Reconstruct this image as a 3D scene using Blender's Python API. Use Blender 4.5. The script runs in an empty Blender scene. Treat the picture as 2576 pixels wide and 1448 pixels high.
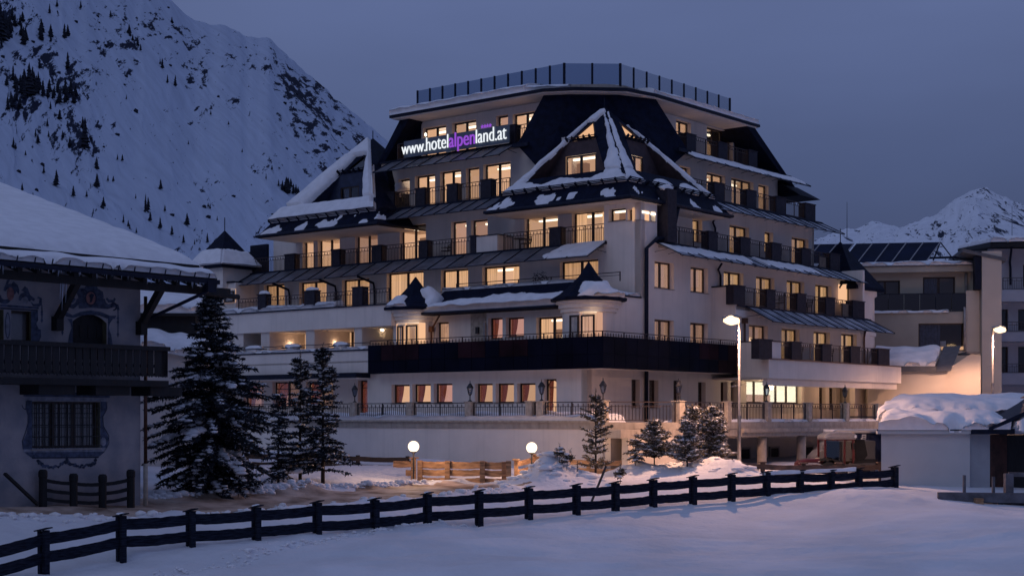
import bpy, math, random
import numpy as np
from mathutils import Vector, Matrix, noise as mnoise

# ------------------------------------------------------------------ camera, sky, light
C = bpy.data.collections.new("scene"); bpy.context.scene.collection.children.link(C)
SC = bpy.context.scene
ZC = 4.5                      # eye height above the snow field datum
F, CU, HV = 3748.0, 1287.5, 1045.0
cam = bpy.data.cameras.new("camera"); camo = bpy.data.objects.new("camera", cam); C.objects.link(camo)
cam.sensor_width = 36; cam.lens = F / 2575 * 36; cam.shift_y = 321 / 2575
cam.clip_start = 0.3; cam.clip_end = 9000
camo.location = (0, 0, ZC); camo.rotation_euler = (math.radians(90), 0, 0)
SC.camera = camo

w = bpy.data.worlds.new("World"); SC.world = w; w.use_nodes = True
nt = w.node_tree; nt.nodes.clear()
out = nt.nodes.new("ShaderNodeOutputWorld"); bg = nt.nodes.new("ShaderNodeBackground")
sky = nt.nodes.new("ShaderNodeTexSky"); sky.sky_type = 'NISHITA'; sky.sun_disc = False
sky.sun_elevation = math.radians(0.5); sky.sun_rotation = math.radians(200)
skys = nt.nodes.new("ShaderNodeVectorMath"); skys.operation = 'SCALE'; skys.inputs[3].default_value = 0.004
nt.links.new(sky.outputs[0], skys.inputs[0])
tc = nt.nodes.new("ShaderNodeTexCoord"); sep = nt.nodes.new("ShaderNodeSeparateXYZ")
nt.links.new(tc.outputs['Generated'], sep.inputs[0])
ramp = nt.nodes.new("ShaderNodeValToRGB"); nt.links.new(sep.outputs['Z'], ramp.inputs[0])
cr = ramp.color_ramp
cr.elements[0].position = 0.0; cr.elements[0].color = (0.041, 0.056, 0.115, 1)
cr.elements[1].position = 1.0; cr.elements[1].color = (0.102, 0.136, 0.270, 1)
for p_, c_ in ((0.06, (0.037, 0.052, 0.114, 1)), (0.16, (0.050, 0.071, 0.154, 1)), (0.27, (0.079, 0.107, 0.222, 1)), (0.5, (0.110, 0.146, 0.285, 1))):
    e = cr.elements.new(p_); e.color = c_
# soft uneven haze in the dusk sky
nz = nt.nodes.new("ShaderNodeTexNoise"); nz.inputs['Scale'].default_value = 2.2; nz.inputs['Detail'].default_value = 4
mp = nt.nodes.new("ShaderNodeMapping"); mp.inputs['Scale'].default_value = (1, 1, 3.5)
nt.links.new(tc.outputs['Generated'], mp.inputs[0]); nt.links.new(mp.outputs[0], nz.inputs['Vector'])
mr = nt.nodes.new("ShaderNodeMapRange"); mr.inputs[1].default_value = .3; mr.inputs[2].default_value = .7
mr.inputs[3].default_value = .86; mr.inputs[4].default_value = 1.10
nt.links.new(nz.outputs[0], mr.inputs[0])
sc2 = nt.nodes.new("ShaderNodeVectorMath"); sc2.operation = 'SCALE'
nt.links.new(ramp.outputs[0], sc2.inputs[0]); nt.links.new(mr.outputs[0], sc2.inputs[3])
ad = nt.nodes.new("ShaderNodeVectorMath"); ad.operation = 'ADD'
nt.links.new(sc2.outputs[0], ad.inputs[0]); nt.links.new(skys.outputs[0], ad.inputs[1])
nt.links.new(ad.outputs[0], bg.inputs[0]); bg.inputs[1].default_value = 1.3
nt.links.new(bg.outputs[0], out.inputs[0])

sl = bpy.data.lights.new("sun", 'SUN'); sl.energy = 0.16; sl.angle = math.radians(25); sl.color = (0.78, 0.85, 1.0)
slo = bpy.data.objects.new("sun", sl); C.objects.link(slo)      # last glow of the western sky, behind and left of the camera
slo.rotation_euler = (math.radians(58), 0, math.radians(-38))
SC.view_settings.view_transform = 'Standard'; SC.view_settings.look = 'None'
SC.view_settings.exposure = 0; SC.view_settings.gamma = 1; SC.view_settings.use_curve_mapping = False
SC.cycles.max_bounces = 6; SC.cycles.transparent_max_bounces = 12
SC.cycles.sample_clamp_indirect = 3.0; SC.cycles.use_denoising = True

# ------------------------------------------------------------------ helpers
class MB:
    def __init__(s): s.v = []; s.f = []; s.m = []; s.mi = 0
    def add(s, vs, fs):
        n = len(s.v); s.v.extend(tuple(map(float, a)) for a in vs)
        for f in fs: s.f.append(tuple(n + i for i in f)); s.m.append(s.mi)
        return s
    def quad(s, a, b, c, d): return s.add([a, b, c, d], [(0, 1, 2, 3)])
    def tri(s, a, b, c): return s.add([a, b, c], [(0, 1, 2)])
    def hexa(s, p):
        return s.add(p, [(0, 3, 2, 1), (4, 5, 6, 7), (0, 1, 5, 4), (1, 2, 6, 5), (2, 3, 7, 6), (3, 0, 4, 7)])
    def box(s, x0, x1, y0, y1, z0, z1):
        return s.hexa([(x0, y0, z0), (x1, y0, z0), (x1, y1, z0), (x0, y1, z0), (x0, y0, z1), (x1, y0, z1), (x1, y1, z1), (x0, y1, z1)])
    def prism(s, pts, z0, z1):
        n = len(pts)
        s.add([(p[0], p[1], z0) for p in pts] + [(p[0], p[1], z1) for p in pts],
              [tuple(range(n))[::-1], tuple(range(n, 2 * n))] + [(i, (i + 1) % n, n + (i + 1) % n, n + i) for i in range(n)])
        return s
    def bar(s, a, b, w_, h_, up=(0, 0, 1)):
        a, b = Vector(a), Vector(b); d = (b - a).normalized(); u = Vector(up)
        if abs(d.dot(u)) > .97: u = Vector((1, 0, 0))
        r = d.cross(u).normalized(); u = r.cross(d).normalized()
        o = [(-1, -1), (1, -1), (1, 1), (-1, 1)]
        return s.hexa([a + r * (i * w_ / 2) + u * (j * h_ / 2) for i, j in o] + [b + r * (i * w_ / 2) + u * (j * h_ / 2) for i, j in o])
    def tube(s, pts, rad, n=8, cap=True):
        pts = [Vector(p) for p in pts]; rs = rad if isinstance(rad, (list, tuple)) else [rad] * len(pts)
        rings = []; pr = None
        for i, p in enumerate(pts):
            d = (pts[min(i + 1, len(pts) - 1)] - pts[max(i - 1, 0)]).normalized()
            if pr is None:
                u = Vector((0, 0, 1)) if abs(d.z) < .9 else Vector((1, 0, 0)); pr = d.cross(u).normalized()
            pr = (pr - d * pr.dot(d)).normalized(); q = d.cross(pr)
            rings.append([p + (pr * math.cos(2 * math.pi * k / n) + q * math.sin(2 * math.pi * k / n)) * rs[i] for k in range(n)])
        vs = [v for r in rings for v in r]; fs = []
        for i in range(len(pts) - 1):
            for k in range(n): fs.append((i * n + k, i * n + (k + 1) % n, (i + 1) * n + (k + 1) % n, (i + 1) * n + k))
        if cap: fs += [tuple(range(n))[::-1], tuple(range((len(pts) - 1) * n, len(pts) * n))]
        return s.add(vs, fs)
    def lathe(s, cx, cy, prof, n=16, a0=0., a1=2 * math.pi):
        full = abs(a1 - a0 - 2 * math.pi) < 1e-6; m = n if full else n + 1; vs = []
        for r, z in prof:
            for k in range(m):
                a = a0 + (a1 - a0) * k / n; vs.append((cx + r * math.cos(a), cy + r * math.sin(a), z))
        fs = []
        for i in range(len(prof) - 1):
            for k in range(n if full else n):
                k2 = (k + 1) % m if full else k + 1
                fs.append((i * m + k, i * m + k2, (i + 1) * m + k2, (i + 1) * m + k))
        return s.add(vs, fs)
    def blob(s, c, r, seed=0, sub=1):
        vs, fs = ICO[sub]; rnd = random.Random(seed); ph = rnd.random() * 50
        o = []
        for v in vs:
            k = 1 + .28 * mnoise.noise(Vector(v) * 1.7 + Vector((ph, ph, 0)))
            o.append((c[0] + v[0] * r[0] * k, c[1] + v[1] * r[1] * k, c[2] + v[2] * r[2] * k))
        return s.add(o, fs)
    def build(s, name, mat, parent=None, smooth=False, bevel=0, **pr):
        me = bpy.data.meshes.new(name); me.from_pydata(s.v, [], s.f); me.validate()
        mats = mat if isinstance(mat, (list, tuple)) else [mat]
        for m_ in mats: me.materials.append(m_)
        if len(mats) > 1 and len(me.polygons) == len(s.m): me.polygons.foreach_set('material_index', s.m)
        if smooth: me.polygons.foreach_set('use_smooth', [True] * len(me.polygons))
        return link(name, me, parent, bevel, **pr)

def link(name, me, parent=None, bevel=0, **pr):
    o = bpy.data.objects.new(name, me); C.objects.link(o)
    if parent: o.parent = parent
    if bevel:
        b = o.modifiers.new('bevel', 'BEVEL'); b.width = bevel; b.segments = 2; b.limit_method = 'ANGLE'; b.harden_normals = False
    for k, v in pr.items():
        if v is not None: o[k] = v
    return o
def empty(name, loc, rz=0, **pr):
    o = bpy.data.objects.new(name, None); C.objects.link(o); o.location = loc; o.rotation_euler = (0, 0, rz)
    o.empty_display_size = .3
    for k, v in pr.items():
        if v is not None: o[k] = v
    return o
def T(label, category, group=None):
    d = dict(label=label, category=category)
    if group: d['group'] = group
    return d
def _ico():
    t = (1 + 5 ** .5) / 2
    vs = [Vector(v).normalized() for v in ((-1, t, 0), (1, t, 0), (-1, -t, 0), (1, -t, 0), (0, -1, t), (0, 1, t), (0, -1, -t), (0, 1, -t), (t, 0, -1), (t, 0, 1), (-t, 0, -1), (-t, 0, 1))]
    fs = [(0, 11, 5), (0, 5, 1), (0, 1, 7), (0, 7, 10), (0, 10, 11), (1, 5, 9), (5, 11, 4), (11, 10, 2), (10, 7, 6), (7, 1, 8), (3, 9, 4), (3, 4, 2), (3, 2, 6), (3, 6, 8), (3, 8, 9), (4, 9, 5), (2, 4, 11), (6, 2, 10), (8, 6, 7), (9, 8, 1)]
    res = [([tuple(v) for v in vs], list(fs))]
    for _ in range(2):
        mid = {}; nf = []; vs = list(vs)
        def m(a, b):
            k = (min(a, b), max(a, b))
            if k not in mid: mid[k] = len(vs); vs.append(((vs[a] + vs[b]) / 2).normalized())
            return mid[k]
        for a, b, c in fs:
            x, y, z = m(a, b), m(b, c), m(c, a); nf += [(a, x, z), (b, y, x), (c, z, y), (x, y, z)]
        fs = nf; res.append(([tuple(v) for v in vs], list(fs)))
    return res
ICO = _ico()

# ---- numpy noise
def _h(i, j, s):
    n = np.sin(i * 127.1 + j * 311.7 + s * 74.7) * 43758.5453
    return n - np.floor(n)
def vn(x, y, s=0):
    x = np.asarray(x, float); y = np.asarray(y, float)
    i, j = np.floor(x), np.floor(y); f, g = x - i, y - j
    f = f * f * (3 - 2 * f); g = g * g * (3 - 2 * g)
    return (_h(i, j, s) * (1 - f) + _h(i + 1, j, s) * f) * (1 - g) + (_h(i, j + 1, s) * (1 - f) + _h(i + 1, j + 1, s) * f) * g
def fbm(x, y, s=0, o=4):
    r = 0; a = .5
    for k in range(o): r = r + a * (vn(x * 2 ** k, y * 2 ** k, s + k * 13) - .5); a *= .5
    return r * 2

# ---- from a point of the measured picture to a place at a known distance
def W3(u, v, Y): return ((u - CU) / F * Y, Y, ZC + (HV - v) / F * Y)
ROT = math.atan2(.7741, .6330)
class Frame:
    """a building's own axes: x along its right-hand face, y along its left-hand face, z from eye level"""
    def __init__(s, ox, oy, a=ROT):
        s.o = Vector((ox, oy)); s.e = Vector((math.cos(a), math.sin(a))); s.n = Vector((-math.sin(a), math.cos(a))); s.a = a
    def ray(s, u, v):
        d = Vector(((u - CU) / F, 1.0)); return Vector((-s.o.dot(s.e), -s.o.dot(s.n), 0)), Vector((d.dot(s.e), d.dot(s.n), (HV - v) / F))
    def hit(s, u, v, p, n):
        o, d = s.ray(u, v); p = Vector(p); n = Vector(n); return o + d * ((p - o).dot(n) / d.dot(n))
    def onx(s, u, v, c): return s.hit(u, v, (c, 0, 0), (1, 0, 0))
    def ony(s, u, v, c): return s.hit(u, v, (0, c, 0), (0, 1, 0))
    def root(s, name, **pr): return empty(name, (s.o.x, s.o.y, ZC), s.a, **pr)
def cv(ox, oy, k): return lambda x, y: (ox + x * k, oy + y * k)
Z4 = cv(565.8, 534.4, .24404); Z5 = cv(943, 125.7, .29285); Z6 = cv(1068.7, 471.5, .24404)
R1 = cv(1571.6, 188.6, .23883); R2 = cv(1571.6, 502.9, .26845); M3 = cv(628.7, 754.4, .26845)
M4 = cv(1257.3, 754.4, .26053); M5 = cv(1760.2, 785.8, .26049); R6 = cv(2011.7, 534.4, .30397)
B7 = cv(2011.7, 943, .26054); B1 = cv(628.7, 1068.7, .26845); B2 = cv(1257.3, 1005.8, .31726)
H1 = cv(0, 440.1, .26845); H2 = cv(0, 754.4, .26845); H3 = cv(0, 1068.7, .26845); PZ = cv(628.7, 314.3, .21712)

# ------------------------------------------------------------------ materials
MAT = {}
def mat(name, col, rough=.7, var=.12, scale=3., bump=.0, bscale=40., metal=0., spec=.5, emit=None, es=0., col2=None, stretch=None, streak=0.):
    m = bpy.data.materials.new(name); m.use_nodes = True; n = m.node_tree; b = n.nodes['Principled BSDF']
    b.inputs['Roughness'].default_value = rough; b.inputs['Metallic'].default_value = metal
    b.inputs['Specular IOR Level'].default_value = spec
    t = n.nodes.new('ShaderNodeTexCoord'); src = t.outputs['Object']
    if stretch:
        mp = n.nodes.new('ShaderNodeMapping'); mp.inputs['Scale'].default_value = stretch; n.links.new(src, mp.inputs[0]); src = mp.outputs[0]
    nz = n.nodes.new('ShaderNodeTexNoise'); nz.inputs['Scale'].default_value = scale; nz.inputs['Detail'].default_value = 5
    n.links.new(src, nz.inputs['Vector'])
    mx = n.nodes.new('ShaderNodeMix'); mx.data_type = 'RGBA'
    a = [max(0, c * (1 - var)) for c in col]; c2 = col2 or [min(1, c * (1 + var)) for c in col]
    mx.inputs[6].default_value = (*a, 1); mx.inputs[7].default_value = (*c2, 1)
    r = n.nodes.new('ShaderNodeMapRange'); r.inputs[1].default_value = .35; r.inputs[2].default_value = .65
    n.links.new(nz.outputs[0], r.inputs[0]); n.links.new(r.outputs[0], mx.inputs[0])
    fin = mx.outputs[2]
    if streak:     # rain marks and weathering
        ms = n.nodes.new('ShaderNodeMapping'); ms.inputs['Scale'].default_value = (2.6, 2.6, .16); n.links.new(t.outputs['Object'], ms.inputs[0]); ns_ = n.nodes.new('ShaderNodeTexNoise'); ns_.inputs['Scale'].default_value = 1.6; ns_.inputs['Detail'].default_value = 6; n.links.new(ms.outputs[0], ns_.inputs['Vector'])
        rs_ = n.nodes.new('ShaderNodeMapRange'); rs_.inputs[1].default_value = .52; rs_.inputs[2].default_value = .75; rs_.inputs[3].default_value = 1.; rs_.inputs[4].default_value = 1. - streak; n.links.new(ns_.outputs[0], rs_.inputs[0]); vs_ = n.nodes.new('ShaderNodeVectorMath'); vs_.operation = 'SCALE'; n.links.new(fin, vs_.inputs[0]); n.links.new(rs_.outputs[0], vs_.inputs[3]); fin = vs_.outputs[0]
    n.links.new(fin, b.inputs['Base Color'])
    if bump:
        n2 = n.nodes.new('ShaderNodeTexNoise'); n2.inputs['Scale'].default_value = bscale; n2.inputs['Detail'].default_value = 6
        n.links.new(src, n2.inputs['Vector']); bp = n.nodes.new('ShaderNodeBump'); bp.inputs['Strength'].default_value = bump
        bp.inputs['Distance'].default_value = .03
        n.links.new(n2.outputs[0], bp.inputs['Height']); n.links.new(bp.outputs[0], b.inputs['Normal'])
    if emit:
        b.inputs['Emission Color'].default_value = (*emit, 1); b.inputs['Emission Strength'].default_value = es
    MAT[name] = m; return m
def emat(name, col, s, fold=None, sample=True):
    m = bpy.data.materials.new(name); m.use_nodes = True; n = m.node_tree; n.nodes.clear()
    o = n.nodes.new('ShaderNodeOutputMaterial'); e = n.nodes.new('ShaderNodeEmission')
    e.inputs[0].default_value = (*col, 1); e.inputs[1].default_value = s; n.links.new(e.outputs[0], o.inputs[0])
    if fold:   # fold shading of gathered cloth put into the emission
        t = n.nodes.new('ShaderNodeUVMap'); mp = n.nodes.new('ShaderNodeMapping'); mp.inputs['Scale'].default_value = (fold, .35, 1)
        nz = n.nodes.new('ShaderNodeTexNoise'); nz.inputs['Scale'].default_value = 1; nz.inputs['Detail'].default_value = 3
        r = n.nodes.new('ShaderNodeMapRange'); r.inputs[1].default_value = .3; r.inputs[2].default_value = .7
        r.inputs[3].default_value = s * .45; r.inputs[4].default_value = s * 1.25
        n.links.new(t.outputs[0], mp.inputs[0]); n.links.new(mp.outputs[0], nz.inputs['Vector']); n.links.new(nz.outputs[0], r.inputs[0])
        n.links.new(r.outputs[0], e.inputs[1])
    m.cycles.emission_sampling = 'AUTO' if sample else 'NONE'
    MAT[name] = m; return m
wall_m = mat('white_render', (.78, .70, .64), .9, .05, .8, .25, 60, streak=.09)
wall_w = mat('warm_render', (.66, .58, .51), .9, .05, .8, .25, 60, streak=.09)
stone_m = mat('pale_stone', (.42, .36, .30), .85, .18, 6, .4, 25)
conc_m = mat('concrete', (.38, .33, .29), .85, .14, 2.5, .3, 30, streak=.3)
dark_m = mat('dark_sheet_metal', (.006, .009, .024), .55, .3, 4, .15, 12, spec=.2)
roof_m = mat('dark_roof_tiles', (.004, .007, .022), .7, .35, 3, .5, 30, spec=.12)
pill_m = mat('dark_balcony_post', (.028, .025, .036), .65, .2, 5, .2, 30, spec=.2)
rail_m = mat('rail_metal', (.05, .035, .035), .45, .2, 5, metal=.4)
black_m = mat('black_iron', (.008, .008, .012), .5, .2, 5)
snow_m = mat('snow', (.82, .81, .83), .65, .06, 2.2, .55, 14, spec=.25)
frame_m = mat('dark_brown_frame', (.035, .018, .012), .45, .2, 6)
wood_m = mat('brown_wood', (.34, .19, .10), .7, .45, 2, .5, 14, stretch=(1, 1, 6))
woodd_m = mat('dark_old_wood', (.018, .012, .012), .75, .4, 3, .5, 20)
bluew_m = mat('weathered_fence_wood', (.007, .011, .028), .8, .5, 6, .9, 22, stretch=(.6, .6, 5), spec=.15, col2=(.022, .027, .048))
copper_m = mat('copper_pipe', (.10, .045, .03), .4, .2, 6, metal=.5)
band_m = mat('dark_glass_cladding', (.003, .004, .013), .5, .4, .6, spec=.06)
bandr_m = mat('dark_red_glass_cladding', (.020, .007, .011), .5, .5, .5, spec=.08)
galv_m = mat('galvanised_steel', (.32, .30, .29), .35, .15, 4, metal=.7)
def glass(name, tint, gl=.14, rough=.03, tr=.9):
    m = bpy.data.materials.new(name); m.use_nodes = True; n = m.node_tree; n.nodes.clear()
    o = n.nodes.new('ShaderNodeOutputMaterial'); t = n.nodes.new('ShaderNodeBsdfTransparent'); g = n.nodes.new('ShaderNodeBsdfGlossy')
    t.inputs[0].default_value = (*tint, 1); g.inputs['Roughness'].default_value = rough; mx = n.nodes.new('ShaderNodeMixShader')
    lw = n.nodes.new('ShaderNodeLayerWeight'); lw.inputs[0].default_value = .25
    ma = n.nodes.new('ShaderNodeMath'); ma.operation = 'MULTIPLY_ADD'; ma.inputs[1].default_value = .5; ma.inputs[2].default_value = gl * .4
    n.links.new(lw.outputs['Fresnel'], ma.inputs[0]); n.links.new(ma.outputs[0], mx.inputs[0])
    n.links.new(t.outputs[0], mx.inputs[1]); n.links.new(g.outputs[0], mx.inputs[2]); n.links.new(mx.outputs[0], o.inputs[0])
    MAT[name] = m; return m
def milky(name, col, f):
    m = bpy.data.materials.new(name); m.use_nodes = True; n = m.node_tree; n.nodes.clear(); L = n.links.new
    o = n.nodes.new('ShaderNodeOutputMaterial'); d = n.nodes.new('ShaderNodeBsdfDiffuse'); t = n.nodes.new('ShaderNodeBsdfTranslucent'); tr = n.nodes.new('ShaderNodeBsdfTransparent'); g = n.nodes.new('ShaderNodeBsdfGlossy')
    tcn = n.nodes.new('ShaderNodeTexCoord'); nzn = n.nodes.new('ShaderNodeTexNoise'); nzn.inputs['Scale'].default_value = .9; nzn.inputs['Detail'].default_value = 5; L(tcn.outputs['Object'], nzn.inputs['Vector'])
    mr_ = n.nodes.new('ShaderNodeMapRange'); mr_.inputs[1].default_value = .35; mr_.inputs[2].default_value = .65; mr_.inputs[3].default_value = f - .2; mr_.inputs[4].default_value = f + .25; L(nzn.outputs[0], mr_.inputs[0])
    d.inputs[0].default_value = (*col, 1); t.inputs[0].default_value = (.35, .32, .30, 1); tr.inputs[0].default_value = (.55, .56, .6, 1); g.inputs['Roughness'].default_value = .2; g.inputs[0].default_value = (.7, .7, .7, 1)
    a = n.nodes.new('ShaderNodeMixShader'); a.inputs[0].default_value = .45; L(d.outputs[0], a.inputs[1]); L(t.outputs[0], a.inputs[2])
    b = n.nodes.new('ShaderNodeMixShader'); L(mr_.outputs[0], b.inputs[0]); L(tr.outputs[0], b.inputs[1]); L(a.outputs[0], b.inputs[2])
    c = n.nodes.new('ShaderNodeMixShader'); c.inputs[0].default_value = .10; L(b.outputs[0], c.inputs[1]); L(g.outputs[0], c.inputs[2]); L(c.outputs[0], o.inputs[0])
    MAT[name] = m; return m
glass_m = glass('window_glass', (.93, .93, .93)); canopy_m = milky('canopy_glass', (.30, .32, .38), .6)
fence_gl = glass('smoked_glass', (.55, .62, .72), .3, .1); darkgl_m = glass('dark_glass', (.10, .11, .14), .3, .05)
def frost():
    m = mat('frosted_canopy', (.16, .18, .25), .6, .5, 1.1, .3, 20, col2=(.42, .44, .5)); return m
frost_m = frost()
RM = {'pink': emat('lit_room_pink', (.92, .50, .34), .66), 'cream': emat('lit_room_cream', (1.0, .56, .32), .92),  # room lamplight put into walls, ceiling and furniture as their own glow
      'amber': emat('lit_room_amber', (.98, .55, .30), .84), 'rose': emat('lit_room_rose', (.92, .46, .36), .70),
      'white': emat('lit_kitchen', (1.0, .90, .64), 2.4), 'ceil': emat('lit_ceiling', (1.0, .72, .50), 1.25),
      'wood': emat('glowing_furniture', (.62, .30, .16), .40)}
CM = {'cream': emat('curtain_cream', (1.0, .56, .29), 1.0, 26), 'amber': emat('curtain_amber', (.98, .56, .26), 1.0, 22),
      'pink': emat('curtain_pink', (.96, .54, .36), .88, 24), 'red': emat('drape_red', (.36, .085, .05), .40, 16),
      'blue': mat('curtain_unlit', (.05, .06, .11), .9, .3, 6)}
for k_ in list(RM): RM[k_ + '1'] = emat('lit_room_dim_' + k_, tuple(RM[k_].node_tree.nodes['Emission'].inputs[0].default_value[:3]), RM[k_].node_tree.nodes['Emission'].inputs[1].default_value * .7)
for k_ in ('cream', 'amber', 'pink', 'red'):
    e_ = CM[k_].node_tree.nodes['Emission']; c_ = e_.inputs[0].default_value; CM[k_ + '1'] = emat('curtain_dim_' + k_, (c_[0], c_[1] * .95, c_[2] * .88), e_.inputs[1].default_value * .7, 20)
CM['blue1'] = CM['blue']
strip_m = emat('cove_light', (1.0, .84, .62), 2.6)
lampb_m = emat('lamp_bulb', (1.0, .80, .56), 5.0)
room_dark = mat('unlit_room', (.02, .018, .022), .9, .2, 2)

# ------------------------------------------------------------------ generic building pieces
def PQ(axis, c, along, d, z): return (c + d, along, z) if axis == 'x' else (along, c + d, z)
def wall(parent, axis, c, a0, a1, z0, z1, holes=(), depth=.36, m=None, name='wall'):
    if a0 > a1: a0, a1 = a1, a0
    hs = [(max(min(h[0], h[1]), a0 + .01), min(max(h[0], h[1]), a1 - .01), max(h[2], z0), min(h[3], z1)) for h in holes]
    hs = [h for h in hs if h[1] > h[0] and h[3] > h[2]]
    A = sorted({a0, a1, *[h[0] for h in hs], *[h[1] for h in hs]}); Z = sorted({z0, z1, *[h[2] for h in hs], *[h[3] for h in hs]})
    b = MB()
    for i in range(len(A) - 1):
        for j in range(len(Z) - 1):
            ca, cz = (A[i] + A[i + 1]) / 2, (Z[j] + Z[j + 1]) / 2
            if any(h[0] < ca < h[1] and h[2] < cz < h[3] for h in hs): continue
            for d in (0, depth): b.quad(PQ(axis, c, A[i], d, Z[j]), PQ(axis, c, A[i + 1], d, Z[j]), PQ(axis, c, A[i + 1], d, Z[j + 1]), PQ(axis, c, A[i], d, Z[j + 1]))
    for h in hs + [(a0, a1, z0, z1)]:
        e = [(h[0], h[2]), (h[1], h[2]), (h[1], h[3]), (h[0], h[3])]
        for k in range(4):
            p, q = e[k], e[(k + 1) % 4]
            b.quad(PQ(axis, c, p[0], 0, p[1]), PQ(axis, c, q[0], 0, q[1]), PQ(axis, c, q[0], depth, q[1]), PQ(axis, c, p[0], depth, p[1]))
    return b.build(name, m or wall_m, parent)

WN = [0]; ROOMD = [1.3]
def window(parent, axis, c, b0, b1, z0, z1, panes=2, kind='curtain', hue=None, dep=.27, arch=False, sill=True, room=None):
    """frame, panes, cloth and the room behind; s runs left to right as seen from outside"""
    room = room or ROOMD[0]; WN[0] += 1; rnd = random.Random(WN[0] * 7 + 3)
    lo, hi = min(b0, b1), max(b0, b1); W = hi - lo
    al = (lambda s: hi - s) if axis == 'x' else (lambda s: lo + s)
    def bx(b, s0, s1, d0, d1, za, zb):
        p = []
        for z in (za, zb):
            for s_, d_ in ((s0, d0), (s1, d0), (s1, d1), (s0, d1)): p.append(PQ(axis, c, al(s_), d_, z))
        b.hexa(p)
    f = MB(); t = .085; dm = '1' if rnd.random() < .38 and hue != 'white' else ''; d0, d1 = dep, dep + .07
    bx(f, .003, t, d0, d1, z0 + .003, z1 - .003); bx(f, W - t, W - .003, d0, d1, z0 + .003, z1 - .003)
    bx(f, t, W - t, d0 + .004, d1 - .004, z0 + .003, z0 + t); bx(f, t, W - t, d0 + .004, d1 - .004, z1 - t, z1 - .003)
    e = [t + (W - 2 * t) * k / panes for k in range(panes + 1)]
    for k in range(1, panes): bx(f, e[k] - .078, e[k] + .078, d0 + .002, d1 - .002, z0 + t, z1 - t)
    if arch:
        zz = z1 - .42; bx(f, t, W - t, d0 + .006, d1 - .006, zz - .02, zz + .02)
        cs = W / 2; R = min(W / 2 - t, .8)
        for q in range(8):
            a, b_ = math.pi * q / 8, math.pi * (q + 1) / 8
            f.bar(PQ(axis, c, al(cs - R * math.cos(a)), d0 + .03, zz + .36 * math.sin(a)), PQ(axis, c, al(cs - R * math.cos(b_)), d0 + .03, zz + .36 * math.sin(b_)), .03, .03)
    win = f.build('window', frame_m, parent)
    for k in range(panes):
        g = MB(); bx(g, e[k] + .02, e[k + 1] - .02, d0 + .03, d0 + .045, z0 + t * .8, z1 - t * .8); g.build('pane', glass_m, win)
    hue = hue or rnd.choice(['cream', 'pink', 'amber', 'cream'])
    r0, r1 = dep + .08, dep + .08 + room
    q = [(-.10, r0), (W + .10, r0), (W + .10, r1), (-.10, r1)]
    P = lambda s_, d_, z: PQ(axis, c, al(s_), d_, z)
    zb, zt = z0 - .04, z1 + .12
    b = MB()
    b.quad(P(*q[3], zb), P(*q[2], zb), P(*q[2], zt), P(*q[3], zt)); b.quad(P(*q[0], zb), P(*q[3], zb), P(*q[3], zt), P(*q[0], zt))
    b.quad(P(*q[1], zb), P(*q[2], zb), P(*q[2], zt), P(*q[1], zt)); b.quad(P(*q[0], zb), P(*q[1], zb), P(*q[2], zb), P(*q[3], zb))
    b.mi = 1; b.quad(P(*q[0], zt), P(*q[1], zt), P(*q[2], zt), P(*q[3], zt))
    if kind == 'dark':
        b.build('room', [room_dark, room_dark], win)
    else:
        b.build('room', [RM[{'cream': 'cream', 'pink': 'pink', 'amber': 'amber', 'red': rnd.choice(['cream', 'cream', 'rose']), 'rose': 'rose', 'white': 'white'}[hue] + dm], RM['white' if hue == 'white' else 'ceil' + dm]], win)
        if kind in ('room', 'half') and rnd.random() < .35 and hue != 'white':
            sl_ = rnd.uniform(.25, .75) * W; p_ = P(sl_, r1 - .35, z0 + .95); lb = MB(); lb.lathe(p_[0], p_[1], [(.07, p_[2] + .22), (.15, p_[2])], 10); lb.build('table_lamp', lampb_m, win)
    def cloth(s0, s1, za, zb_, m, taper=0., d=.05):
        n = max(4, int((s1 - s0) / .045)); vs = []; uv = []
        ph = rnd.random() * 9
        for zi in range(5):
            tt = zi / 4; z = za + (zb_ - za) * tt; sh = taper * (1 - tt) ** 1.6
            for k in range(n + 1):
                s_ = s0 + (s1 - s0) * k / n * (1 - .45 * abs(sh)) ; s_ += (0 if sh >= 0 else (s1 - s0) * .45 * abs(sh))
                vs.append(P(s_, r0 + d + .025 * math.sin(k * 1.5 + ph), z)); uv.append(((s0 + (s1 - s0) * k / n) / 1.0 + ph, tt))
        fs = [(zi * (n + 1) + k, zi * (n + 1) + k + 1, (zi + 1) * (n + 1) + k + 1, (zi + 1) * (n + 1) + k) for zi in range(4) for k in range(n)]
        me = bpy.data.meshes.new('curtain'); me.from_pydata(vs, [], fs); me.materials.append(m)
        ul = me.uv_layers.new(name='UVMap')
        for lp in me.loops: ul.data[lp.index].uv = uv[lp.vertex_index]
        link('curtain', me, win)
    ck = hue if hue in CM else 'cream'
    if kind == 'curtain':
        g = rnd.choice((.0, .05, .1, .22)) * min(1, W); ck += dm
        cloth(.02, W / 2 - g, z0, z1 - .02, CM[ck]); cloth(W / 2 + g * rnd.uniform(0, 1), W - .02, z0, z1 - .02, CM[ck])
    elif kind == 'half':
        cloth(.02, W * .3, z0, z1, CM[ck]); cloth(W * .72, W - .02, z0, z1, CM[ck])
    elif kind == 'red':
        cloth(.03, W * .44, z0, z1, CM['red'], .9)
        b = MB(); bx(b, W * .45, W * .9, r1 - .06, r1 - .02, z0 + .25, z0 + .85); b.build('picture', RM['wood'], win)
    elif kind == 'dark':
        if W > 1.2: cloth(.04, W * .45, z0, z1, CM['blue'])
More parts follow.
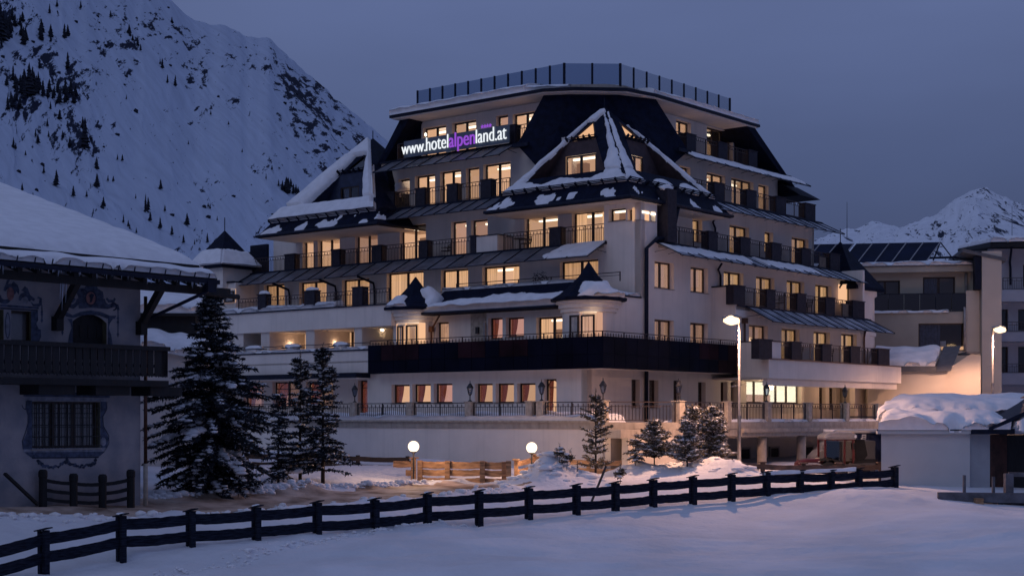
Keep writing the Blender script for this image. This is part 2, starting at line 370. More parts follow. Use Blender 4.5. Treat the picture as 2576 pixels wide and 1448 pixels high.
    if kind in ('room', 'half') and hue != 'white':
        b = MB(); bx(b, .1, W - .02, r1 - .5, r1 - .32, z1 - .16, z1 - .06); b.build('ceiling_light', strip_m, win)
        if rnd.random() < .6:
            b = MB(); s_ = rnd.uniform(.1, .5) * W; bx(b, s_, s_ + W * .3, r1 - .4, r1 - .02, zb, z0 + (z1 - z0) * .72); b.build('wardrobe', RM['wood'], win)
    if hue == 'white':
        b = MB(); bx(b, .1, W * .6, r1 - .5, r1 - .1, z0, z0 + .5); b.build('kitchen_counter', RM['cream'], win)
    if sill:
        b = MB(); bx(b, -.04, W + .04, -.05, dep - .004, z0 - .035, z0 - .004); b.build('sill', conc_m, win)
    return win
def rail(parent, axis, c, a0, a1, zf, h=.95, m=None, step=.115, post=1.45, bw=.02, name='railing', spear=True):
    if a0 > a1: a0, a1 = a1, a0
    m = m or rail_m; b = MB(); L = a1 - a0
    Pt = lambda a, d, z: PQ(axis, c, a, d, z)
    b.bar(Pt(a0, 0, zf + h), Pt(a1, 0, zf + h), .05, .04); b.bar(Pt(a0, 0, zf + h - .2), Pt(a1, 0, zf + h - .2), .03, .03)
    b.bar(Pt(a0, 0, zf + .08), Pt(a1, 0, zf + .08), .03, .03)
    n = max(1, int(L / step))
    for k in range(n + 1):
        a = a0 + L * k / n; b.bar(Pt(a, 0, zf + .08), Pt(a, 0, zf + h - .2), bw, bw)
        if spear and k % 2 == 0: b.bar(Pt(a, 0, zf + h - .2), Pt(a, 0, zf + h - .06), .03, .03)
    n = max(1, round(L / post))
    for k in range(n + 1):
        a = a0 + L * k / n; b.bar(Pt(a, .0, zf), Pt(a, .0, zf + h), .05, .05)
    return b.build(name, m, parent)
def post(parent, axis, c, a0, a1, zf, h=1.05, dep=.42, m=None, snow=0.):
    if a0 > a1: a0, a1 = a1, a0
    b = MB(); p, q = PQ(axis, c, a0, -.06, 0), PQ(axis, c, a1, dep, 0)
    b.box(min(p[0], q[0]), max(p[0], q[0]), min(p[1], q[1]), max(p[1], q[1]), zf, zf + h - .05)
    e = .04; b.box(min(p[0], q[0]) - e, max(p[0], q[0]) + e, min(p[1], q[1]) - e, max(p[1], q[1]) + e, zf + h - .05, zf + h)
    o = b.build('balcony_post', m or pill_m, parent)
    if snow: MB().blob(((p[0] + q[0]) / 2, (p[1] + q[1]) / 2, zf + h + snow * .3), ((q[0] - p[0]) * .55, (q[1] - p[1]) * .55, snow), int(a0 * 100), 2).build('snow', snow_m, o, True)
    return o
def canopy(parent, axis, c, a0, a1, zt, outw=1.5, drop=.75, n=10, m=None, shift=0.):
    """sloping glazed canopy hung from a slab edge, rib by rib"""
    m = m or canopy_m; b = MB()
    Pt = lambda a, t, dz=0: PQ(axis, c, a + shift * t, -outw * t, zt - drop * t + dz)
    for k in range(n + 1):
        a = a0 + (a1 - a0) * k / n; b.bar(Pt(a, 0, .04), Pt(a, 1.02, .04), .03, .05)
        b.bar(Pt(a, .5, -.02), Pt(a, 0.01, -.5), .02, .02)
    b.bar(Pt(a0, 0, .04), Pt(a1, 0, .04), .08, .10); b.bar(Pt(a0, 1), Pt(a1, 1), .05, .04)
    root = b.build('glass_canopy', dark_m, parent)
    for k in range(n):
        s, e = a0 + (a1 - a0) * k / n, a0 + (a1 - a0) * (k + 1) / n; g = .03 * (1 if a1 > a0 else -1)
        p = [Pt(s + g, .02), Pt(e - g, .02), Pt(e - g, .98), Pt(s + g, .98)]
        MB().hexa(p + [(x, y, z + .018) for x, y, z in p]).build('pane', m, root)
    return root
def snowsheet(parent, P, N, ns, nt_, mask, hmax, name='snow', seed=0, lump=.35, amp=.2):
    """snow lying on a surface P(s,t); mask in metres is positive where snow lies; its rim rounds off"""
    N = Vector(N).normalized(); vs = {}; b = MB(); idx = {}
    H = np.zeros((ns + 1, nt_ + 1)); Q = {}
    for i in range(ns + 1):
        for j in range(nt_ + 1):
            s, t = i / ns, j / nt_; p = Vector(P(s, t)); Q[i, j] = p
            k = mask(s, t) + amp * mnoise.fractal(p * 1.3 + Vector((seed, 0, 0)), 1, 2, 3)
            k = min(1, max(-1, k / (hmax * 1.4)))
            H[i, j] = hmax * (math.sqrt(max(0, 1 - (1 - k) ** 2)) if k > 0 else -.25) * (1 + lump * mnoise.noise(p * 1.1))
    for i in range(ns):
        for j in range(nt_):
            c = [(i, j), (i + 1, j), (i + 1, j + 1), (i, j + 1)]
            if max(H[k] for k in c) <= 0: continue
            f = []
            for k in c:
                if k not in idx: idx[k] = len(b.v); b.v.append(tuple(Q[k] + N * H[k]))
                f.append(idx[k])
            b.f.append(tuple(f)); b.m.append(0)
    low = {}
    def lo(k):
        if k not in low: low[k] = len(b.v); b.v.append(tuple(Q[k] - N * .03))
        return low[k]
    edges = [((i, j), (i + 1, j)) for i in range(ns) for j in (0, nt_)] + [((i, j), (i, j + 1)) for j in range(nt_) for i in (0, ns)]
    for p, q in edges:      # close the cut edge down to the roof
        if p in idx and q in idx and (H[p] > 0 or H[q] > 0): b.f.append((idx[p], idx[q], lo(q), lo(p))); b.m.append(0)
    return b.build(name, snow_m, parent, True, kind='stuff') if b.f else None
def ledge_snow(parent, axis, c, a0, a1, d0, d1, z, h=.22, seed=0, cov=.25):
    n = max(6, int(abs(a1 - a0) / .16))
    return snowsheet(parent, lambda s, t: PQ(axis, c, a0 + (a1 - a0) * s, d0 + (d1 - d0) * t, z), (0, 0, 1), n, 7,
                     lambda s, t: min(t, 1 - t) * abs(d1 - d0) * 1.6 - .03 + cov, h, seed=seed)
# ------------------------------------------------------------------ ground
G_ = [(0,1448,38.5),(1287,1448,38),(2575,1448,38),(1287,1380,44),(1287,1330,48.5),(110,1443,39),(305,1408,41),(480,1388,42.5),(645,1367,44),(798,1350,45.5),
 (943,1338,47),(1075,1322,48.5),(1205,1313,49.7),(1330,1302,51),(1450,1290,52.3),(1548,1283,53.4),(1643,1275,54.5),(1743,1265,55.5),(1840,1260,56.6),(1928,1250,57.5),
 (2012,1243,58.5),(2090,1232,59.3),(2160,1222,60),(2250,1222,61),(1900,1330,52),(1640,1330,49.5),(2300,1300,52),(2500,1335,48),(2575,1310,50),(2400,1262,57),(2215,1222,62.5),(2440,1225,62.5),
 (2500,1294,55.5),(2600,1296,55),(2440,1215,64),(300,1268,49.8),(0,1272,46),(300,1290,47),(300,1330,44),(0,1330,43),(640,1265,52),(640,1240,56),(500,1242,54),(640,1300,49),(1000,1235,58),(1000,1262,54),(1000,1290,51),
 (700,1200,62),(850,1163,68),(1000,1157,70),(1050,1213,64),(1270,1218,62),(1330,1228,60),(1330,1260,55.5),(1500,1212,62),(1500,1250,57),(1700,1192,62.5),(1800,1178,64.5),(1850,1188,62),(1700,1230,58.5),(1950,1205,62),
 (900,1148,76),(1200,1165,72),(1500,1185,69),(1700,1180,70.5),(2000,1177,72),(2150,1174,74),(2200,1200,66),(2600,1200,70),(-300,1272,42),(-300,1450,38)]
gp = [W3(*g) for g in G_]
gp += [(x, y, z) for x, y, z in ((0, 22, .5), (-22, 22, .4), (22, 22, .6), (0, 0, 1.0), (-50, 0, 1), (50, 0, 1.2), (0, -60, 1), (-60, 60, 2.2), (-90, 130, 6), (60, 60, 1.6), (90, 130, 3.5),
       (10, 95, 2.0), (25, 90, 2.2), (-15, 95, 2.6), (0, 130, 3), (40, 130, 3), (-150, 260, 16), (0, 300, 12), (150, 300, 10), (-300, 0, 5), (300, 0, 5), (0, -300, 2), (0, 700, 20), (-400, 500, 30), (400, 500, 20))]
gp = np.array(gp)
def _k(r2): return .5 * r2 * np.log(r2 + 1e-9)
def tps_fit(p, lam=2.0):
    n = len(p); xy = p[:, :2] / 50.; r2 = ((xy[:, None] - xy[None]) ** 2).sum(-1)
    A = np.zeros((n + 3, n + 3)); A[:n, :n] = _k(r2) + np.eye(n) * lam * 1e-3; A[:n, n] = 1; A[:n, n + 1:] = xy; A[n, :n] = 1; A[n + 1:, :n] = xy.T
    return np.linalg.solve(A, np.concatenate([p[:, 2], [0, 0, 0]])), xy
TW, TXY = tps_fit(gp)
def gsmooth(X, Y):
    X = np.atleast_1d(np.asarray(X, float)); Y = np.atleast_1d(np.asarray(Y, float)); r = np.zeros(X.shape)
    xs, ys = X / 50., Y / 50.; n = len(TXY)
    for i in range(n): r += TW[i] * _k((xs - TXY[i, 0]) ** 2 + (ys - TXY[i, 1]) ** 2)
    return r + TW[n] + TW[n + 1] * xs + TW[n + 2] * ys
ROAD = [W3(*a)[:2] for a in ((-500, 1300, 41), (-150, 1298, 44.2), (0, 1294, 45.4), (300, 1285, 47.9), (640, 1268, 52), (1000, 1245, 57.2), (1160, 1232, 60.3), (1235, 1226, 61.6))]
def polyd(X, Y, pts):
    d = np.full(np.shape(X), 1e9)
    for (ax, ay), (bx, by) in zip(pts[:-1], pts[1:]):
        vx, vy = bx - ax, by - ay; t = np.clip(((X - ax) * vx + (Y - ay) * vy) / (vx * vx + vy * vy), 0, 1)
        d = np.minimum(d, np.hypot(X - ax - t * vx, Y - ay - t * vy))
    return d
MOUNDS = [(W3(1405, 1200, 61.3), 1.5, .48), (W3(1440, 1195, 62.0), .8, .15), (W3(1375, 1205, 61.8), .7, .2), (W3(1350, 1205, 62.5), 1.3, .4), (W3(1690, 1190, 65), 1.5, .3), (W3(1800, 1185, 64.2), 1.1, .15), (W3(1600, 1200, 64.5), 1.4, .3),
          (W3(60, 1300, 42.5), 1.5, .35), (W3(2180, 1215, 57.5), 2.2, .25), (W3(700, 1225, 56.5), 1.6, .3), (W3(1830, 1195, 63), 1.4, .5)]
TRACK = [W3(*a)[:2] for a in ((376, 1439, 39.2), (560, 1412, 41), (666, 1385, 42.8), (840, 1362, 45), (1026, 1333, 48), (1200, 1321, 49.4))]
def gz(X, Y):
    X = np.atleast_1d(np.asarray(X, float)); Y = np.atleast_1d(np.asarray(Y, float))
    z = gsmooth(X, Y); rd = polyd(X, Y, ROAD); k = np.clip((rd - 1.7) / 1.0, 0, 1)
    near = np.exp(-((Y - 55) / 60) ** 2)
    z = z + k * near * (.16 * fbm(X / 5, Y / 5, 3, 3) + .07 * fbm(X / 1.4, Y / 1.4, 5, 4))
    z = z + near * .10 * k * np.clip((56 - Y) / 6, 0, 1) * np.maximum(0, fbm((X - Y * .5) / 2.6, (Y + X * .15) / .8, 77, 4)) + near * .035 * k * np.maximum(0, fbm(X / .5 + Y * .3, Y / 1.2, 9, 3))
    for (mx, my, mz), r, h in MOUNDS: z = z + h * np.exp(-(((X - mx) / r) ** 2 + ((Y - my) / (r * .8)) ** 2)) * (1 + .75 * fbm(X * 1.1, Y * 1.1, 21, 4) + .4 * fbm(X * 3.1, Y * 3.1, 22, 3))
    bank = np.exp(-((rd - 2.3) / .45) ** 2); z = z + bank * near * (.10 + .22 * np.maximum(0, fbm(X / .7, Y / .7, 31, 4) + .2))
    td = polyd(X, Y, TRACK); tn = fbm(X / .45, Y / .45, 41, 3); z = z + np.exp(-(td / .3) ** 2) * (tn * .34 - .07)
    z = z + .06 * np.exp(-(rd / 2.2) ** 2) * fbm(X / .9, Y / .9, 51, 3)
    # wind-carved field in front of the fence
    fg = near * np.clip((52 - Y) / 6, 0, 1); z = z + fg * (.045 * fbm(X / 1.1 + Y / 3, Y / .55, 63, 4) + .05 * np.maximum(0, fbm((X - .6 * Y) / 3.2, (Y + .3 * X) / 1.3, 64, 4) - .05))
    z = z + near * np.clip((54 - Y) / 10, 0, 1) * .26 * fbm((X + Y * .4) / 7, (Y - X * .25) / 1.8, 61, 3)
    return z
def gz1(x, y): return float(gz(x, y)[0])
def axis_pts(segs):
    o = []
    for a, b, d in segs: o += list(np.arange(a, b, d))
    return np.array(o + [segs[-1][1]])
gx = axis_pts([(-1500, -300, 150), (-300, -60, 24), (-60, -26, 1.5), (-26, 27, .2), (27, 60, 1.5), (60, 300, 24), (300, 1500, 150)])
gy = axis_pts([(-400, -20, 40), (-20, 34, 3), (34, 66, .2), (66, 84, .5), (84, 140, 4), (140, 400, 26), (400, 1600, 200)])
XX, YY = np.meshgrid(gx, gy, indexing='ij'); ZZ = gz(XX.ravel(), YY.ravel()).reshape(XX.shape)
def gridmesh(name, XX, YY, ZZ, m, uv=None, **pr):
    a, b = XX.shape; co = np.stack([XX, YY, ZZ], -1).reshape(-1, 3)
    i = np.arange(a * b).reshape(a, b); q = np.stack([i[:-1, :-1], i[1:, :-1], i[1:, 1:], i[:-1, 1:]], -1).reshape(-1, 4)
    me = bpy.data.meshes.new(name); me.vertices.add(len(co)); me.vertices.foreach_set('co', co.astype(np.float32).ravel())
    me.loops.add(q.size); me.loops.foreach_set('vertex_index', q.ravel().astype(np.int32)); me.polygons.add(len(q))
    me.polygons.foreach_set('loop_start', np.arange(0, q.size, 4, dtype=np.int32)); me.polygons.foreach_set('use_smooth', np.ones(len(q), bool))
    if uv is not None:
        l = me.uv_layers.new(name='UVMap'); l.data.foreach_set('uv', uv.reshape(-1, 2)[q.ravel()].astype(np.float32).ravel())
    me.update(); me.validate(); me.materials.append(m); return link(name, me, **pr)
gsnow = mat('field_snow', (.72, .72, .76), .75, .09, .35, .8, 3.2, spec=.15)
[setattr(q.inputs['Distance'], 'default_value', .09) for q in gsnow.node_tree.nodes if q.type == 'BUMP']
gridmesh('ground', XX, YY, ZZ, gsnow, kind='structure')
# the gritted road, a thin sheet over the snow
rm = mat('gritty_road_snow', (.24, .15, .10), .75, .35, 1.0, .9, 9, col2=(.58, .45, .37), stretch=(1, 1, 1))
rp = [];
for (a, b), (c, d) in zip(ROAD[:-1], ROAD[1:]):
    n = max(2, int(math.hypot(c - a, d - b) / .3)); rp += [(a + (c - a) * k / n, b + (d - b) * k / n) for k in range(n)]
rp = np.array(rp + [ROAD[-1]]); tg = np.gradient(rp, axis=0); tg /= np.hypot(tg[:, 0], tg[:, 1])[:, None]; nn = np.stack([-tg[:, 1], tg[:, 0]], 1)
for _ in range(12): nn[1:-1] = (nn[:-2] + nn[1:-1] + nn[2:]) / 3; nn /= np.hypot(nn[:, 0], nn[:, 1])[:, None]
wd = np.linspace(-1.9, 1.9, 22); RX = rp[:, 0][:, None] + nn[:, 0][:, None] * wd; RY = rp[:, 1][:, None] + nn[:, 1][:, None] * wd
edge = fbm(rp[:, 0][:, None] / 1.1 + wd * 0, np.sign(wd)[None] + rp[:, 1][:, None] / 1.1, 71, 3) * .5
RX = RX + nn[:, 0][:, None] * wd * edge; RY = RY + nn[:, 1][:, None] * wd * edge
RZ = gz(RX.ravel(), RY.ravel()).reshape(RX.shape)
rut = sum(np.exp(-((wd - c_) / .16) ** 2) for c_ in (-1.0, .55, .9)); RZ = RZ + .022 - .012 * np.minimum(1, rut)[None] - .03 * (np.abs(wd) > 1.8)[None]
gridmesh('road', RX, RY, RZ, rm, kind='structure')
# ploughed lumps along the verge
b = MB(); rnd = random.Random(5)
for i in range(1900):
    k = rnd.randrange(len(rp)); s = rnd.choice((-1, 1, 1)); off = s * (2.0 + abs(rnd.gauss(0, .45))); x, y = rp[k] + nn[k] * off; x += rnd.gauss(0, .1)
    if not -20 < x < 4 or float(fbm(x / 1.6, y / 1.6, 91, 2)) < rnd.uniform(-.25, .25) or math.hypot(x - MOUNDS[0][0][0], y - MOUNDS[0][0][1]) < 3.2: continue
    r = abs(rnd.gauss(0, .055)) + .025; b.blob((x, y, gz1(x, y) + r * .3), (r * 1.3, r, r * .75), i, 0)
for i in range(500):
    (ax, ay), (bx, by) = TRACK[(k := rnd.randrange(5))], TRACK[k + 1]; t = rnd.random(); x, y = ax + (bx - ax) * t + rnd.gauss(0, .16), ay + (by - ay) * t + rnd.gauss(0, .16)
    r = abs(rnd.gauss(0, .03)) + .012; b.blob((x, y, gz1(x, y) + r * .2), (r * 1.3, r, r * .7), i, 0)
for (mx, my, mz), r_m, h_m in MOUNDS[:5] + MOUNDS[-1:]:
    for i in range(int(26 * r_m)):
        a = rnd.random() * 6.283; q = r_m * 1.5 * math.sqrt(rnd.random()); x, y = mx + q * math.cos(a), my + q * .8 * math.sin(a); r = abs(rnd.gauss(0, .06)) + .03; b.blob((x, y, gz1(x, y) - r * .05), (r * 2.0, r * 1.5, r * .7), i, 1)
b.build('snow_lumps', snow_m, None, True, kind='stuff')

# ------------------------------------------------------------------ mountains
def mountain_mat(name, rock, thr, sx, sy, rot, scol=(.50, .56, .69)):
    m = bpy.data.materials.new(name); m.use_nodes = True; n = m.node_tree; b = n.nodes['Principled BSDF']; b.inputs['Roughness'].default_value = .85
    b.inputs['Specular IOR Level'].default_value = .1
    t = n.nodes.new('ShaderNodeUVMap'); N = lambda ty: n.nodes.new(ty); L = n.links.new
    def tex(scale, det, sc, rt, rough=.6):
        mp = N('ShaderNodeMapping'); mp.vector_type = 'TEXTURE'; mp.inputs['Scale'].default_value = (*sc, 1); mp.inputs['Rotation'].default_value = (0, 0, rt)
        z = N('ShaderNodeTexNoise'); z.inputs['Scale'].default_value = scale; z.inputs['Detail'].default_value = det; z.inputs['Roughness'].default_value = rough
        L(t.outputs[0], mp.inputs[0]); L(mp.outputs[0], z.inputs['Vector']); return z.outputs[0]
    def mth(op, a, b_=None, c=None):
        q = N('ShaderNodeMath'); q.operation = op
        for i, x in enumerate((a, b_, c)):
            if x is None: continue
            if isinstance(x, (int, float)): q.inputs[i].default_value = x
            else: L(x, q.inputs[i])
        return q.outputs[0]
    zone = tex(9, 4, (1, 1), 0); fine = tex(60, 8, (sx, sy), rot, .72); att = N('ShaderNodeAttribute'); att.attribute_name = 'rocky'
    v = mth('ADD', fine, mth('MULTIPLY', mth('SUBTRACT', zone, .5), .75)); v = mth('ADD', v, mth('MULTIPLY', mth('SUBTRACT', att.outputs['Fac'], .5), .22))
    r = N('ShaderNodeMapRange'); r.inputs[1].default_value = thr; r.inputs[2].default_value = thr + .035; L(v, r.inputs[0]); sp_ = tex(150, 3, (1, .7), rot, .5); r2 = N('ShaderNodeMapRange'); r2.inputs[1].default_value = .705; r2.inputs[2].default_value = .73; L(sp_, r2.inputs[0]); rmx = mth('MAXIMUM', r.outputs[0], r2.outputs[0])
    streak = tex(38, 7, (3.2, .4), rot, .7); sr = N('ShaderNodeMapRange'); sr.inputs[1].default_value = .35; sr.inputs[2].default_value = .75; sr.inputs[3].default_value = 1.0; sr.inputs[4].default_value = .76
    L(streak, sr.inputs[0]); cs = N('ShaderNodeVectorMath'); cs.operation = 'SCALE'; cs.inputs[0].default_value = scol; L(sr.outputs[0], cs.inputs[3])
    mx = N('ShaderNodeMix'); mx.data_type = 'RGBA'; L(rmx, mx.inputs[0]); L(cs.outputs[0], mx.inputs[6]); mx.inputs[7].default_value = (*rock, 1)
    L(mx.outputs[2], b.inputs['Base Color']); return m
def ridge_line(pts, us):
    p = np.array(pts, float); return np.interp(us, p[:, 0], p[:, 1])
def make_mountain(name, rid, us, Yr, vb, Yb, nt_, amp, m, rocky, seed, kind='structure'):
    vr = ridge_line(rid, us) + 9 * fbm(us / 28, us * 0, seed, 5)
    t = np.linspace(0, 1, nt_) ; U, Tt = np.meshgrid(us, t, indexing='ij'); VR = vr[:, None]; YR = Yr(us)[:, None]
    P0 = np.stack([(U[:, :1] - CU) / F * YR, YR, ZC + (HV - VR) / F * YR], -1)
    YB = Yb(us)[:, None]; P1 = np.stack([(U[:, :1] - CU) / F * YB, YB, ZC + (HV - vb) / F * YB], -1)
    tt = Tt[..., None]; P = P0 * (1 - tt) + P1 * tt
    P[..., 2] -= (np.sin(Tt * math.pi) * (P0[..., 2] - P1[..., 2]) * .05)
    a, b_ = U / 2575 * 10, Tt * 5 * (P0[..., 2] - P1[..., 2]).mean() / 300
    c, s = math.cos(.75), math.sin(.75); gu, gv = a * c + b_ * s, -a * s + b_ * c
    nz_ = fbm(gu * .8, gv * 3.2, seed + 1, 3) * .7 + 1.0 * fbm(a * 2.6, b_ * 2.6, seed + 2, 6)
    P[..., 1] += nz_ * amp * np.minimum(1, Tt * 6) ; P[..., 2] += .35 * nz_ * amp * np.minimum(1, Tt * 6)
    # far side, so that the mountain has a body
    back = P[:, :1].copy(); back[..., 1] += 120; back[..., 2] -= 60; back2 = back.copy(); back2[..., 1] += 200; back2[..., 2] = 0
    PP = np.concatenate([back2, back, P], 1); uv = np.stack([np.concatenate([a[:, :1]] * 2 + [a], 1) / 5, np.concatenate([b_[:, :1] - .4, b_[:, :1] - .1, b_], 1) / 5], -1)
    o = gridmesh(name, PP[..., 0], PP[..., 1], PP[..., 2], m, uv, kind=kind)
    rk = np.concatenate([np.zeros((len(us), 2)), rocky(U, Tt)], 1).ravel(); at = o.data.attributes.new('rocky', 'FLOAT', 'POINT'); at.data.foreach_set('value', rk.astype(np.float32))
    return P
RID = [(-1100, -640), (100, -185), (330, -62), (428, 0), (456, 30), (504, 59), (560, 65), (625, 89), (677, 100), (695, 119), (760, 174), (825, 230), (881, 278), (946, 330), (1040, 420), (1150, 540), (1300, 700)]
usL = np.linspace(-900, 1300, 420)
def rockL(U, Tt):
    g = lambda cu, ct, su, st, a: a * np.exp(-((U - cu) / su) ** 2 - ((Tt - ct) / st) ** 2)
    r = .30 + .05 * np.exp(-(Tt / .15) ** 2)
    r = r + g(690, .18, 110, .16, .38) + g(800, .2, 110, .25, .40) + g(900, .1, 90, .3, .38) + g(60, .38, 180, .16, .60) + g(100, .6, 160, .10, .55) + g(250, .22, 160, .08, .3) + g(380, .14, 160, .09, .42) + g(500, .30, 70, .08, .32) + g(300, .45, 200, .10, .18) + g(720, .62, 60, .07, .3)
    return r
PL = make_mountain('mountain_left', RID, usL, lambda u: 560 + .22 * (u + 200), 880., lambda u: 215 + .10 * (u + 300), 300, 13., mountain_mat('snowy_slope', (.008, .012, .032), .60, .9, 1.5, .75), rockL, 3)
RIDR = [(1850, 640), (2000, 622), (2055, 600), (2100, 582), (2150, 575), (2190, 556), (2225, 566), (2262, 570), (2300, 562), (2360, 532), (2400, 503), (2440, 482), (2480, 474), (2510, 492), (2575, 520), (2700, 560), (2900, 540), (3200, 640)]
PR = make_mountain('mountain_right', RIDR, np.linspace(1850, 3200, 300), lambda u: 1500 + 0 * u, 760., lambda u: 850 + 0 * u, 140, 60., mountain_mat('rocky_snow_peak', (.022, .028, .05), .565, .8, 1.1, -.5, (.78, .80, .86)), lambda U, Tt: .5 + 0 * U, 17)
def onmount(u, v):
    i = int(np.argmin(np.abs(usL - u))); p = PL[i]; vv = HV - (p[:, 2] - ZC) * F / p[:, 1]; j = int(np.argmin(np.abs(vv - v))); return p[j]
conif = mat('distant_conifer', (.006, .009, .022), .9, .4, 2)
def conifer_mesh(seed):
    b = MB(); r = random.Random(seed); n = 9
    b.tube([(0, 0, 0), (0, 0, 1)], [.025, .005], 5)
    for k in range(n):
        z = .08 + .86 * k / n; R = (.20 + .05 * r.random()) * (1 - k / n) ** .8 + .02; m = 9; h = .16
        vs = [(0, 0, z + h)]
        for q in range(m): a = 2 * math.pi * (q + r.random() * .6) / m; rr = R * r.uniform(.55, 1.15); vs.append((rr * math.cos(a), rr * math.sin(a), z - r.uniform(0, .05)))
        b.add(vs, [(0, 1 + q, 1 + (q + 1) % m) for q in range(m)])
    me = bpy.data.meshes.new('distant_pine'); me.from_pydata(b.v, [], b.f); me.materials.append(conif); return me
CMs = [conifer_mesh(i) for i in range(4)]
TR = [(60,240,230),(30,230,150),(130,130,60),(180,260,110),(160,210,80),(100,230,120),(80,120,90),(250,210,60),(310,245,50),(395,225,90),(430,215,70),(285,85,60),(410,400,100),(350,45,50),(485,55,50),
 (150,560,200),(125,575,140),(100,470,90),(175,500,120),(245,400,60),(215,565,100),(250,570,60),(390,545,95),(430,605,70),(320,575,60),(20,500,60),(25,640,60),(290,640,50),(340,695,60),(278,740,50),(485,865,190),(490,740,70),(410,850,60),
 (590,980,75),(550,1085,85),(305,1075,95),(418,1145,65),(570,1195,60),(490,1140,40),(900,1100,60),(850,1230,110),(870,1215,80),(800,1155,30),(885,1285,55),(950,1320,70),(1075,1305,75),(1007,1360,55),(1205,1402,60),(1070,1410,50),(945,1225,40),
 (740,1328,35),(718,1315,40),(690,1290,50),(790,1357,35),(870,1440,70),(895,1440,55),(915,1440,45),(940,1445,40),(1640,1105,60),(1620,1080,40),(1675,1110,70),(1700,1120,60),(1722,1140,60),(1540,1040,35),(740,200,60),(750,215,50),(775,240,40),(800,270,60),(830,295,40),
 (940,375,35),(945,400,60),(960,485,50),(1010,505,70),(640,105,40),(1000,140,40),(2085,880,70),(2110,850,50),(90,860,70),(120,870,40),(230,830,60),(215,800,50),(728,580,30),(690,1050,35),(707,1055,35),(280,800,40),(250,1005,50),(130,1110,50),(190,1145,30),(240,1200,30),
 (710,930,35),(730,930,40),(1195,1210,35),(1120,1420,30),(1250,1275,28),(1185,1205,28),(580,960,30),(355,800,40),(170,905,30),(1080,840,22),(1325,725,22),(1580,985,30),(1395,885,22),(1225,670,28)]
rnd = random.Random(8)
for cx_, cy_, sx_, sy_, n_ in ((60, 170, 60, 60, 22), (170, 520, 80, 50, 26), (60, 600, 40, 40, 6), (400, 570, 40, 30, 8), (1680, 1110, 35, 25, 8), (230, 220, 60, 30, 7)):
    TR += [(cx_ + rnd.gauss(0, sx_ * .6), cy_ + rnd.gauss(0, sy_ * .6), rnd.uniform(40, 95)) for _ in range(n_)]
def pine_label(u, v, h):
    sz = 'tall' if h >= 100 else ('medium-sized' if h >= 55 else 'small')
    if v < 130 and u < 200: pl = 'in the thicket high on the snowy slope at the picture corner'
    elif v < 290 and u < 220: pl = 'in the dark wood halfway up the steep snowy slope'
    elif v < 240: pl = 'among the rock ribs below the mountain ridge'
    elif u > 650: pl = 'on the slope right above the hotel wing roof'
    elif v > 560: pl = 'at the foot of the slope just above the farmhouse roof'
    elif v > 430: pl = 'on the lower open slope above the farmhouse roof'
    else: pl = 'on the open middle of the snowy slope'
    return sz + ' dark pine ' + pl
for (x, y, h) in TR:
    if x < 2 or y < 30: continue
    u, v = x * .43415, y * .43415; p = onmount(u, v); hm = h * .43415 * p[1] / F * 1.0
    o = bpy.data.objects.new('distant_pine', rnd.choice(CMs)); C.objects.link(o); o.location = (p[0], p[1] - 1, p[2] - hm * .04); wsc = rnd.uniform(.7, 1.25) * (1 if h < 100 else .7)
    o.scale = (hm * wsc, hm * wsc, hm); o.rotation_euler = (0, 0, rnd.random() * 6)
    o['label'] = pine_label(u, v, h); o['category'] = 'pine tree'; o['group'] = 'pines scattered on the mountain slope'
b = MB()
for i in range(60):      # scrub and boulders poking through the snow
    u = rnd.uniform(0, 900); v = rnd.uniform(20, 660)
    if v < np.interp(u, [r[0] for r in RID], [r[1] for r in RID]) + 12: continue
    p = onmount(u, v); s = rnd.uniform(.25, .7) * p[1] / 330; b.blob((p[0], p[1] - .5, p[2]), (s, s, s * rnd.uniform(.5, 1.1)), i, 0)
b.build('boulders', conif, None, kind='stuff')
# ------------------------------------------------------------------ the hotel
HF = Frame((1611 - CU) / F * 76, 76)
HOT = HF.root('hotel', **T('large white six-storey hotel with lit windows, stepped balconies and dark hipped roofs', 'hotel'))
def OP(fr, axis, c, cvf, x0, x1, y0, y1, zf=None):
    f = fr.onx if axis == 'x' else fr.ony; k = 1 if axis == 'x' else 0
    a = f(*cvf(x0, (y0 + y1) / 2), c)[k]; b = f(*cvf(x1, (y0 + y1) / 2), c)[k]; xm = (x0 + x1) / 2
    z1 = f(*cvf(xm, y0), c)[2]; z0 = zf if zf is not None else f(*cvf(xm, y1), c)[2]
    return (min(a, b), max(a, b), z0, z1)
def facade(parent, fr, axis, c, a0, a1, z0, z1, ops, m=None, zfloor=None):
    """ops: (conv, x0, x1, ytop, ybottom or None for a door, panes, kind, hue)"""
    hs = []
    for o in ops:
        h = OP(fr, axis, c, o[0], o[1], o[2], o[3], o[4] if o[4] is not None else o[3] + 200, (z0 if zfloor is None else zfloor) + .03 if o[4] is None else None); hs.append(h)
    wall(parent, axis, c, a0, a1, z0, z1, hs, m=m)
    for h, o in zip(hs, ops): window(parent, axis, c, h[0], h[1], h[2], h[3], o[5], o[6], o[7], sill=o[4] is not None, arch=(len(o) > 8 and o[8]))
    return hs
oy = lambda cvf, x, y, c: HF.onx(*cvf(x, y), c)[1]      # along a left-hand face
ox = lambda cvf, x, y, c: HF.ony(*cvf(x, y), c)[0]      # along a right-hand face
def bxo(name, m, x0, x1, y0, y1, z0, z1, parent=None, bevel=0):
    return MB().box(x0, x1, y0, y1, z0, z1).build(name, m, parent or HOT, bevel=bevel)
R_ = 'room'; Q_ = 'curtain'; H_ = 'half'; D_ = 'red'
YE = 30.6     # far end of the left-hand side
XE = 22.3     # far end of the right-hand side
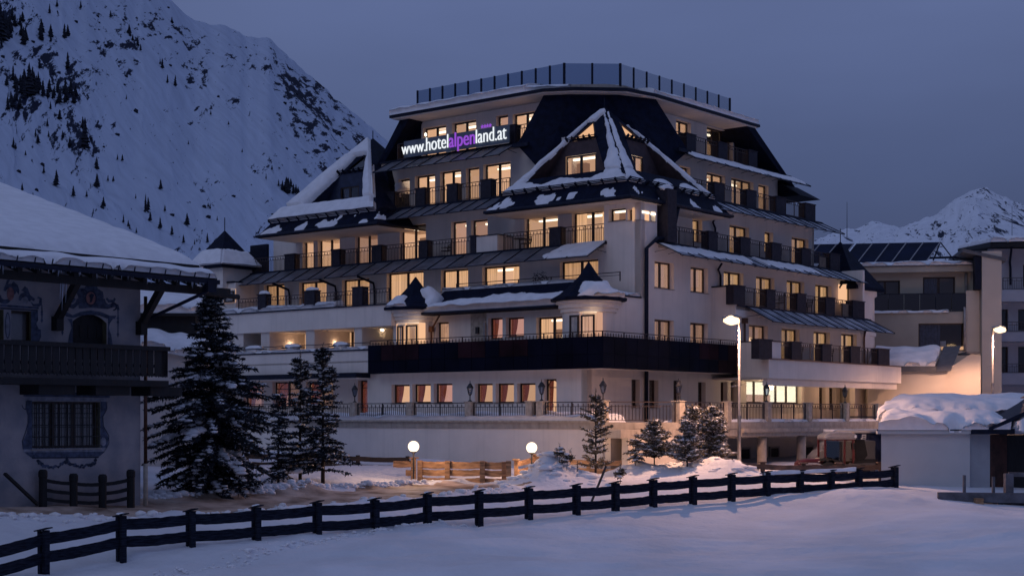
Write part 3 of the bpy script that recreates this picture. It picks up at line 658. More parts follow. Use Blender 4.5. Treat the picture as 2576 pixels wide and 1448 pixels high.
# ---- level 0
L0y = oy(M3, 1129, 900, -4.58)
facade(HOT, HF, 'x', -4.58, 0, L0y, -.3, 3.0, [(M3, 1325, 1495, 790, 970, 1, D_, 'red'), (M3, 1520, 1692, 785, 965, 1, D_, 'red'), (M3, 1720, 1895, 780, 965, 1, D_, 'red'),
   (M3, 2105, 2272, 780, 965, 1, D_, 'red'), (M3, 2300, 2472, 778, 965, 1, D_, 'red'), (M4, 165, 342, 800, 990, 1, D_, 'red'), (M4, 420, 545, 760, None, 1, D_, 'red', True)])
facade(HOT, HF, 'x', -3.7, L0y, YE, -.3, 3.0, [(M3, 210, 460, 765, 1000, 2, D_, 'red', True), (M3, 525, 780, 760, 1000, 2, D_, 'red', True), (M3, 1010, 1165, 750, None, 1, D_, 'red', True),
   (M3, -60, 130, 770, 1000, 1, D_, 'red', True)], m=wall_m)
bxo('wall', wall_m, -4.58, -3.7, L0y - .01, L0y + .24, -.3, 3.0)
ROOMD[0] = .35
xk0 = ox(M5, 412, 760, -.4)
facade(HOT, HF, 'y', 0, -4.58, xk0, -.3, 3.0, [(M4, 1270, 1350, 765, 1035, 1, 'dark', None), (M4, 1440, 1530, 770, 1040, 1, 'dark', None), (M4, 1675, 1745, 775, 1040, 1, 'dark', None),
   (M4, 1912, 1985, 790, 1030, 1, 'dark', None), (M4, 2130, 2195, 790, 1035, 1, 'dark', None), (M4, 2228, 2290, 795, 1030, 1, 'dark', None)], m=wall_w)
xk0 = ox(M5, 412, 760, -.4); xk1 = ox(M5, 1005, 780, -.4)
bxo('wall', wall_w, xk0 - .3, xk0, -.4, 0, -.3, 3.0)
ROOMD[0] = .8
facade(HOT, HF, 'y', -.4, xk0, xk1, -.3, 3.0, [(M5, 448, 980, 658, 875, 5, R_, 'white')], m=wall_w)
xd0 = ox(M5, 1130, 800, .5); xd1 = ox(M5, 1355, 800, .5)
facade(HOT, HF, 'y', .5, xk1, xd1, -.3, 3.0, [(M5, 1150, 1215, 722, 930, 1, 'dark', None), (M5, 1248, 1312, 725, 935, 1, 'dark', None)], m=wall_w)
xe1 = ox(M5, 1545, 850, 1.2); xe2 = ox(M5, 1755, 850, .5)
dd = facade(HOT, HF, 'y', 1.2, xd1, xe1, -.3, 3.0, [(M5, 1362, 1537, 715, None, 2, 'dark', None)], m=wall_w)
bxo('wall', wall_w, xe1 - .1, xe1, .5, 1.2, -.3, 3.0)
facade(HOT, HF, 'y', .5, xe1, 24.5, -.3, 3.0, [(M5, 1660, 1740, 740, 950, 1, 'half', 'rose')], m=wall_w)
# arched leaves of the entrance door
h = dd[0]
for q in (0, 1):
    a = h[0] + (h[1] - h[0]) * q / 2 + .12; wd_ = (h[1] - h[0]) / 2 - .24; b = MB()
    pts = [(a, h[2] + .9), (a + wd_, h[2] + .9), (a + wd_, h[3] - .55)] + [(a + wd_ / 2 + wd_ / 2 * math.cos(t_), h[3] - .55 + .4 * math.sin(t_)) for t_ in np.linspace(.2, math.pi - .2, 7)] + [(a, h[3] - .55)]
    n = len(pts); b.add([(p, 1.36, z) for p, z in pts] + [(p, 1.33, z) for p, z in pts], [tuple(range(n)), tuple(range(n, 2 * n))[::-1]] + [(i, (i + 1) % n, n + (i + 1) % n, n + i) for i in range(n)])
    b.build('door_panel', mat('leaded_glass', (.30, .24, .20), .3, .5, 30) if q else woodd_m, HOT)
ROOMD[0] = 1.3
# ---- level 1
ty = 12.95
ops = [(M3, 1740, 1862, 205, 395, 1, Q_, 'pink'), (M3, 2230, 2365, 165, 365, 1, D_, 'red'), (M3, 2395, 2565, 160, 345, 1, D_, 'red'), (M4, 350, 640, 160, None, 2, H_, 'cream')]
facade(HOT, HF, 'x', -2.9, .0, ty, 3.0, 6.0, ops)
facade(HOT, HF, 'y', 0, -2.9, 6.9, 3.0, 6.0, [(R2, 277, 458, 1122, 1345, 2, Q_, 'pink'), (R2, 612, 778, 1152, 1370, 2, Q_, 'pink')])
facade(HOT, HF, 'y', -1.5, 6.9, XE, 3.0, 6.0, [(R2, 1162, 1338, 1172, None, 2, Q_, 'pink'), (R2, 1467, 1635, 1207, None, 2, Q_, 'amber'), (R2, 1767, 1920, 1235, None, 2, Q_, 'amber'), (R2, 2025, 2170, 1255, None, 2, Q_, 'amber')])
bxo('wall', wall_m, 6.86, 7.1, -1.49, -.01, 2.3, 6.0)
# lamp niche, lantern and flue by the level-1 windows
nb = HF.onx(*M3(2140, 250), -2.9)
bxo('wall_panel', stone_m, -2.93, -2.9, oy(M3, 2215, 250, -2.9), oy(M3, 2070, 250, -2.9), 3.0, 5.75)
MB().box(-3.05, -2.93, nb[1] - .1, nb[1] + .1, 4.35, 4.7).build('wall_lantern', black_m, HOT)
MB().tube([(-3.1, nb[1] - .6, 3.6), (-3.1, nb[1] - .6, 4.9)], .07, 10).build('flue_pipe', galv_m, HOT)
# level 1 left wing: open loggias between piers
yL = oy(M3, -60, 380, -3.9)
for x0, x1 in ((-200, -60), (105, 185), (525, 605), (980, 1050)):
    a, b_ = oy(M3, x0, 350, -4.2), oy(M3, x1, 350, -4.2); bxo('loggia_pier', wall_m, -4.2, -1.4, min(a, b_) + .0, min(a, b_) + .35, 3.0, 4.9); bxo('pier_front', wall_m, -4.22, -3.9, min(a, b_) - .004, max(a, b_), 3.0, 4.9)
yb0 = oy(M3, 1330, 350, -1.6)
facade(HOT, HF, 'x', -1.6, yb0 - 1.5, YE, 3.0, 4.9, [(M3, 30, 108, 320, None, 1, Q_, 'cream'), (M3, 445, 545, 300, None, 1, Q_, 'cream'), (M3, 845, 1010, 285, None, 2, Q_, 'cream'), (M3, 1250, 1350, 235, None, 1, R_, 'cream')], m=wall_w)
# ---- level 2 slab of the left wing with its deep white fascia
bxo('balcony_fascia', wall_m, -4.4, -4.1, ty + .4, YE + .4, 4.9, 6.05); bxo('slab', wall_m, -4.1, 0, ty + .4, YE + .4, 4.9, 5.05); bxo('slab', conc_m, -4.1, 0, ty + .4, YE + .4, 5.85, 6.0)
bxo('coping', dark_m, -4.5, -4.05, ty + .4, YE + .45, 6.05, 6.12)
ledge_snow(HOT, 'x', -4.45, oy(Z4, 1130, 960, -4.4), YE + .3, 0, .8, 6.11, .34, 3, .12)
yp0 = YE + .4; yb1 = oy(M3, 1112, 480, -5.25)
bxo('parapet', wall_m, -5.25, -5.0, yb1, yp0, 2.35, 3.55); bxo('slab', wall_m, -5.25, -1.6, yb1, yp0, 2.9, 3.0); bxo('coping', dark_m, -5.32, -4.95, yb1, yp0, 3.55, 3.62)
bxo('dark_eave', dark_m, -5.7, -3.7, L0y + .02, yp0, 2.08, 2.35); bxo('soffit', wall_m, -5.6, -3.7, L0y + .04, yp0, 2.02, 2.08)
for x0, x1 in ((340, 415), (795, 862), (-20, 60)):
    a, b_ = sorted((oy(M3, x0, 470, -5.25), oy(M3, x1, 470, -5.25))); bxo('parapet_post', wall_m, -5.29, -4.85, a, b_, 3.55, 3.85)
    o = bxo('coping', dark_m, -5.35, -4.8, a - .4, b_ + .4, 3.85, 3.9); MB().blob((-5.07, (a + b_) / 2, 3.92), (.28, (b_ - a) * .6 + .25, .19), int(x0), 2).build('snow', snow_m, o, True)
ledge_snow(HOT, 'x', -5.3, yb1 + .2, yp0, 0, .4, 3.62, .16, 5, .1); b = MB()
b.bar((-5.1, yb1, 3.98), (-5.1, yp0, 3.98), .04, .04); b.build('railing', rail_m, HOT)
# ---- level 2
facade(HOT, HF, 'x', 0, .0, YE, 6.0, 9.0, [(Z4, 400, 612, 740, None, 2, Q_, 'cream'), (Z4, 765, 1045, 710, None, 2, Q_, 'cream'), (Z4, 1205, 1488, 685, None, 2, Q_, 'cream'), (Z4, 1665, 2045, 612, None, 2, Q_, 'cream'),
   (Z4, 2225, 2505, 585, 805, 2, Q_, 'cream'), (Z6, 590, 972, 805, 1015, 2, H_, 'cream'), (Z6, 1390, 1785, 750, 980, 2, Q_, 'cream')])
facade(HOT, HF, 'y', 0, 0, XE, 6.0, 9.0, [(R2, 277, 458, 580, 830, 2, Q_, 'pink'), (R2, 615, 778, 632, 868, 2, Q_, 'pink'), (R2, 925, 1110, 675, None, 2, Q_, 'amber'), (R2, 1228, 1400, 722, None, 2, Q_, 'amber'),
   (R2, 1515, 1680, 757, None, 2, Q_, 'amber'), (R2, 1783, 1935, 797, None, 2, Q_, 'amber')])
# ---- level 3: flush corner block, the rest set back behind the balconies
zb3 = 9.95; ROOMD[0] = .55
facade(HOT, HF, 'x', 0, .0, 2.1, 9.0, 11.1, [(Z6, 1893, 2068, 215, 345, 1, R_, 'cream'), (Z6, 2085, 2205, 220, 335, 1, R_, 'cream')])
ROOMD[0] = .12
facade(HOT, HF, 'y', 0, 0, 1.5, 9.0, 11.1, [(Z6, 2225, 2310, 235, 340, 1, R_, 'cream'), (Z6, 2325, 2375, 250, 350, 1, R_, 'cream')])
ROOMD[0] = 1.3
facade(HOT, HF, 'x', 1.4, 2.1, YE - 1.2, 9.0, 12.2, [(Z4, 800, 912, 268, None, 1, R_, 'cream'), (Z4, 955, 1182, 240, None, 2, R_, 'cream'), (Z4, 1340, 1573, 185, None, 2, R_, 'pink'), (Z4, 1800, 2070, 128, None, 2, R_, 'cream'), (Z4, 2330, 2487, 90, None, 1, R_, 'pink'),
   (Z6, 475, 645, 330, None, 1, R_, 'pink'), (Z6, 1025, 1368, 288, None, 2, R_, 'cream'), (Z6, 1515, 1887, 240, None, 2, H_, 'cream')])
bxo('wall', wall_m, 0, 1.4, 2.1, 2.3, 9.0, 11.1)
facade(HOT, HF, 'y', 1.55, 1.5, XE - .8, 9.0, 12.2, [(R2, 633, 724, 180, 395, 1, H_, 'amber'), (R2, 980, 1162, 245, None, 2, Q_, 'amber'), (R2, 1308, 1388, 300, 492, 1, H_, 'amber'), (R2, 1562, 1718, 358, None, 2, Q_, 'amber')])
bxo('wall', wall_m, 1.4, 1.6, .25, 1.55, 9.0, 11.1)
# ---- level 4
y4 = oy(Z5, 62, 1100, 2.3)
facade(HOT, HF, 'x', 2.3, 6.0, y4, 12.2, 15.3, [(Z5, 200, 298, 1108, None, 1, R_, 'cream'), (Z5, 342, 515, 1074, None, 2, R_, 'cream'), (Z5, 558, 738, 1036, None, 2, R_, 'cream'), (Z5, 780, 895, 1010, None, 1, R_, 'cream'), (Z5, 930, 1163, 972, None, 2, R_, 'cream')])
facade(HOT, HF, 'y', 3.8, 5.0, XE - 1.4, 12.2, 15.3, [(R1, 575, 688, 968, 1100, 1, R_, 'cream'), (R1, 862, 1055, 1042, None, 2, R_, 'cream'), (R1, 1120, 1352, 1103, None, 3, R_, 'amber'), (R1, 1405, 1512, 1158, None, 1, R_, 'cream')])
# ---- level 5
y5 = oy(Z5, 398, 650, 3.4); x5 = ox(R1, 1148, 700, 5.4)
facade(HOT, HF, 'x', 3.4, 7.0, y5, 15.3, 17.75, [(Z5, 412, 610, 658, None, 2, R_, 'cream'), (Z5, 662, 868, 613, None, 2, R_, 'cream'), (Z5, 1040, 1142, 562, 650, 1, R_, 'pink'), (Z5, 1182, 1388, 538, None, 2, R_, 'cream')])
facade(HOT, HF, 'y', 5.4, 7.0, x5, 15.3, 17.75, [(R1, 255, 428, 428, None, 2, R_, 'pink'), (R1, 538, 693, 488, 745, 2, R_, 'cream'), (R1, 862, 1138, 575, None, 3, R_, 'amber')])
# ---- floor slabs and the body behind the rooms
bxo('slab', conc_m, .25, XE, .25, YE, 8.72, 8.98); bxo('slab', conc_m, -.02, 1.4, 2.3, YE, 8.72, 8.995); bxo('slab', conc_m, 1.6, XE + .2, -.02, 1.55, 8.72, 8.995)
bxo('slab', conc_m, .8, 2.3, 6.0, 19.5, 11.95, 12.19); bxo('slab', conc_m, 7.0, XE, 1.5, 3.8, 11.95, 12.19); bxo('slab', conc_m, 2.0, XE, 3.8, YE - 1.3, 11.95, 12.19)
bxo('slab', conc_m, 1.85, 3.4, 9.0, 20.2, 15.05, 15.29); bxo('slab', conc_m, 8.2, XE - .2, 3.55, 5.4, 15.05, 15.29); bxo('slab', conc_m, 3.4, XE - 1, 5.4, 20.5, 15.05, 15.29)
bxo('slab', conc_m, -2.65, 0, .25, ty, 5.85, 6.02); bxo('slab', conc_m, 6.9, XE + .2, -1.5, 0, 5.72, 5.99)
for z0, z1, xa, ya, yz, xz in ((-3.2, 3.0, -2.2, 2.6, YE, XE + 2), (3.0, 6.0, .2, 2.6, YE, XE - .2), (6.0, 8.98, 2.0, 2.0, YE - .3, XE - .3), (9.0, 12.2, 3.2, 3.4, YE - 1.5, XE - 1.2), (12.2, 15.3, 4.3, 5.7, y4, XE - 1.6), (15.3, 17.75, 5.3, 7.3, y5, x5)):
    bxo('building_core', conc_m, xa, xz, ya, yz, z0, z1 - .3)
bxo('wall', wall_m, XE - .25, XE, -1.5, 12, 3.0, 9.0); bxo('wall', wall_m, 0, 4, YE - .25, YE, -.3, 9.0); bxo('wall', wall_m, -4, 0, YE - .25, YE, -.3, 6.0)
bxo('wall', wall_m, XE - 1.65, XE - 1.4, 3.8, 10, 12.2, 15.3); bxo('wall', wall_m, 2.3, 5, y4 - .25, y4, 12.2, 15.3); bxo('wall', wall_m, XE - 1.05, XE - .8, 1.55, 10, 9.0, 12.2)
# slab edges (thin dark drip line under every balcony)
for ax, c, a0, a1, z in (('x', -.06, 2.1, YE - .4, 8.9), ('y', -.06, 1.5, XE + .3, 8.9), ('x', .74, 9.4, 19.6, 12.1), ('y', 1.44, 7.4, XE + .1, 12.1), ('x', 1.8, 9.4, 20.3, 15.2), ('y', 3.5, 8.4, XE - .1, 15.2), ('y', -1.56, 7.0, XE + .4, 5.9)):
    b = MB(); p, q = PQ(ax, c, a0, 0, 0), PQ(ax, c, a1, .06, 0); b.box(p[0], q[0], p[1], q[1], z, z + .12); b.build('drip_edge', dark_m, HOT)
# ---- balconies: posts and railings between them
def balc(axis, c, zf, spans, posts, cvf, ym, h=.98, dep=.42, snow=(), **kw):
    f = (lambda x: oy(cvf, x, ym, c)) if axis == 'x' else (lambda x: ox(cvf, x, ym, c))
    for i, (a, b_) in enumerate(posts): post(HOT, axis, c + .02, f(a), f(b_), zf, dep=dep, snow=.16 if i in snow else 0)
    for a, b_ in spans: rail(HOT, axis, c + .08, f(a), f(b_), zf, h, **kw)
balc('x', 0, 9.0, [(265, 615), (720, 1100), (1190, 1515), (1615, 2000), (2090, 2560)], [(170, 240), (618, 718), (1100, 1185), (1515, 1612), (2000, 2088)], Z4, 450)
balc('x', 0, 9.0, [(805, 1285), (1400, 1888)], [(470, 528), (1285, 1400)], Z6, 500)
a, b_ = sorted((oy(Z6, 530, 550, 0), oy(Z6, 745, 550, 0))); bxo('parapet', wall_m, .0, 1.3, a, b_, 8.9, 9.95); bxo('coping', dark_m, -.05, 1.35, a - .05, b_ + .05, 9.95, 10.0)
bxo('parapet', dark_m, 1.0, 1.2, YE - 1.0, YE + 4.2, 9.0, 10.6); bxo('parapet', dark_m, 1.0, 1.2, YE - 1.0, YE + .6, 10.6, 11.0)
bxo('slab', conc_m, -.02, 4, YE, YE + 3.8, 8.72, 8.99)
balc('x', -4.4, 6.1, [(130, 340), (425, 820), (930, 1315), (1425, 1680)], [(340, 422), (820, 925), (1315, 1420)], Z4, 880, h=.85, snow=(0, 1))
balc('x', .8, 12.2, [(45, 90), (168, 350), (432, 620), (708, 912), (1000, 1150)], [(92, 165), (350, 430), (620, 705), (912, 1000)], Z5, 1270)
balc('x', 1.9, 15.3, [(188, 250), (1205, 1330)], [(1155, 1208)], Z5, 780)
balc('y', 0, 9.0, [(385, 778), (862, 1080), (1170, 1375), (1460, 1655), (1737, 1920)], [(780, 862), (1080, 1168), (1375, 1458), (1655, 1735), (1920, 2010)], R2, 400)
balc('y', 1.55, 12.2, [(700, 940), (1045, 1280), (1378, 1590), (1690, 1895)], [(940, 1045), (1280, 1376), (1590, 1690), (1895, 2000)], R1, 1290)
balc('y', 3.7, 15.3, [(365, 645), (742, 980), (1075, 1300)], [(645, 742), (980, 1075), (1300, 1388)], R1, 740)
balc('y', -1.5, 6.0, [(1118, 1325), (1402, 1610), (1690, 1880), (1960, 2130)], [(1012, 1118), (1325, 1402), (1610, 1690), (1880, 1960), (2130, 2240)], R2, 900)
balc('y', -3.5, 3.0, [(692, 882), (972, 1178), (1262, 1450), (1540, 1718)], [(565, 690), (882, 972), (1178, 1262), (1450, 1540), (1718, 1825)], M5, 400, h=1.0)
# low wall screens at the far ends of the right-hand balconies
for c, zf, z1 in ((0, 9.0, 9.75), (-1.5, 6.0, 6.8)): bxo('screen_panel', stone_m, XE - 2.5, XE + .1, c + .25, c + .3, zf + .05, z1)
# the level-1 balcony block on the right with its white underside
bxo('balcony_fascia', wall_m, 6.9, XE + .9, -3.5, -3.25, 2.0, 3.0); bxo('balcony_fascia', wall_m, 6.9, 7.15, -3.25, -1.6, 2.0, 3.95); bxo('parapet', wall_m, 7.15, 8.2, -3.5, -3.3, 3.0, 3.95)
bxo('slab', wall_m, 7.15, XE + .9, -3.25, .5, 2.75, 2.98); bxo('coping', copper_m, 6.85, XE + 1.0, -3.58, -3.2, 3.0, 3.05); bxo('coping', dark_m, 6.85, 8.3, -3.56, -1.6, 3.95, 4.0)
bxo('cornice', wall_m, 7.1, XE + .7, -3.3, -3.0, 1.62, 2.0); bxo('soffit', wall_w, 6.9, XE + .7, -3.0, 1.2, 1.95, 2.05)
# L2 forward block face with its dark cap
bxo('coping', dark_m, 6.8, 7.3, -1.6, .0, 6.98, 7.05); bxo('parapet', wall_m, 6.86, 7.1, -1.5, 0, 6.0, 7.0)
# ---- canopies
canopy(HOT, 'x', -.04, oy(Z6, 1872, 565, 0), YE + .6, 8.98, 1.6, .85, 21)
canopy(HOT, 'y', -.04, 1.2, XE + .4, 8.95, 1.6, .75, 17, frost_m)
canopy(HOT, 'y', 1.46, 7.7, XE + .2, 12.1, 1.5, .75, 12, frost_m)
canopy(HOT, 'y', 3.5, 8.4, XE - .2, 15.2, 1.4, .7, 11, frost_m)
canopy(HOT, 'y', -1.56, 7.9, XE + .7, 5.9, 1.6, .85, 12, frost_m)
canopy(HOT, 'x', .74, 9.5, 18.4, 12.1, 1.6, .8, 9)
canopy(HOT, 'x', 1.8, 9.6, 19.4, 15.2, 1.5, .8, 8)
for c, a0, a1, zt, dr in ((-.04, 1.4, 9.5, 8.95, .75), (3.5, 8.6, XE - .6, 15.2, .7), (-.04, 11, 17, 8.95, .75)):
    snowsheet(HOT, lambda s, t: (a0 + (a1 - a0) * s, c - 1.45 * t, zt + .05 - dr * t), (0, -.4, .9), 60, 10, lambda s, t: min(t, 1 - t, 1) * 1.2 - .22, .09, seed=a1)
snowsheet(HOT, lambda s, t: (-.04 - 1.5 * t, 2.2 + 4.0 * s, 9.03 - .85 * t), (-.4, 0, .9), 40, 14, lambda s, t: (1 - s) * .6 - .25 + t * .1, .07, seed=9)
# ---- the dark glazed band of the level-1 terrace
XB, YB = -5.5, -1.6; yb1 = oy(M3, 1112, 550, XB); xb1 = 6.85; zt, zm, zb = 3.79, 2.95, 2.26
bxo('slab', conc_m, XB + .12, -2.7, YB + .12, yb1, 2.6, 2.9); bxo('slab', conc_m, -2.9, xb1, YB + .12, 0, 2.6, 2.9)
bxo('soffit', wall_m, XB + .1, -2.9, YB + .1, yb1, 2.27, 2.33); bxo('soffit', wall_m, -2.9, xb1, YB + .1, -.0, 2.27, 2.33)
n = 17
for k in range(n):
    a, b_ = YB + (yb1 - YB) * k / n, YB + (yb1 - YB) * (k + 1) / n; g = .012
    bxo('cladding_panel', bandr_m if k in (5, 6, 8, 9, 13, 14, 15) else band_m, XB, XB + .05, a + g, b_ - g, zm + .012, zt); bxo('cladding_panel', band_m, XB + .01, XB + .05, a + g, b_ - g, zb, zm - .012)
n = 13
for k in range(n):
    a, b_ = XB + (xb1 - XB) * k / n, XB + (xb1 - XB) * (k + 1) / n; g = .012
    bxo('cladding_panel', bandr_m if k in (9, 10, 12) else band_m, a + g, b_ - g, YB, YB + .05, zm + .012, zt); bxo('cladding_panel', bandr_m if k > 10 else band_m, a + g, b_ - g, YB + .01, YB + .05, zb, zm - .012)
bxo('band_frame', dark_m, XB + .055, XB + .12, YB + .02, yb1, zb, zt - .01); bxo('band_frame', dark_m, XB + .12, xb1, YB + .055, YB + .12, zb, zt - .01)
bxo('band_end', dark_m, XB, XB + 2, yb1, yb1 + .06, zb, zt)
for ax, c, a0, a1 in (('x', XB + .1, YB + .1, yb1), ('y', YB + .1, XB + .1, xb1)):
    b = MB(); Pt = lambda a, z: PQ(ax, c, a, 0, z); b.bar(Pt(a0, 4.03), Pt(a1, 4.03), .05, .04); b.bar(Pt(a0, 3.86), Pt(a1, 3.86), .02, .02); q = int(abs(a1 - a0) / .22)
    for k in range(q + 1): a = a0 + (a1 - a0) * k / q; b.bar(Pt(a, 3.79), Pt(a, 3.95), .03, .03)
    for k in range(int(q / 8) + 1): a = a0 + (a1 - a0) * k * 8 / q; b.bar(Pt(a, 3.7), Pt(a, 4.05), .05, .05)
    b.build('railing', rail_m, HOT)
# ---- round corner turrets and the skirt roof between them
def turret(cx, cy, r, ze, zap, zb_, lean=0, sn=()):
    b = MB(); b.lathe(cx, cy, [(r * .80, zb_), (r * .80, ze - .62), (r * .86, ze - .60), (r * .86, ze - .42), (r * .92, ze - .40), (r * .92, ze - .2), (r * .99, ze - .18), (r * .99, ze)], 28)
    t = b.build('turret', wall_m, HOT, False)
    b = MB(); b.lathe(cx, cy, [(r * 1.0, ze - .05), (r * 1.16, ze - .02), (r * 1.17, ze + .1), (r * .92, ze + .32), (r * .62, ze + .72), (r * .30, ze + 1.25), (.03, zap)], 12)
    rf = b.build('turret_roof', roof_m, t)
    for a0, a1, f0, f1, hh in sn:
        P = lambda s, q: ((cx + (r * (1.12 - 1.0 * (f0 + (f1 - f0) * q)) * math.cos(a0 + (a1 - a0) * s))), cy + r * (1.12 - 1.0 * (f0 + (f1 - f0) * q)) * math.sin(a0 + (a1 - a0) * s), ze + .12 + 1.5 * (f0 + (f1 - f0) * q) ** 1.5)
        am = (a0 + a1) / 2; snowsheet(rf, P, (math.cos(am) * .5, math.sin(am) * .5, .8), 26, 16, lambda s, q: min(s, 1 - s, q * .8 + .08, 1 - q) * 1.5 - .12, hh, seed=a0 * 7)
    return t
PI = math.pi
turret(-2.9, 1.15, 1.65, 5.72, 7.68, 3.0, sn=[(PI * 1.02, PI * 1.62, 0, .62, .42)])
turret(-2.9, ty, 1.55, 5.78, 7.62, 3.0, sn=[(PI * .75, PI * 1.15, 0, .6, .22), (PI * 1.32, PI * 1.75, .05, .8, .5)])
for cyv, cvf, prs in ((1.15, M4, ((668, 758, 145, 350), (778, 908, 140, 345))), (ty, M3, ((1375, 1432, 240, 410), (1458, 1562, 232, 410)))):
    for x0, x1, y0, y1 in prs:   # bay windows set on the turret drum
        c_ = -2.9 - 1.36; h = OP(HF, 'x', c_, cvf, x0, x1, y0, y1, 3.02); window(HOT, 'x', c_, h[0], h[1], h[2], h[3], 1, Q_, 'cream' if cyv > 5 else 'pink', dep=.0, room=.5, sill=False)
sk0, sk1 = 2.4, ty - 1.2
b = MB(); b.quad((-3.6, sk0 - .2, 5.55), (-3.6, sk1 + .2, 5.55), (-1.4, sk1 + .4, 6.9), (-1.4, sk0 - .8, 6.9)); b.quad((-3.6, sk0, 5.55), (-3.6, sk1, 5.55), (-3.6, sk1, 5.42), (-3.6, sk0, 5.42)); b.quad((-3.6, sk0, 5.42), (-3.6, sk1, 5.42), (-2.9, sk1, 5.42), (-2.9, sk0, 5.42))
b.quad((-1.4, sk0 - .8, 6.9), (-1.4, sk1 + .4, 6.9), (-1.2, sk1 + .4, 6.9), (-1.2, sk0 - .8, 6.9)); b.quad((-1.2, sk0 - .8, 6.9), (-1.2, sk1 + .4, 6.9), (-1.2, sk1 + .4, 6.0), (-1.2, sk0 - .8, 6.0)); b.tri((-3.6, sk0 - .2, 5.55), (-1.4, sk0 - .8, 6.9), (-1.2, sk0 - .8, 6.0))
b.build('skirt_roof', roof_m, HOT)
snowsheet(HOT, lambda s, t: (-3.62 + 2.0 * t, sk0 + .1 + (sk1 - sk0 - .2) * s, 5.56 + 1.23 * t), (-.45, 0, .89), 70, 22, lambda s, t: .72 - t * 1.15 * (1.2 + 1.6 * abs(s - .35) ** 1.3) + (.1 if t > 0 else -.0), .34, seed=4)
ledge_snow(HOT, 'x', -1.4, sk0 - .4, sk1 + .6, 0, .5, 6.9, .18, 6, .12)
MB().tube([(-3.7, sk0, 5.5), (-3.7, sk1, 5.5)], .07, 8).build('gutter', dark_m, HOT)
b = MB(); Pt = lambda a, z: (-1.25, a, z); b.bar(Pt(sk0 - 2, 7.25), Pt(sk1 - .4, 7.25), .04, .04); b.bar(Pt(sk0 - 2, 7.1), Pt(sk1 - .4, 7.1), .025, .025)
for k in range(6): b.bar(Pt(sk0 - 2 + k * 2.2, 6.8), Pt(sk0 - 2 + k * 2.2, 7.28), .05, .05)
b.build('railing', rail_m, HOT)
# flat part of the level-1 roof at the corner, with snow on its edge
bxo('coping', dark_m, -2.95, .0, -.06, .3, 5.98, 6.06); ledge_snow(HOT, 'y', -.02, -1.6, -.1, 0, .5, 6.06, .2, 8, .1)
# ---- rainwater pipes
def pipe(pts, r=.08, m=dark_m, nm='downpipe'): MB().tube(pts, r, 10).build(nm, m, HOT, True)
xd = ox(R2, 200, 700, -.12)
pipe([(3.2, -.2, 10.9), (2.9, -.25, 10.3), (2.6, -.2, 9.2), (xd + .9, -.2, 9.15), (xd, -.14, 8.55), (xd, -.13, -.3)], .10)
for cvf, x, y0, z0, z1, c in ((R2, 895, 600, 6.9, 8.3, -.12), (R2, 2030, 760, 6.9, 8.3, -.12), (R2, 845, 150, 9.6, 11.2, 1.4)): a = ox(cvf, x, y0, c); pipe([(a - .35, c - .3, z1), (a - .25, c, z1 - .3), (a, c, z1 - .6), (a, c, z0)], .06)
a = ox(M5, 432, 200, -1.62); pipe([(a, -1.62, 5.1), (a, -1.62, 3.0)], .06, copper_m); MB().box(a - .14, a + .14, -1.75, -1.5, 5.0, 5.3).build('rain_hopper', copper_m, HOT)
a = ox(M5, 1585, 200, -1.62); pipe([(a - .2, -1.8, 5.2), (a, -1.62, 4.8), (a, -1.62, 3.0)], .06, copper_m)
for x in (665, 1145, 1540): a = oy(Z4, x, 780, -.12); pipe([(-1.2, a + .35, 8.15), (-.2, a, 7.8), (-.12, a, 7.4), (-.12, a, 6.0)], .07)
a = oy(M3, 1705, 230, -3.05); pipe([(-3.6, a + 1.0, 5.45), (-3.1, a + .2, 4.85), (-3.1, a, 4.8), (-3.1, a, 3.8)], .05, copper_m); pipe([(-3.6, a - 1.1, 5.45), (-3.1, a - .15, 4.85), (-3.1, a, 4.8)], .05, copper_m); MB().box(-3.2, -3.0, a - .12, a + .12, 4.55, 4.85).build('rain_hopper', copper_m, HOT)
# corner chimney pier beside the eave
MB().box(1.75, 2.6, -.5, .2, 9.0, 11.75).build('chimney', pill_m, HOT); MB().blob((2.1, -.15, 11.8), (.45, .3, .22), 3, 2).build('snow', snow_m, HOT, True)
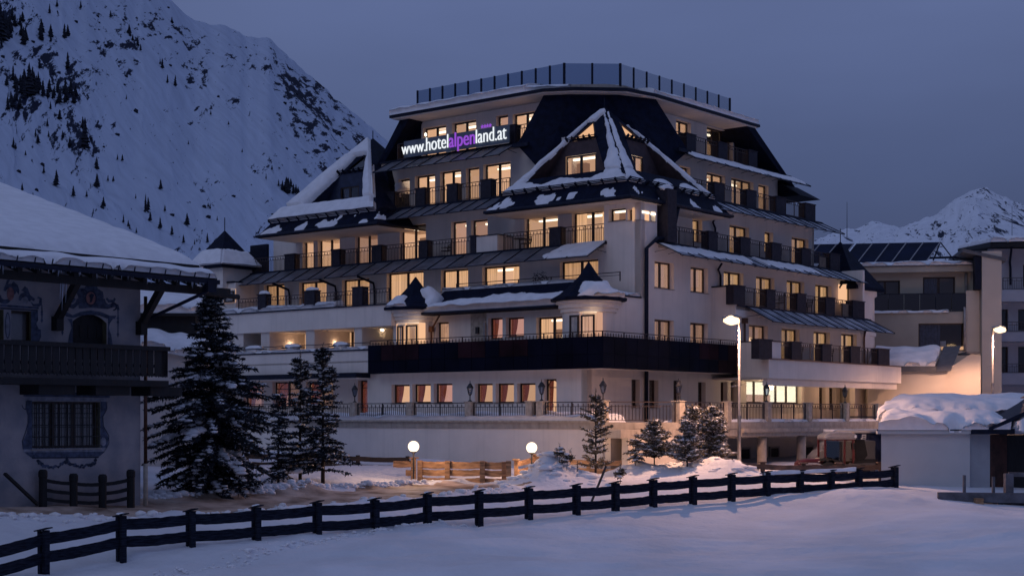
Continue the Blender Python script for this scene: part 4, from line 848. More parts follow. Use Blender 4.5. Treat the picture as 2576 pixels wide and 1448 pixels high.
# ---- main roof: eaves, flat top, mansard ends
SN = [(2.3, 8.4), (2.3, 19.2), (2.3, 21), (16.6, 21), (17.8, 4.0), (7.2, 4.0), (4.6, 4.2), (3.0, 6.0)]
ep = [(1.6, 7.6), (1.6, 19.3), (7.0, 19.2), (10.0, 22.0), (16, 22.0), (18.2, 3.5), (6.75, 3.5), (4.4, 3.9), (2.4, 6.0)]
MB().prism(ep, 17.84, 18.0).build('eave_fascia', dark_m, HOT)
MB().prism([(x + (.12 if x < 5 else -.1), y + (.12 if y < 15 else -.12)) for x, y in ep], 17.77, 17.835).build('soffit', wall_m, HOT)
ip = [(2.7, 7.3), (2.7, 18.6), (15.8, 20), (16.6, 4.6), (5.2, 4.6), (4.2, 5.2)]
MB().prism(ip, 18.02, 18.35).build('roof_terrace', conc_m, HOT)
for (xa, ya), (xb, yb), s_ in (((1.55, 19.25), (1.55, 8.8), 1), ((1.55, 8.8), (2.6, 6.6), 2), ((9.4, 3.5), (18.0, 3.5), 3), ((6.6, 3.6), (9.4, 3.5), 4)):
    dx, dy = xb - xa, yb - ya; L_ = math.hypot(dx, dy); nx, ny = -dy / L_, dx / L_
    if (nx * (9 - xa) + ny * (12 - ya)) < 0: nx, ny = -nx, -ny
    snowsheet(HOT, lambda s, t: (xa + dx * s + nx * 1.6 * t, ya + dy * s + ny * 1.6 * t, 18.02 + .22 * t), (0, 0, 1), int(L_ / .17), 12, lambda s, t: min(t * 1.6 + .14, .9 - t * .5) + .06 - (.10 if s_ in (4, 2) else 0), .42 if s_ == 1 else .30, seed=s_, lump=.15, amp=.1)
# mansard corner under the cut-off roof corner
top = [(2.2, 8.0), (2.9, 6.7), (4.7, 4.7), (7.0, 3.75), (9, 9)]; bot = [(1.15, 9.05), (1.3, 7.4), (6.3, 3.0), (8.8, 2.75), (10, 10)]
b = MB(); n = 5; b.add([(x, y, 17.78) for x, y in top] + [(x, y, z) for (x, y), z in zip(bot, (15.0, 13.3, 13.3, 15.0, 15.0))], [(i, (i + 1) % n, n + (i + 1) % n, n + i) for i in range(n)] + [tuple(range(n)), tuple(range(n, 2 * n))[::-1]]); b.build('mansard_roof', roof_m, HOT)
MB().bar((1.1, 9.3, 14.95), (1.12, 8.2, 14.95), .2, .2).build('gutter', dark_m, HOT); MB().bar((7.7, 2.75, 14.95), (8.9, 2.7, 14.95), .2, .2).build('gutter', dark_m, HOT)
# mansard ends
b = MB(); b.hexa([(17.0, 3.75, 17.78), (17.6, 3.75, 17.78), (17.6, 18, 17.78), (17.0, 18, 17.78), (22.0, 3.75, 14.9), (23.0, 3.6, 14.6), (23.0, 18, 14.6), (22.0, 18, 14.9)][4:] + [(17.0, 3.75, 17.78), (17.9, 3.7, 17.78), (17.9, 18, 17.78), (17.0, 18, 17.78)])
b.hexa([(x5, 5.4, 15.3), (21.2, 5.3, 15.3), (21.2, 6, 15.3), (x5, 6, 15.3), (x5, 5.4, 17.7), (17.4, 5.3, 17.7), (17.4, 6, 17.7), (x5, 6, 17.7)])
b.hexa([(21.3, 2.4, 13.9), (24.0, 2.4, 13.9), (24.0, 9, 13.9), (21.3, 9, 13.9), (21.0, 3.6, 14.7), (23.2, 3.6, 14.7), (23.2, 9, 14.7), (21.0, 9, 14.7)])
b.build('mansard_end', roof_m, HOT)
b = MB(); b.hexa([(2.0, 20.4, 15.0), (10, 20.4, 15.0), (10, 20.8, 15.0), (1.9, 20.8, 15.0), (2.2, 18.2, 17.78), (10, 18.2, 17.78), (10, 19, 17.78), (2.2, 19, 17.78)])
b.hexa([(3.45, y5, 15.3), (8, y5, 15.3), (8, 20.2, 15.3), (3.45, 20.2, 15.3), (3.45, y5, 17.7), (8, y5, 17.7), (8, 18.4, 17.7), (3.45, 18.4, 17.7)]); b.hexa([(1.3, 18.9, 12.2), (6, 18.9, 12.2), (6, 20.9, 12.2), (1.3, 20.9, 12.2), (1.9, 19.8, 15), (6, 19.8, 15), (6, 20.8, 15), (1.9, 20.8, 15)])
b.build('mansard_end', roof_m, HOT)
# ---- smoked-glass wind screen round the roof terrace
def fence_line(p, q, n):
    for k in range(n):
        a = Vector(p).lerp(Vector(q), k / n); c_ = Vector(p).lerp(Vector(q), (k + 1) / n); d = (c_ - a).normalized() * .05
        b = MB(); b.bar((a.x + d.x, a.y + d.y, 18.96), (c_.x - d.x, c_.y - d.y, 18.96), .02, 1.16); b.build('glass_panel', fence_gl, HOT)
        MB().bar((a.x, a.y, 18.3), (a.x, a.y, 19.56), .09, .09).build('screen_post', dark_m, HOT)
    MB().bar((q[0], q[1], 18.3), (q[0], q[1], 19.56), .11, .11).build('screen_post', dark_m, HOT)
tl = HF.onx(1050, 250, 2.9)[1]; fence_line((2.9, tl), (2.9, 7.1), 11)
rr = HF.ony(1835, 262, 4.75)[0]; fence_line((2.9, 7.1), (4.95, 4.75), 2); fence_line((4.95, 4.75), (rr, 4.75), 9)
# ------------------------------------------------------------------ hipped corner roofs with loggia openings
def hip_roof(name, x0, x1, y0, y1, ze, zk, zap, kf, win, snowf, guard=True, lit=True, wrec={}, apex=None):
    """x0/y0 are the faces towards the street; a flared foot below the steep pyramid"""
    cx, cy = (x0 + x1) / 2, (y0 + y1) / 2; hx, hy = (x1 - x0) / 2, (y1 - y0) / 2
    r = empty(name, (0, 0, 0)); r.parent = HOT; AP = Vector((*(apex or (cx, cy)), zap))
    c0 = [(x0, y0), (x1, y0), (x1, y1), (x0, y1)]; k0 = [Vector((cx + (x - cx) * kf, cy + (y - cy) * kf, zk)) for x, y in c0]
    b = MB(); n = 4; b.add([(x, y, ze) for x, y in c0] + [tuple(k) for k in k0], [(i, (i + 1) % 4, 4 + (i + 1) % 4, 4 + i) for i in range(4)])
    b.tri(k0[1], k0[2], AP); b.tri(k0[2], k0[3], AP)
    b.add([(x, y, ze) for x, y in c0] + [(x, y, ze - .12) for x, y in c0], [(i, (i + 1) % 4, 4 + (i + 1) % 4, 4 + i) for i in range(4)])
    faces = {}
    for nm, A, B in (('x', k0[3], k0[0]), ('y', k0[0], k0[1])):      # left-hand face seen left to right, right-hand face
        P = lambda s, t, A=A, B=B: A.lerp(B, s).lerp(AP, t); faces[nm] = (P, (B - A).cross(AP - A).normalized())
        (sl0, sr0, t0), (sl1, sr1, t1), (tt0, tt1, sa, sb, sm) = win[nm]
        if faces[nm][1].z < 0: faces[nm] = (P, -faces[nm][1])
        # strips around the trapezoid opening: below, left, right, between opening and top light, above
        q = lambda pts: b.add([tuple(P(*p)) for p in pts], [tuple(range(len(pts)))])
        q([(0, 0), (1, 0), (1, t0), (0, t0)]); q([(0, t0), (sl0, t0), (sl1, t1), (0, t1)]); q([(sr0, t0), (1, t0), (1, t1), (sr1, t1)])
        q([(0, t1), (1, t1), (1, tt0), (0, tt0)]) 
        q([(0, tt0), (sa, tt0), (sm, tt1), (0, tt1)]); q([(sb, tt0), (1, tt0), (1, tt1), (sm, tt1)]); q([(0, tt1), (1, tt1), (0, .9999)])
        # the recess: floor, back wall, cheeks
        O = [P(sl0, t0), P(sr0, t0), P(sr1, t1), P(sl1, t1)]; ax = 0 if nm == 'x' else 1
        back = max(o[ax] for o in O) + .05; Bk = [Vector(o) for o in O]
        for v in Bk: v[ax] = back
        Bk[0].z = Bk[1].z = O[0].z
        rb = MB(); rb.quad(*O[:2], Bk[1], Bk[0]); rb.quad(O[1], O[2], Bk[2], Bk[1]); rb.quad(O[3], O[0], Bk[0], Bk[3])
        if nm in wrec:
            cvf_, xa_, xb_, ya_, yb_, pn_ = wrec[nm]; h_ = OP(HF, nm, back, cvf_, xa_, xb_, ya_, yb_); al_ = (h_[1], h_[0]) if nm == 'x' else (h_[0], h_[1])
            Hq = [PQ(nm, back, al_[0], 0, h_[2]), PQ(nm, back, al_[1], 0, h_[2]), PQ(nm, back, al_[1], 0, h_[3]), PQ(nm, back, al_[0], 0, h_[3])]
            for i in range(4): rb.quad(Bk[i], Bk[(i + 1) % 4], Hq[(i + 1) % 4], Hq[i])
            window(r, nm, back, h_[0], h_[1], h_[2], h_[3], pn_, 'room' if lit else 'dark', 'cream' if lit else None, dep=.02, room=.9)
        else: rb.quad(*Bk)
        rb.build('loggia', mat('loggia_boards_' + nm, (.075, .05, .055) if lit else (.03, .04, .08), .8, .2, 3), r)  # light put into the boards: warm colour if lit, bluish if unlit
        tri = [P(sa, tt0), P(sb, tt0), P(sm, tt1)]; nn_ = faces[nm][1]
        tb = MB(); tb.tri(*[tuple(p - nn_ * .06) for p in tri]); tb.build('top_light', RM['amber'] if lit else darkgl_m, r)
        fb = MB()
        for i in range(3): fb.bar(tri[i], tri[(i + 1) % 3], .07, .07)
        fb.build('top_light_frame', frame_m if lit else dark_m, r)
        if guard:
            gb = MB(); s0, s1, tg_ = sl1 - .01, sr1 + .02, t1 + .005
            for k in range(6): p = P(s0 + (s1 - s0) * k / 5, tg_) + nn_ * .02; gb.bar(p, p + nn_ * .28, .06, .14)
            for h_ in (.12, .24): gb.bar(P(s0, tg_) + nn_ * h_, P(s1, tg_) + nn_ * h_, .04, .04)
            gb.build('snow_guard', dark_m, r)
        faces[nm] = (P, faces[nm][1], back)
    b.build('roof', roof_m, r)
    b = MB()   # snow guard fence along the foot of both faces
    for nm in ('x', 'y'):
        P, N, _ = faces[nm]; A, B = (P(0, 0), P(1, 0)); L_ = (B - A).length
        for k in range(int(L_ / .85) + 1): p = A.lerp(B, k * .85 / L_); b.bar(p, p + N * .32, .06, .12)
        for h_ in (.1, .2, .3): b.bar(A + N * h_, B + N * h_, .045, .045)
    b.build('snow_guard', dark_m, r)
    b = MB(); b.tube([(x0 - .08, y1, ze - .03), (x0 - .08, y0 - .08, ze - .03), (x1, y0 - .08, ze - .03)], .09, 8); b.build('gutter', dark_m, r)
    b = MB(); b.add([(x0 + .05, y0 + .05, ze - .14), (x1, y0 + .05, ze - .14), (x1, y1, ze - .14), (x0 + .05, y1, ze - .14)], [(0, 1, 2, 3)]); b.build('soffit', wall_w, r)
    MB().tube([AP - Vector((0, 0, .2)), AP + Vector((0, 0, .45))], .03, 6).build('finial', dark_m, r)
    for nm, mf, hm, lump in snowf:
        P, N, _ = faces[nm]; snowsheet(r, lambda s, t: P(s, t) + N * .01, N, 130, 110, mf, hm, seed=(3 if nm == 'x' else 5) + x0, lump=lump, amp=.12 if lit else .05)
    # lower band of left-over snow on the flare
    for (ax_, ay_), (bx_, by_), ka, kb, cvg in ((c0[3], c0[0], k0[3], k0[0], .0), (c0[0], c0[1], k0[0], k0[1], -.03)):
        snowsheet(r, lambda s, t: Vector((ax_ + (bx_ - ax_) * s, ay_ + (by_ - ay_) * s, ze)).lerp(ka.lerp(kb, s), t), (-.3, -.3, .9), 80, 10,
                  lambda s, t: -.02 - abs(t - .35) * .3 + cvg + .07 * math.sin(s * 23), .07, seed=x0 + 3, amp=.28)
    return r, faces
WX = ((.08, .83, .17), (.11, .66, .59), (.61, .81, .17, .64, .36)); WY = ((.17, .92, .17), (.34, .89, .59), (.61, .81, .36, .83, .64))
def trap(s, t, w_, m_):
    """signed distance-like value outside the opening and the top light"""
    (l0, r0, t0), (l1, r1, t1), (a0, a1) = w_[0], w_[1], w_[2][:2]
    if t > a1: return .25
    f = (t - t0) / (t1 - t0); l, r = l0 + (l1 - l0) * f, r0 + (r1 - r0) * f
    if t < t0: return (t0 - t) * m_
    return max(l - s, s - r) * m_ * max(.12, 1 - t)
def p1x(s, t):
    wd = 9 * (1 - t); a = s * wd; b_ = (1 - s) * wd         # metres from the left and right hips
    wr = .20 + 1.55 * (1 - t) ** 2.0; left = .36 - abs(a - .36); right = min(b_ - .08, wr - b_) * .7; bottom = .30 - abs(t - .05) * 5.5 + .12 * math.sin(s * 17)
    v = max(left if t < .95 else -1, right if t < .90 else -1, bottom)
    return min(v, trap(s, t, WX, 9) * .9 - .05)
def p1y(s, t):
    wd = 9 * (1 - t); a = s * wd; b_ = (1 - s) * wd
    v = max(min(a - .06, .20 + 1.1 * (1 - t) ** 1.8 - a) * .7 if t < .92 else -1, .3 - abs(b_ - .3) if t < .8 else -1, .15 - abs(t - .05) * 5 + .2 * math.sin(s * 19))
    return min(v, trap(s, t, WY, 8) * .9 - .05)
P1, f1 = hip_roof('corner_tower_roof', -1.2, 8.6, -.2, 9.4, 11.05, 11.95, 16.85, .86, {'x': WX, 'y': WY}, [('x', p1x, .16, .3), ('y', p1y, .16, .3)], wrec={'x': (Z5, 1640, 1900, 902, 1085, 2), 'y': (R1, 25, 188, 853, 1050, 2)}, apex=(3.1, 4.5))
def p2x(s, t):
    return min(.9, trap(s, t, WX2, 9) * 1.0 - .02 + (0 if t < .97 else -3)) - (.7 if (1 - s) * (1 - t) < .025 else 0)
def p2y(s, t):
    a = s * 8 * (1 - t); return (.7 - abs(a - 2.2) if .3 < t < .6 else -.3) - .15
WX2 = ((.19, .86, .18), (.27, .80, .55), (.57, .77, .33, .80, .62))
P2, f2 = hip_roof('end_wing_roof', -1.8, 8.0, 17.0, 27.3, 11.05, 11.85, 17.2, .88, {'x': WX2, 'y': WY}, [('x', p2x, .38, .15), ('y', p2y, .3, .3)], lit=False, wrec={'x': (PZ, 1050, 1262, 715, 905, 2)})
# ---- end turret on the left and end tower on the right
def cap_roof(x0, x1, y0, y1, ze, zap, sn=None, seed=0):
    cx, cy = (x0 + x1) / 2, (y0 + y1) / 2; c0 = [(x0, y0), (x1, y0), (x1, y1), (x0, y1)]
    b = MB(); b.add([(x, y, ze) for x, y in c0] + [(cx, cy, zap)] + [(x, y, ze - .18) for x, y in c0], [(i, (i + 1) % 4, 4) for i in range(4)] + [(i, (i + 1) % 4, 5 + (i + 1) % 4, 5 + i) for i in range(4)] + [(5, 6, 7, 8)])
    o = b.build('turret_roof', roof_m, HOT); MB().tube([(cx, cy, zap - .1), (cx, cy, zap + .8)], .03, 6).build('finial', dark_m, o)
    if sn:
        for A, B in (((x0, y1, ze), (x0, y0, ze)), ((x0, y0, ze), (x1, y0, ze))):
            A, B, Q = Vector(A), Vector(B), Vector((cx, cy, zap)); snowsheet(o, lambda s, t: A.lerp(B, s).lerp(Q, t * sn), (A - Q).cross(B - Q) * (1 if (A - Q).cross(B - Q).z > 0 else -1), 40, 16, lambda s, t: (.95 - t) * 1.2 + .1, .14, seed=seed)
    return o
facade(HOT, HF, 'x', -1.9, 29.4, 33.8, 6.0, 8.3, [(Z4, -320, -250, 855, 945, 1, Q_, 'cream')])
fw = OP(HF, 'x', -1.9, cv(0, 0, 1), 488, 519, 736, 768); window(HOT, 'x', -2.0, fw[0], fw[1], fw[2], fw[3], 1, Q_, 'cream', dep=.0, room=.05)
fw = OP(HF, 'x', -1.9, cv(0, 0, 1), 566, 590, 732, 760); window(HOT, 'x', -2.0, fw[0], fw[1], fw[2], fw[3], 1, Q_, 'cream', dep=.0, room=.05)
bxo('wall', wall_m, -1.9, 3, 29.2, 29.4, 6, 8.3); bxo('coping', dark_m, -2.0, 3, 29.3, 33.9, 8.3, 8.4); bxo('turret', wall_m, -2.3, .1, 29.95, 32.45, 8.0, 9.4); bxo('wall', wall_m, -3.6, -1.66, 29.4, 35.2, -1.5, 6.0); bxo('wall', wall_m, -1.3, 3, 29.4, 34.6, -1.5, 8.25)
cap_roof(-2.7, .5, 29.6, 32.8, 9.45, 11.8, .42, 2)
facade(HOT, HF, 'y', -.9, XE - .1, XE + 2.4, -.3, 8.0, [(R2, 2128, 2238, 812, 965, 1, Q_, 'cream')]); MB().lathe(XE + 2.4, .3, [(1.2, -.3), (1.2, 7.5), (1.35, 7.6), (1.35, 8.0)], 20).build('turret', wall_m, HOT, True)
b = MB()
for z in (5.0, 3.2): b.lathe(XE + 2.4, .3, [(1.2, z), (1.3, z + .05), (1.3, z + .25), (1.2, z + .3)], 20)
b.build('turret_moulding', wall_m, HOT)
cap_roof(XE - .5, XE + 3.5, -1.2, 3.0, 8.05, 11.1); bxo('wall', wall_m, XE, XE + 2.4, 1.6, 6, -.3, 8.0)
# ---- illuminated sign board on the top balcony
sx = 1.35; a = HF.onx(1015.5, 378, sx); b_ = HF.onx(1281, 335, sx); zb_ = (HF.onx(1015.5, 398, sx)[2] + HF.onx(1281, 357, sx)[2]) / 2; zt_ = (HF.onx(1015.5, 357, sx)[2] + HF.onx(1281, 313, sx)[2]) / 2
SG = empty('sign', (0, 0, 0)); SG.parent = HOT
MB().box(sx, sx + .06, b_[1], a[1], zb_, zt_).build('sign_panel', mat('sign_glass', (.10, .12, .15), .3, .2, 2, .2, 10), SG)
b = MB()
for k in range(6): y = b_[1] + (a[1] - b_[1]) * (k + .5) / 6; b.bar((sx + .08, y, zb_ - .1), (1.95, y, 15.3), .05, .05); b.bar((sx + .08, y, zb_), (sx + .08, y, zt_), .05, .05)
b.build('sign_bracket', dark_m, SG)
white_e = emat('white_letter_glow', (.90, .95, 1.0), 1.0); violet_e = emat('violet_letter_glow', (.33, .09, .70), .85)
def word(txt, px0, px1, base, asc, m, bold=0, nm='lettering'):
    cu = bpy.data.curves.new('t', 'FONT'); cu.body = txt; cu.size = 1; cu.extrude = .03; cu.offset = bold - .014
    o = bpy.data.objects.new('t', cu); C.objects.link(o); dg = bpy.context.evaluated_depsgraph_get(); me = bpy.data.meshes.new_from_object(o.evaluated_get(dg)); bpy.data.objects.remove(o); bpy.data.curves.remove(cu)
    co = np.array([v.co[:] for v in me.vertices]); y0 = HF.onx(*Z5(px0, base), sx)[1]; y1 = HF.onx(*Z5(px1, base), sx)[1]
    X = (co[:, 0] - co[:, 0].min()) / np.ptp(co[:, 0]); z = base_z + co[:, 1] * asc / .70
    new = np.stack([sx - .05 - co[:, 2], y0 + (y1 - y0) * X, z], 1)
    for v, c_ in zip(me.vertices, new): v.co = c_
    me.materials.clear(); me.materials.append(m)
    link(nm, me, SG); return
base_z = (HF.onx(*Z5(240, 893), sx)[2] + HF.onx(*Z5(1110, 778), sx)[2]) / 2
word('www.', 235, 438, 880, .72, white_e, .002); word('hotel', 445, 632, 850, .82, white_e, .002); word('alpen', 640, 862, 820, .84, violet_e, .014); word('land.at', 872, 1133, 790, .82, white_e, .002)
b = MB()
for x in (925, 948, 970, 993):
    p = HF.onx(*Z5(x, 683), sx); R = .13; pts = [(sx - .03, p[1] + (R if k % 2 == 0 else R * .45) * math.sin(math.pi * k / 5), base_z + .90 + (R if k % 2 == 0 else R * .45) * math.cos(math.pi * k / 5)) for k in range(10)]
    st = MB(); st.add(pts + [(q[0] - .03, q[1], q[2]) for q in pts], [tuple(range(10)), tuple(range(10, 20))[::-1]] + [(i, (i + 1) % 10, 10 + (i + 1) % 10, 10 + i) for i in range(10)]); st.build('star', violet_e, SG)
b = MB(); p = HF.onx(*Z5(445, 730), sx); b.blob((sx - .1, p[1], p[2]), (.06, .07, .10), 1, 1); b.build('sign_spotlight', lampb_m, SG)
# ---- ceiling light of the last loggia and the porch
p = HF.onx(*M3(1232, 214), -2.6); MB().blob((-2.6, p[1], 4.82), (.16, .16, .06), 1, 1).build('ceiling_light', lampb_m, HOT)
for x, yy in ((9.5, -2.0), (15.5, -1.6), (20.5, -1.2)): MB().blob((x, yy, 1.93), (.12, .12, .05), 1, 1).build('porch_light', lampb_m, HOT)

# ------------------------------------------------------------------ garden terrace in front of the hotel
TE = HF.root('garden_terrace', **T('pale raised terrace with stone piers and iron railings along the foot of the hotel', 'terrace'))
TP = [(-8.0, 31.0), (-8.0, -3.4), (-5.1, -5.5), (26, -5.5), (26, 1.4), (-3.7, 1.4), (-3.7, 31)]
MB().prism(TP, -.62, -.3).build('terrace_floor', conc_m, TE)
bxo('retaining_wall', wall_m, -7.95, -7.6, -3.35, 31, -3.6, -.62, TE)
b = MB(); b.hexa([(-7.95, -3.4, -3.6), (-5.08, -5.45, -3.6), (-5.0, -5.1, -3.6), (-7.6, -3.2, -3.6), (-7.95, -3.4, -.62), (-5.08, -5.45, -.62), (-5.0, -5.1, -.62), (-7.6, -3.2, -.62)]); b.build('retaining_wall', wall_m, TE)
xg = HF.ony(1580, 1120, -5.45)[0]; xg0 = HF.ony(1863, 1130, -5.45)[0]
bxo('retaining_wall', wall_w, -5.08, xg, -5.45, -5.1, -3.6, -.62, TE); bxo('retaining_wall', wall_w, xg, xg0 + .3, -4.5, -4.2, -3.6, -.62, TE)
bxo('terrace_beam', conc_m, xg - .6, xg0, -5.46, -4.2, -.98, -.62, TE); bxo('terrace_beam', conc_m, xg0, 26, -5.62, -5.1, -.82, -.62, TE); bxo('terrace_beam', conc_m, xg0, 26, -5.5, -5.0, -1.02, -.82, TE)
bxo('coping', stone_m, -8.12, -7.5, -3.3, 31, -.30, -.22, TE)
bxo('garage_ceiling', conc_m, xg0, 26, -5.1, 1.0, -1.1, -.65, TE); bxo('garage_wall', wall_w, xg0, 26, .6, .9, -3.8, -1.0, TE)
for k in range(-1, 4):
    a = HF.ony(M5(605 + 380 * k, 1300)[0], 1140, -5.2)[0]
    if k >= 0 and a < 26: MB().tube([(a, -5.15, -3.8), (a, -5.15, -1.0)], .24, 16).build('column', conc_m, TE, True)
for x0, x1 in ((395, 478), (685, 758), (1022, 1090)):
    a, b_ = HF.ony(M5(x0, 0)[0], 1140, .5)[0], HF.ony(M5(x1, 0)[0], 1140, .5)[0]; MB().box(a, b_, .5, .6, -3.6, -1.9).build('garage_door', woodd_m, TE); MB().box(a - .1, a, .48, .6, -3.6, -1.8).box(b_, b_ + .1, .48, .6, -3.6, -1.8).box(a, b_, .48, .6, -1.9, -1.8).build('door_frame', conc_m, TE)
bxo('ground_slab', conc_m, xg0, 26, -5.0, .6, -3.75, -3.0, TE)
def pier(x, y, h=.95, wd_=.38, lant=False):
    p = MB().box(x - wd_ / 2, x + wd_ / 2, y - wd_ / 2, y + wd_ / 2, -.3, -.3 + h).box(x - wd_ / 2 - .04, x + wd_ / 2 + .04, y - wd_ / 2 - .04, y + wd_ / 2 + .04, -.3 + h, -.3 + h + .05).build('stone_pier', stone_m, TE, bevel=.01)
    if lant:
        z = -.25 + h; b = MB(); b.lathe(x, y, [(.11, z), (.10, z + .03), (.03, z + .08), (.025, z + .28), (.05, z + .30), (.08, z + .34), (.075, z + .36)], 8)
        b.lathe(x, y, [(.17, z + .66), (.18, z + .68), (.07, z + .86), (.02, z + .90), (.012, z + 1.02)], 6)
        for k in range(6): an = k * PI / 3; b.bar((x + .08 * math.cos(an), y + .08 * math.sin(an), z + .35), (x + .15 * math.cos(an), y + .15 * math.sin(an), z + .67), .015, .015)
        l = b.build('lantern', black_m, p); MB().lathe(x, y, [(.07, z + .36), (.135, z + .66)], 6).build('lantern_glass', fence_gl, l)
ys = [HF.onx(u, 1035, -7.85)[1] for u in (892, 1034, 1182, 1335, 1385, 1525)]
P_all = [(-7.85, ys[0], True), (-7.85, ys[1], False), (-7.85, ys[2], True), (-7.85, ys[3], False), (-7.85, ys[4] if False else HF.onx(1362, 1035, -7.85)[1], True), (-7.85, -3.3, True)]
xs_ = [HF.ony(u, 1035, -5.35)[0] for u in (1706, 1827, 1928, 2031, 2125, 2205)]
for x, y, l in P_all: pier(x, y, lant=l)
for i, x in enumerate(xs_): pier(x, -5.35, lant=i in (0, 2, 4), wd_=.45 if i == 0 else .36)
yy = [30.5] + [p[1] for p in P_all]
for a, b_ in zip(yy[:-1], yy[1:]):
    if a - b_ > .6: rail(TE, 'x', -7.85, b_ + .25, a - .25, -.3, .93, step=.14, m=black_m if a > 2 else rail_m)
b = MB(); p, q = Vector((-7.65, -3.45)), Vector((-5.3, -5.25)); Pp = lambda t, z: (p.x + (q.x - p.x) * t, p.y + (q.y - p.y) * t, z)
b.bar(Pp(0, .63), Pp(1, .63), .05, .04); b.bar(Pp(0, .43), Pp(1, .43), .03, .03); b.bar(Pp(0, -.2), Pp(1, -.2), .03, .03)
for k in range(19): b.bar(Pp(k / 18, -.2), Pp(k / 18, .5), .025, .025)
b.build('railing', rail_m, TE)
xx = [-5.1] + xs_ + [25.6]
for a, b_ in zip(xx[:-1], xx[1:]): rail(TE, 'y', -5.35, a + .28, b_ - .28, -.3, .93, step=.14)
ledge_snow(TE, 'x', -8.05, -3.0, 30, 0, 1.0, -.24, .26, 11, .2); ledge_snow(TE, 'y', -5.5, -4.9, 24, 0, .9, -.3, .13, 12, .0)
b = snowsheet(TE, lambda s, t: (-7.6 + 3.0 * t, -2.5 + 30 * s, -.3), (0, 0, 1), 120, 14, lambda s, t: .6 - abs(t - .35) + .2 * math.sin(s * 31), .45, seed=15)
# balcony chairs and tables
def chair_mesh():
    b = MB(); b.box(-.22, .22, -.22, .22, .40, .44)
    for x in (-.2, .2):
        for y in (-.2, .2): b.bar((x, y, 0), (x, y, .4), .03, .03)
        b.bar((x, -.2, .4), (x, -.3, .85), .03, .03); b.bar((x, -.25, .62), (x, .2, .62), .035, .03)
    for z in (.5, .6, .7, .8): b.bar((-.2, -.22 - (z - .4) * .2, z), (.2, -.22 - (z - .4) * .2, z), .02, .05)
    me = bpy.data.meshes.new('balcony_chair'); me.from_pydata(b.v, [], b.f); me.materials.append(black_m); return me
chm = chair_mesh()
def wl(x, y, z): v = HF.o + HF.e * x + HF.n * y; return (v.x, v.y, ZC + z)
def place(axis, c, cvf, px, py, z, d): p = (HF.onx if axis == 'x' else HF.ony)(*cvf(px, py), c); return wl(p[0] + (d if axis == 'x' else 0), p[1] + (d if axis == 'y' else 0), z)
for (axis, c, cvf, px, py, z, d, lb) in (('x', 0, Z4, 2190, 370, 9.0, .7, 'dark chair behind the third-floor railing left of the tall door beside the white parapet block'), ('x', 0, Z6, 955, 555, 9.0, .7, 'chair beside the round table on the balcony under the corner tower roof'),
   ('x', -4.4, Z4, 1040, 925, 6.0, .7, 'dark chair on the snowy balcony between two posts, near the drainpipe'), ('y', -1.5, R2, 1530, 970, 6.0, .6, 'chair at the lit door behind the second post, middle balcony row right of the corner'),
   ('y', -1.5, R2, 1150, 930, 6.0, .6, 'dark chair beside the first post of the balcony above the street lamp'), ('y', -1.5, R2, 1790, 985, 6.0, .6, 'chair at the third lit door of the balcony row above the snowy canopy'),
   ('y', -3.5, M5, 718, 400, 3.0, .6, 'dark chair nearest the first post of the lowest right-hand balcony'), ('y', -3.5, M5, 1030, 420, 3.0, .6, 'dark chair left of the second lit door on the lowest right-hand balcony'), ('y', -3.5, M5, 1325, 440, 3.0, .6, 'dark chair left of the last lit door on the lowest right-hand balcony'), ('y', 0, R2, 1500, 540, 9.0, .6, 'dark chair left of the last lit door on the upper right-hand balcony')):
    o = bpy.data.objects.new('balcony_chair', chm); C.objects.link(o); o.location = place(axis, c, cvf, px, py, z, d); o.rotation_euler = (0, 0, ROT + (1.2 if axis == 'x' else -.4))
    for k, v in T(lb, 'chair', 'chairs on the hotel balconies').items(): o[k] = v
pt = place('x', 0, Z6, 895, 555, 9.0, .7); r = empty('balcony_table', pt, 0, **T('round dark table on the balcony under the corner tower roof', 'table')); MB().lathe(0, 0, [(.0, .70), (.36, .70), (.36, .73), (0, .73)], 16).build('tabletop', black_m, r); MB().tube([(0, 0, 0), (0, 0, .7)], .04, 8).build('leg', black_m, r)
pt = place('x', -1.6, Z6, 1115, 975, 6.1, .6); r = empty('potted_shrub', pt, 0, **T('round dark clipped shrub on the roof terrace below the corner block', 'shrub')); b = MB(); rnd = random.Random(3)
for k in range(260):
    d = Vector((rnd.gauss(0, 1), rnd.gauss(0, 1), rnd.gauss(0, 1))).normalized() * .5; p = Vector((0, 0, 1.05)) + d * rnd.uniform(.6, 1.05); e = Vector((rnd.gauss(0, 1), rnd.gauss(0, 1), rnd.gauss(0, 1))).normalized() * .1; b.tri(p, p + e, p + e.cross(d) * 1.5)
b.build('foliage', conif, r); MB().lathe(0, 0, [(.2, 0), (.28, .5), (.25, .5)], 12).build('pot', black_m, r); MB().tube([(0, 0, .45), (0, 0, .9)], .04, 6).build('trunk', woodd_m, r)
pw = place('y', 1.2, M5, 1628, 800, 1.0, -.9); r = empty('wall_lantern', pw, ROT, **T('ornate wall lantern beside the arched entrance door', 'lantern')); MB().lathe(0, 0, [(.05, -.25), (.16, -.15), (.18, .1), (.08, .28), (.01, .4)], 8).build('lantern_body', black_m, r); MB().blob((0, -.1, 0), (.09, .09, .12), 1, 1).build('bulb', lampb_m, r)
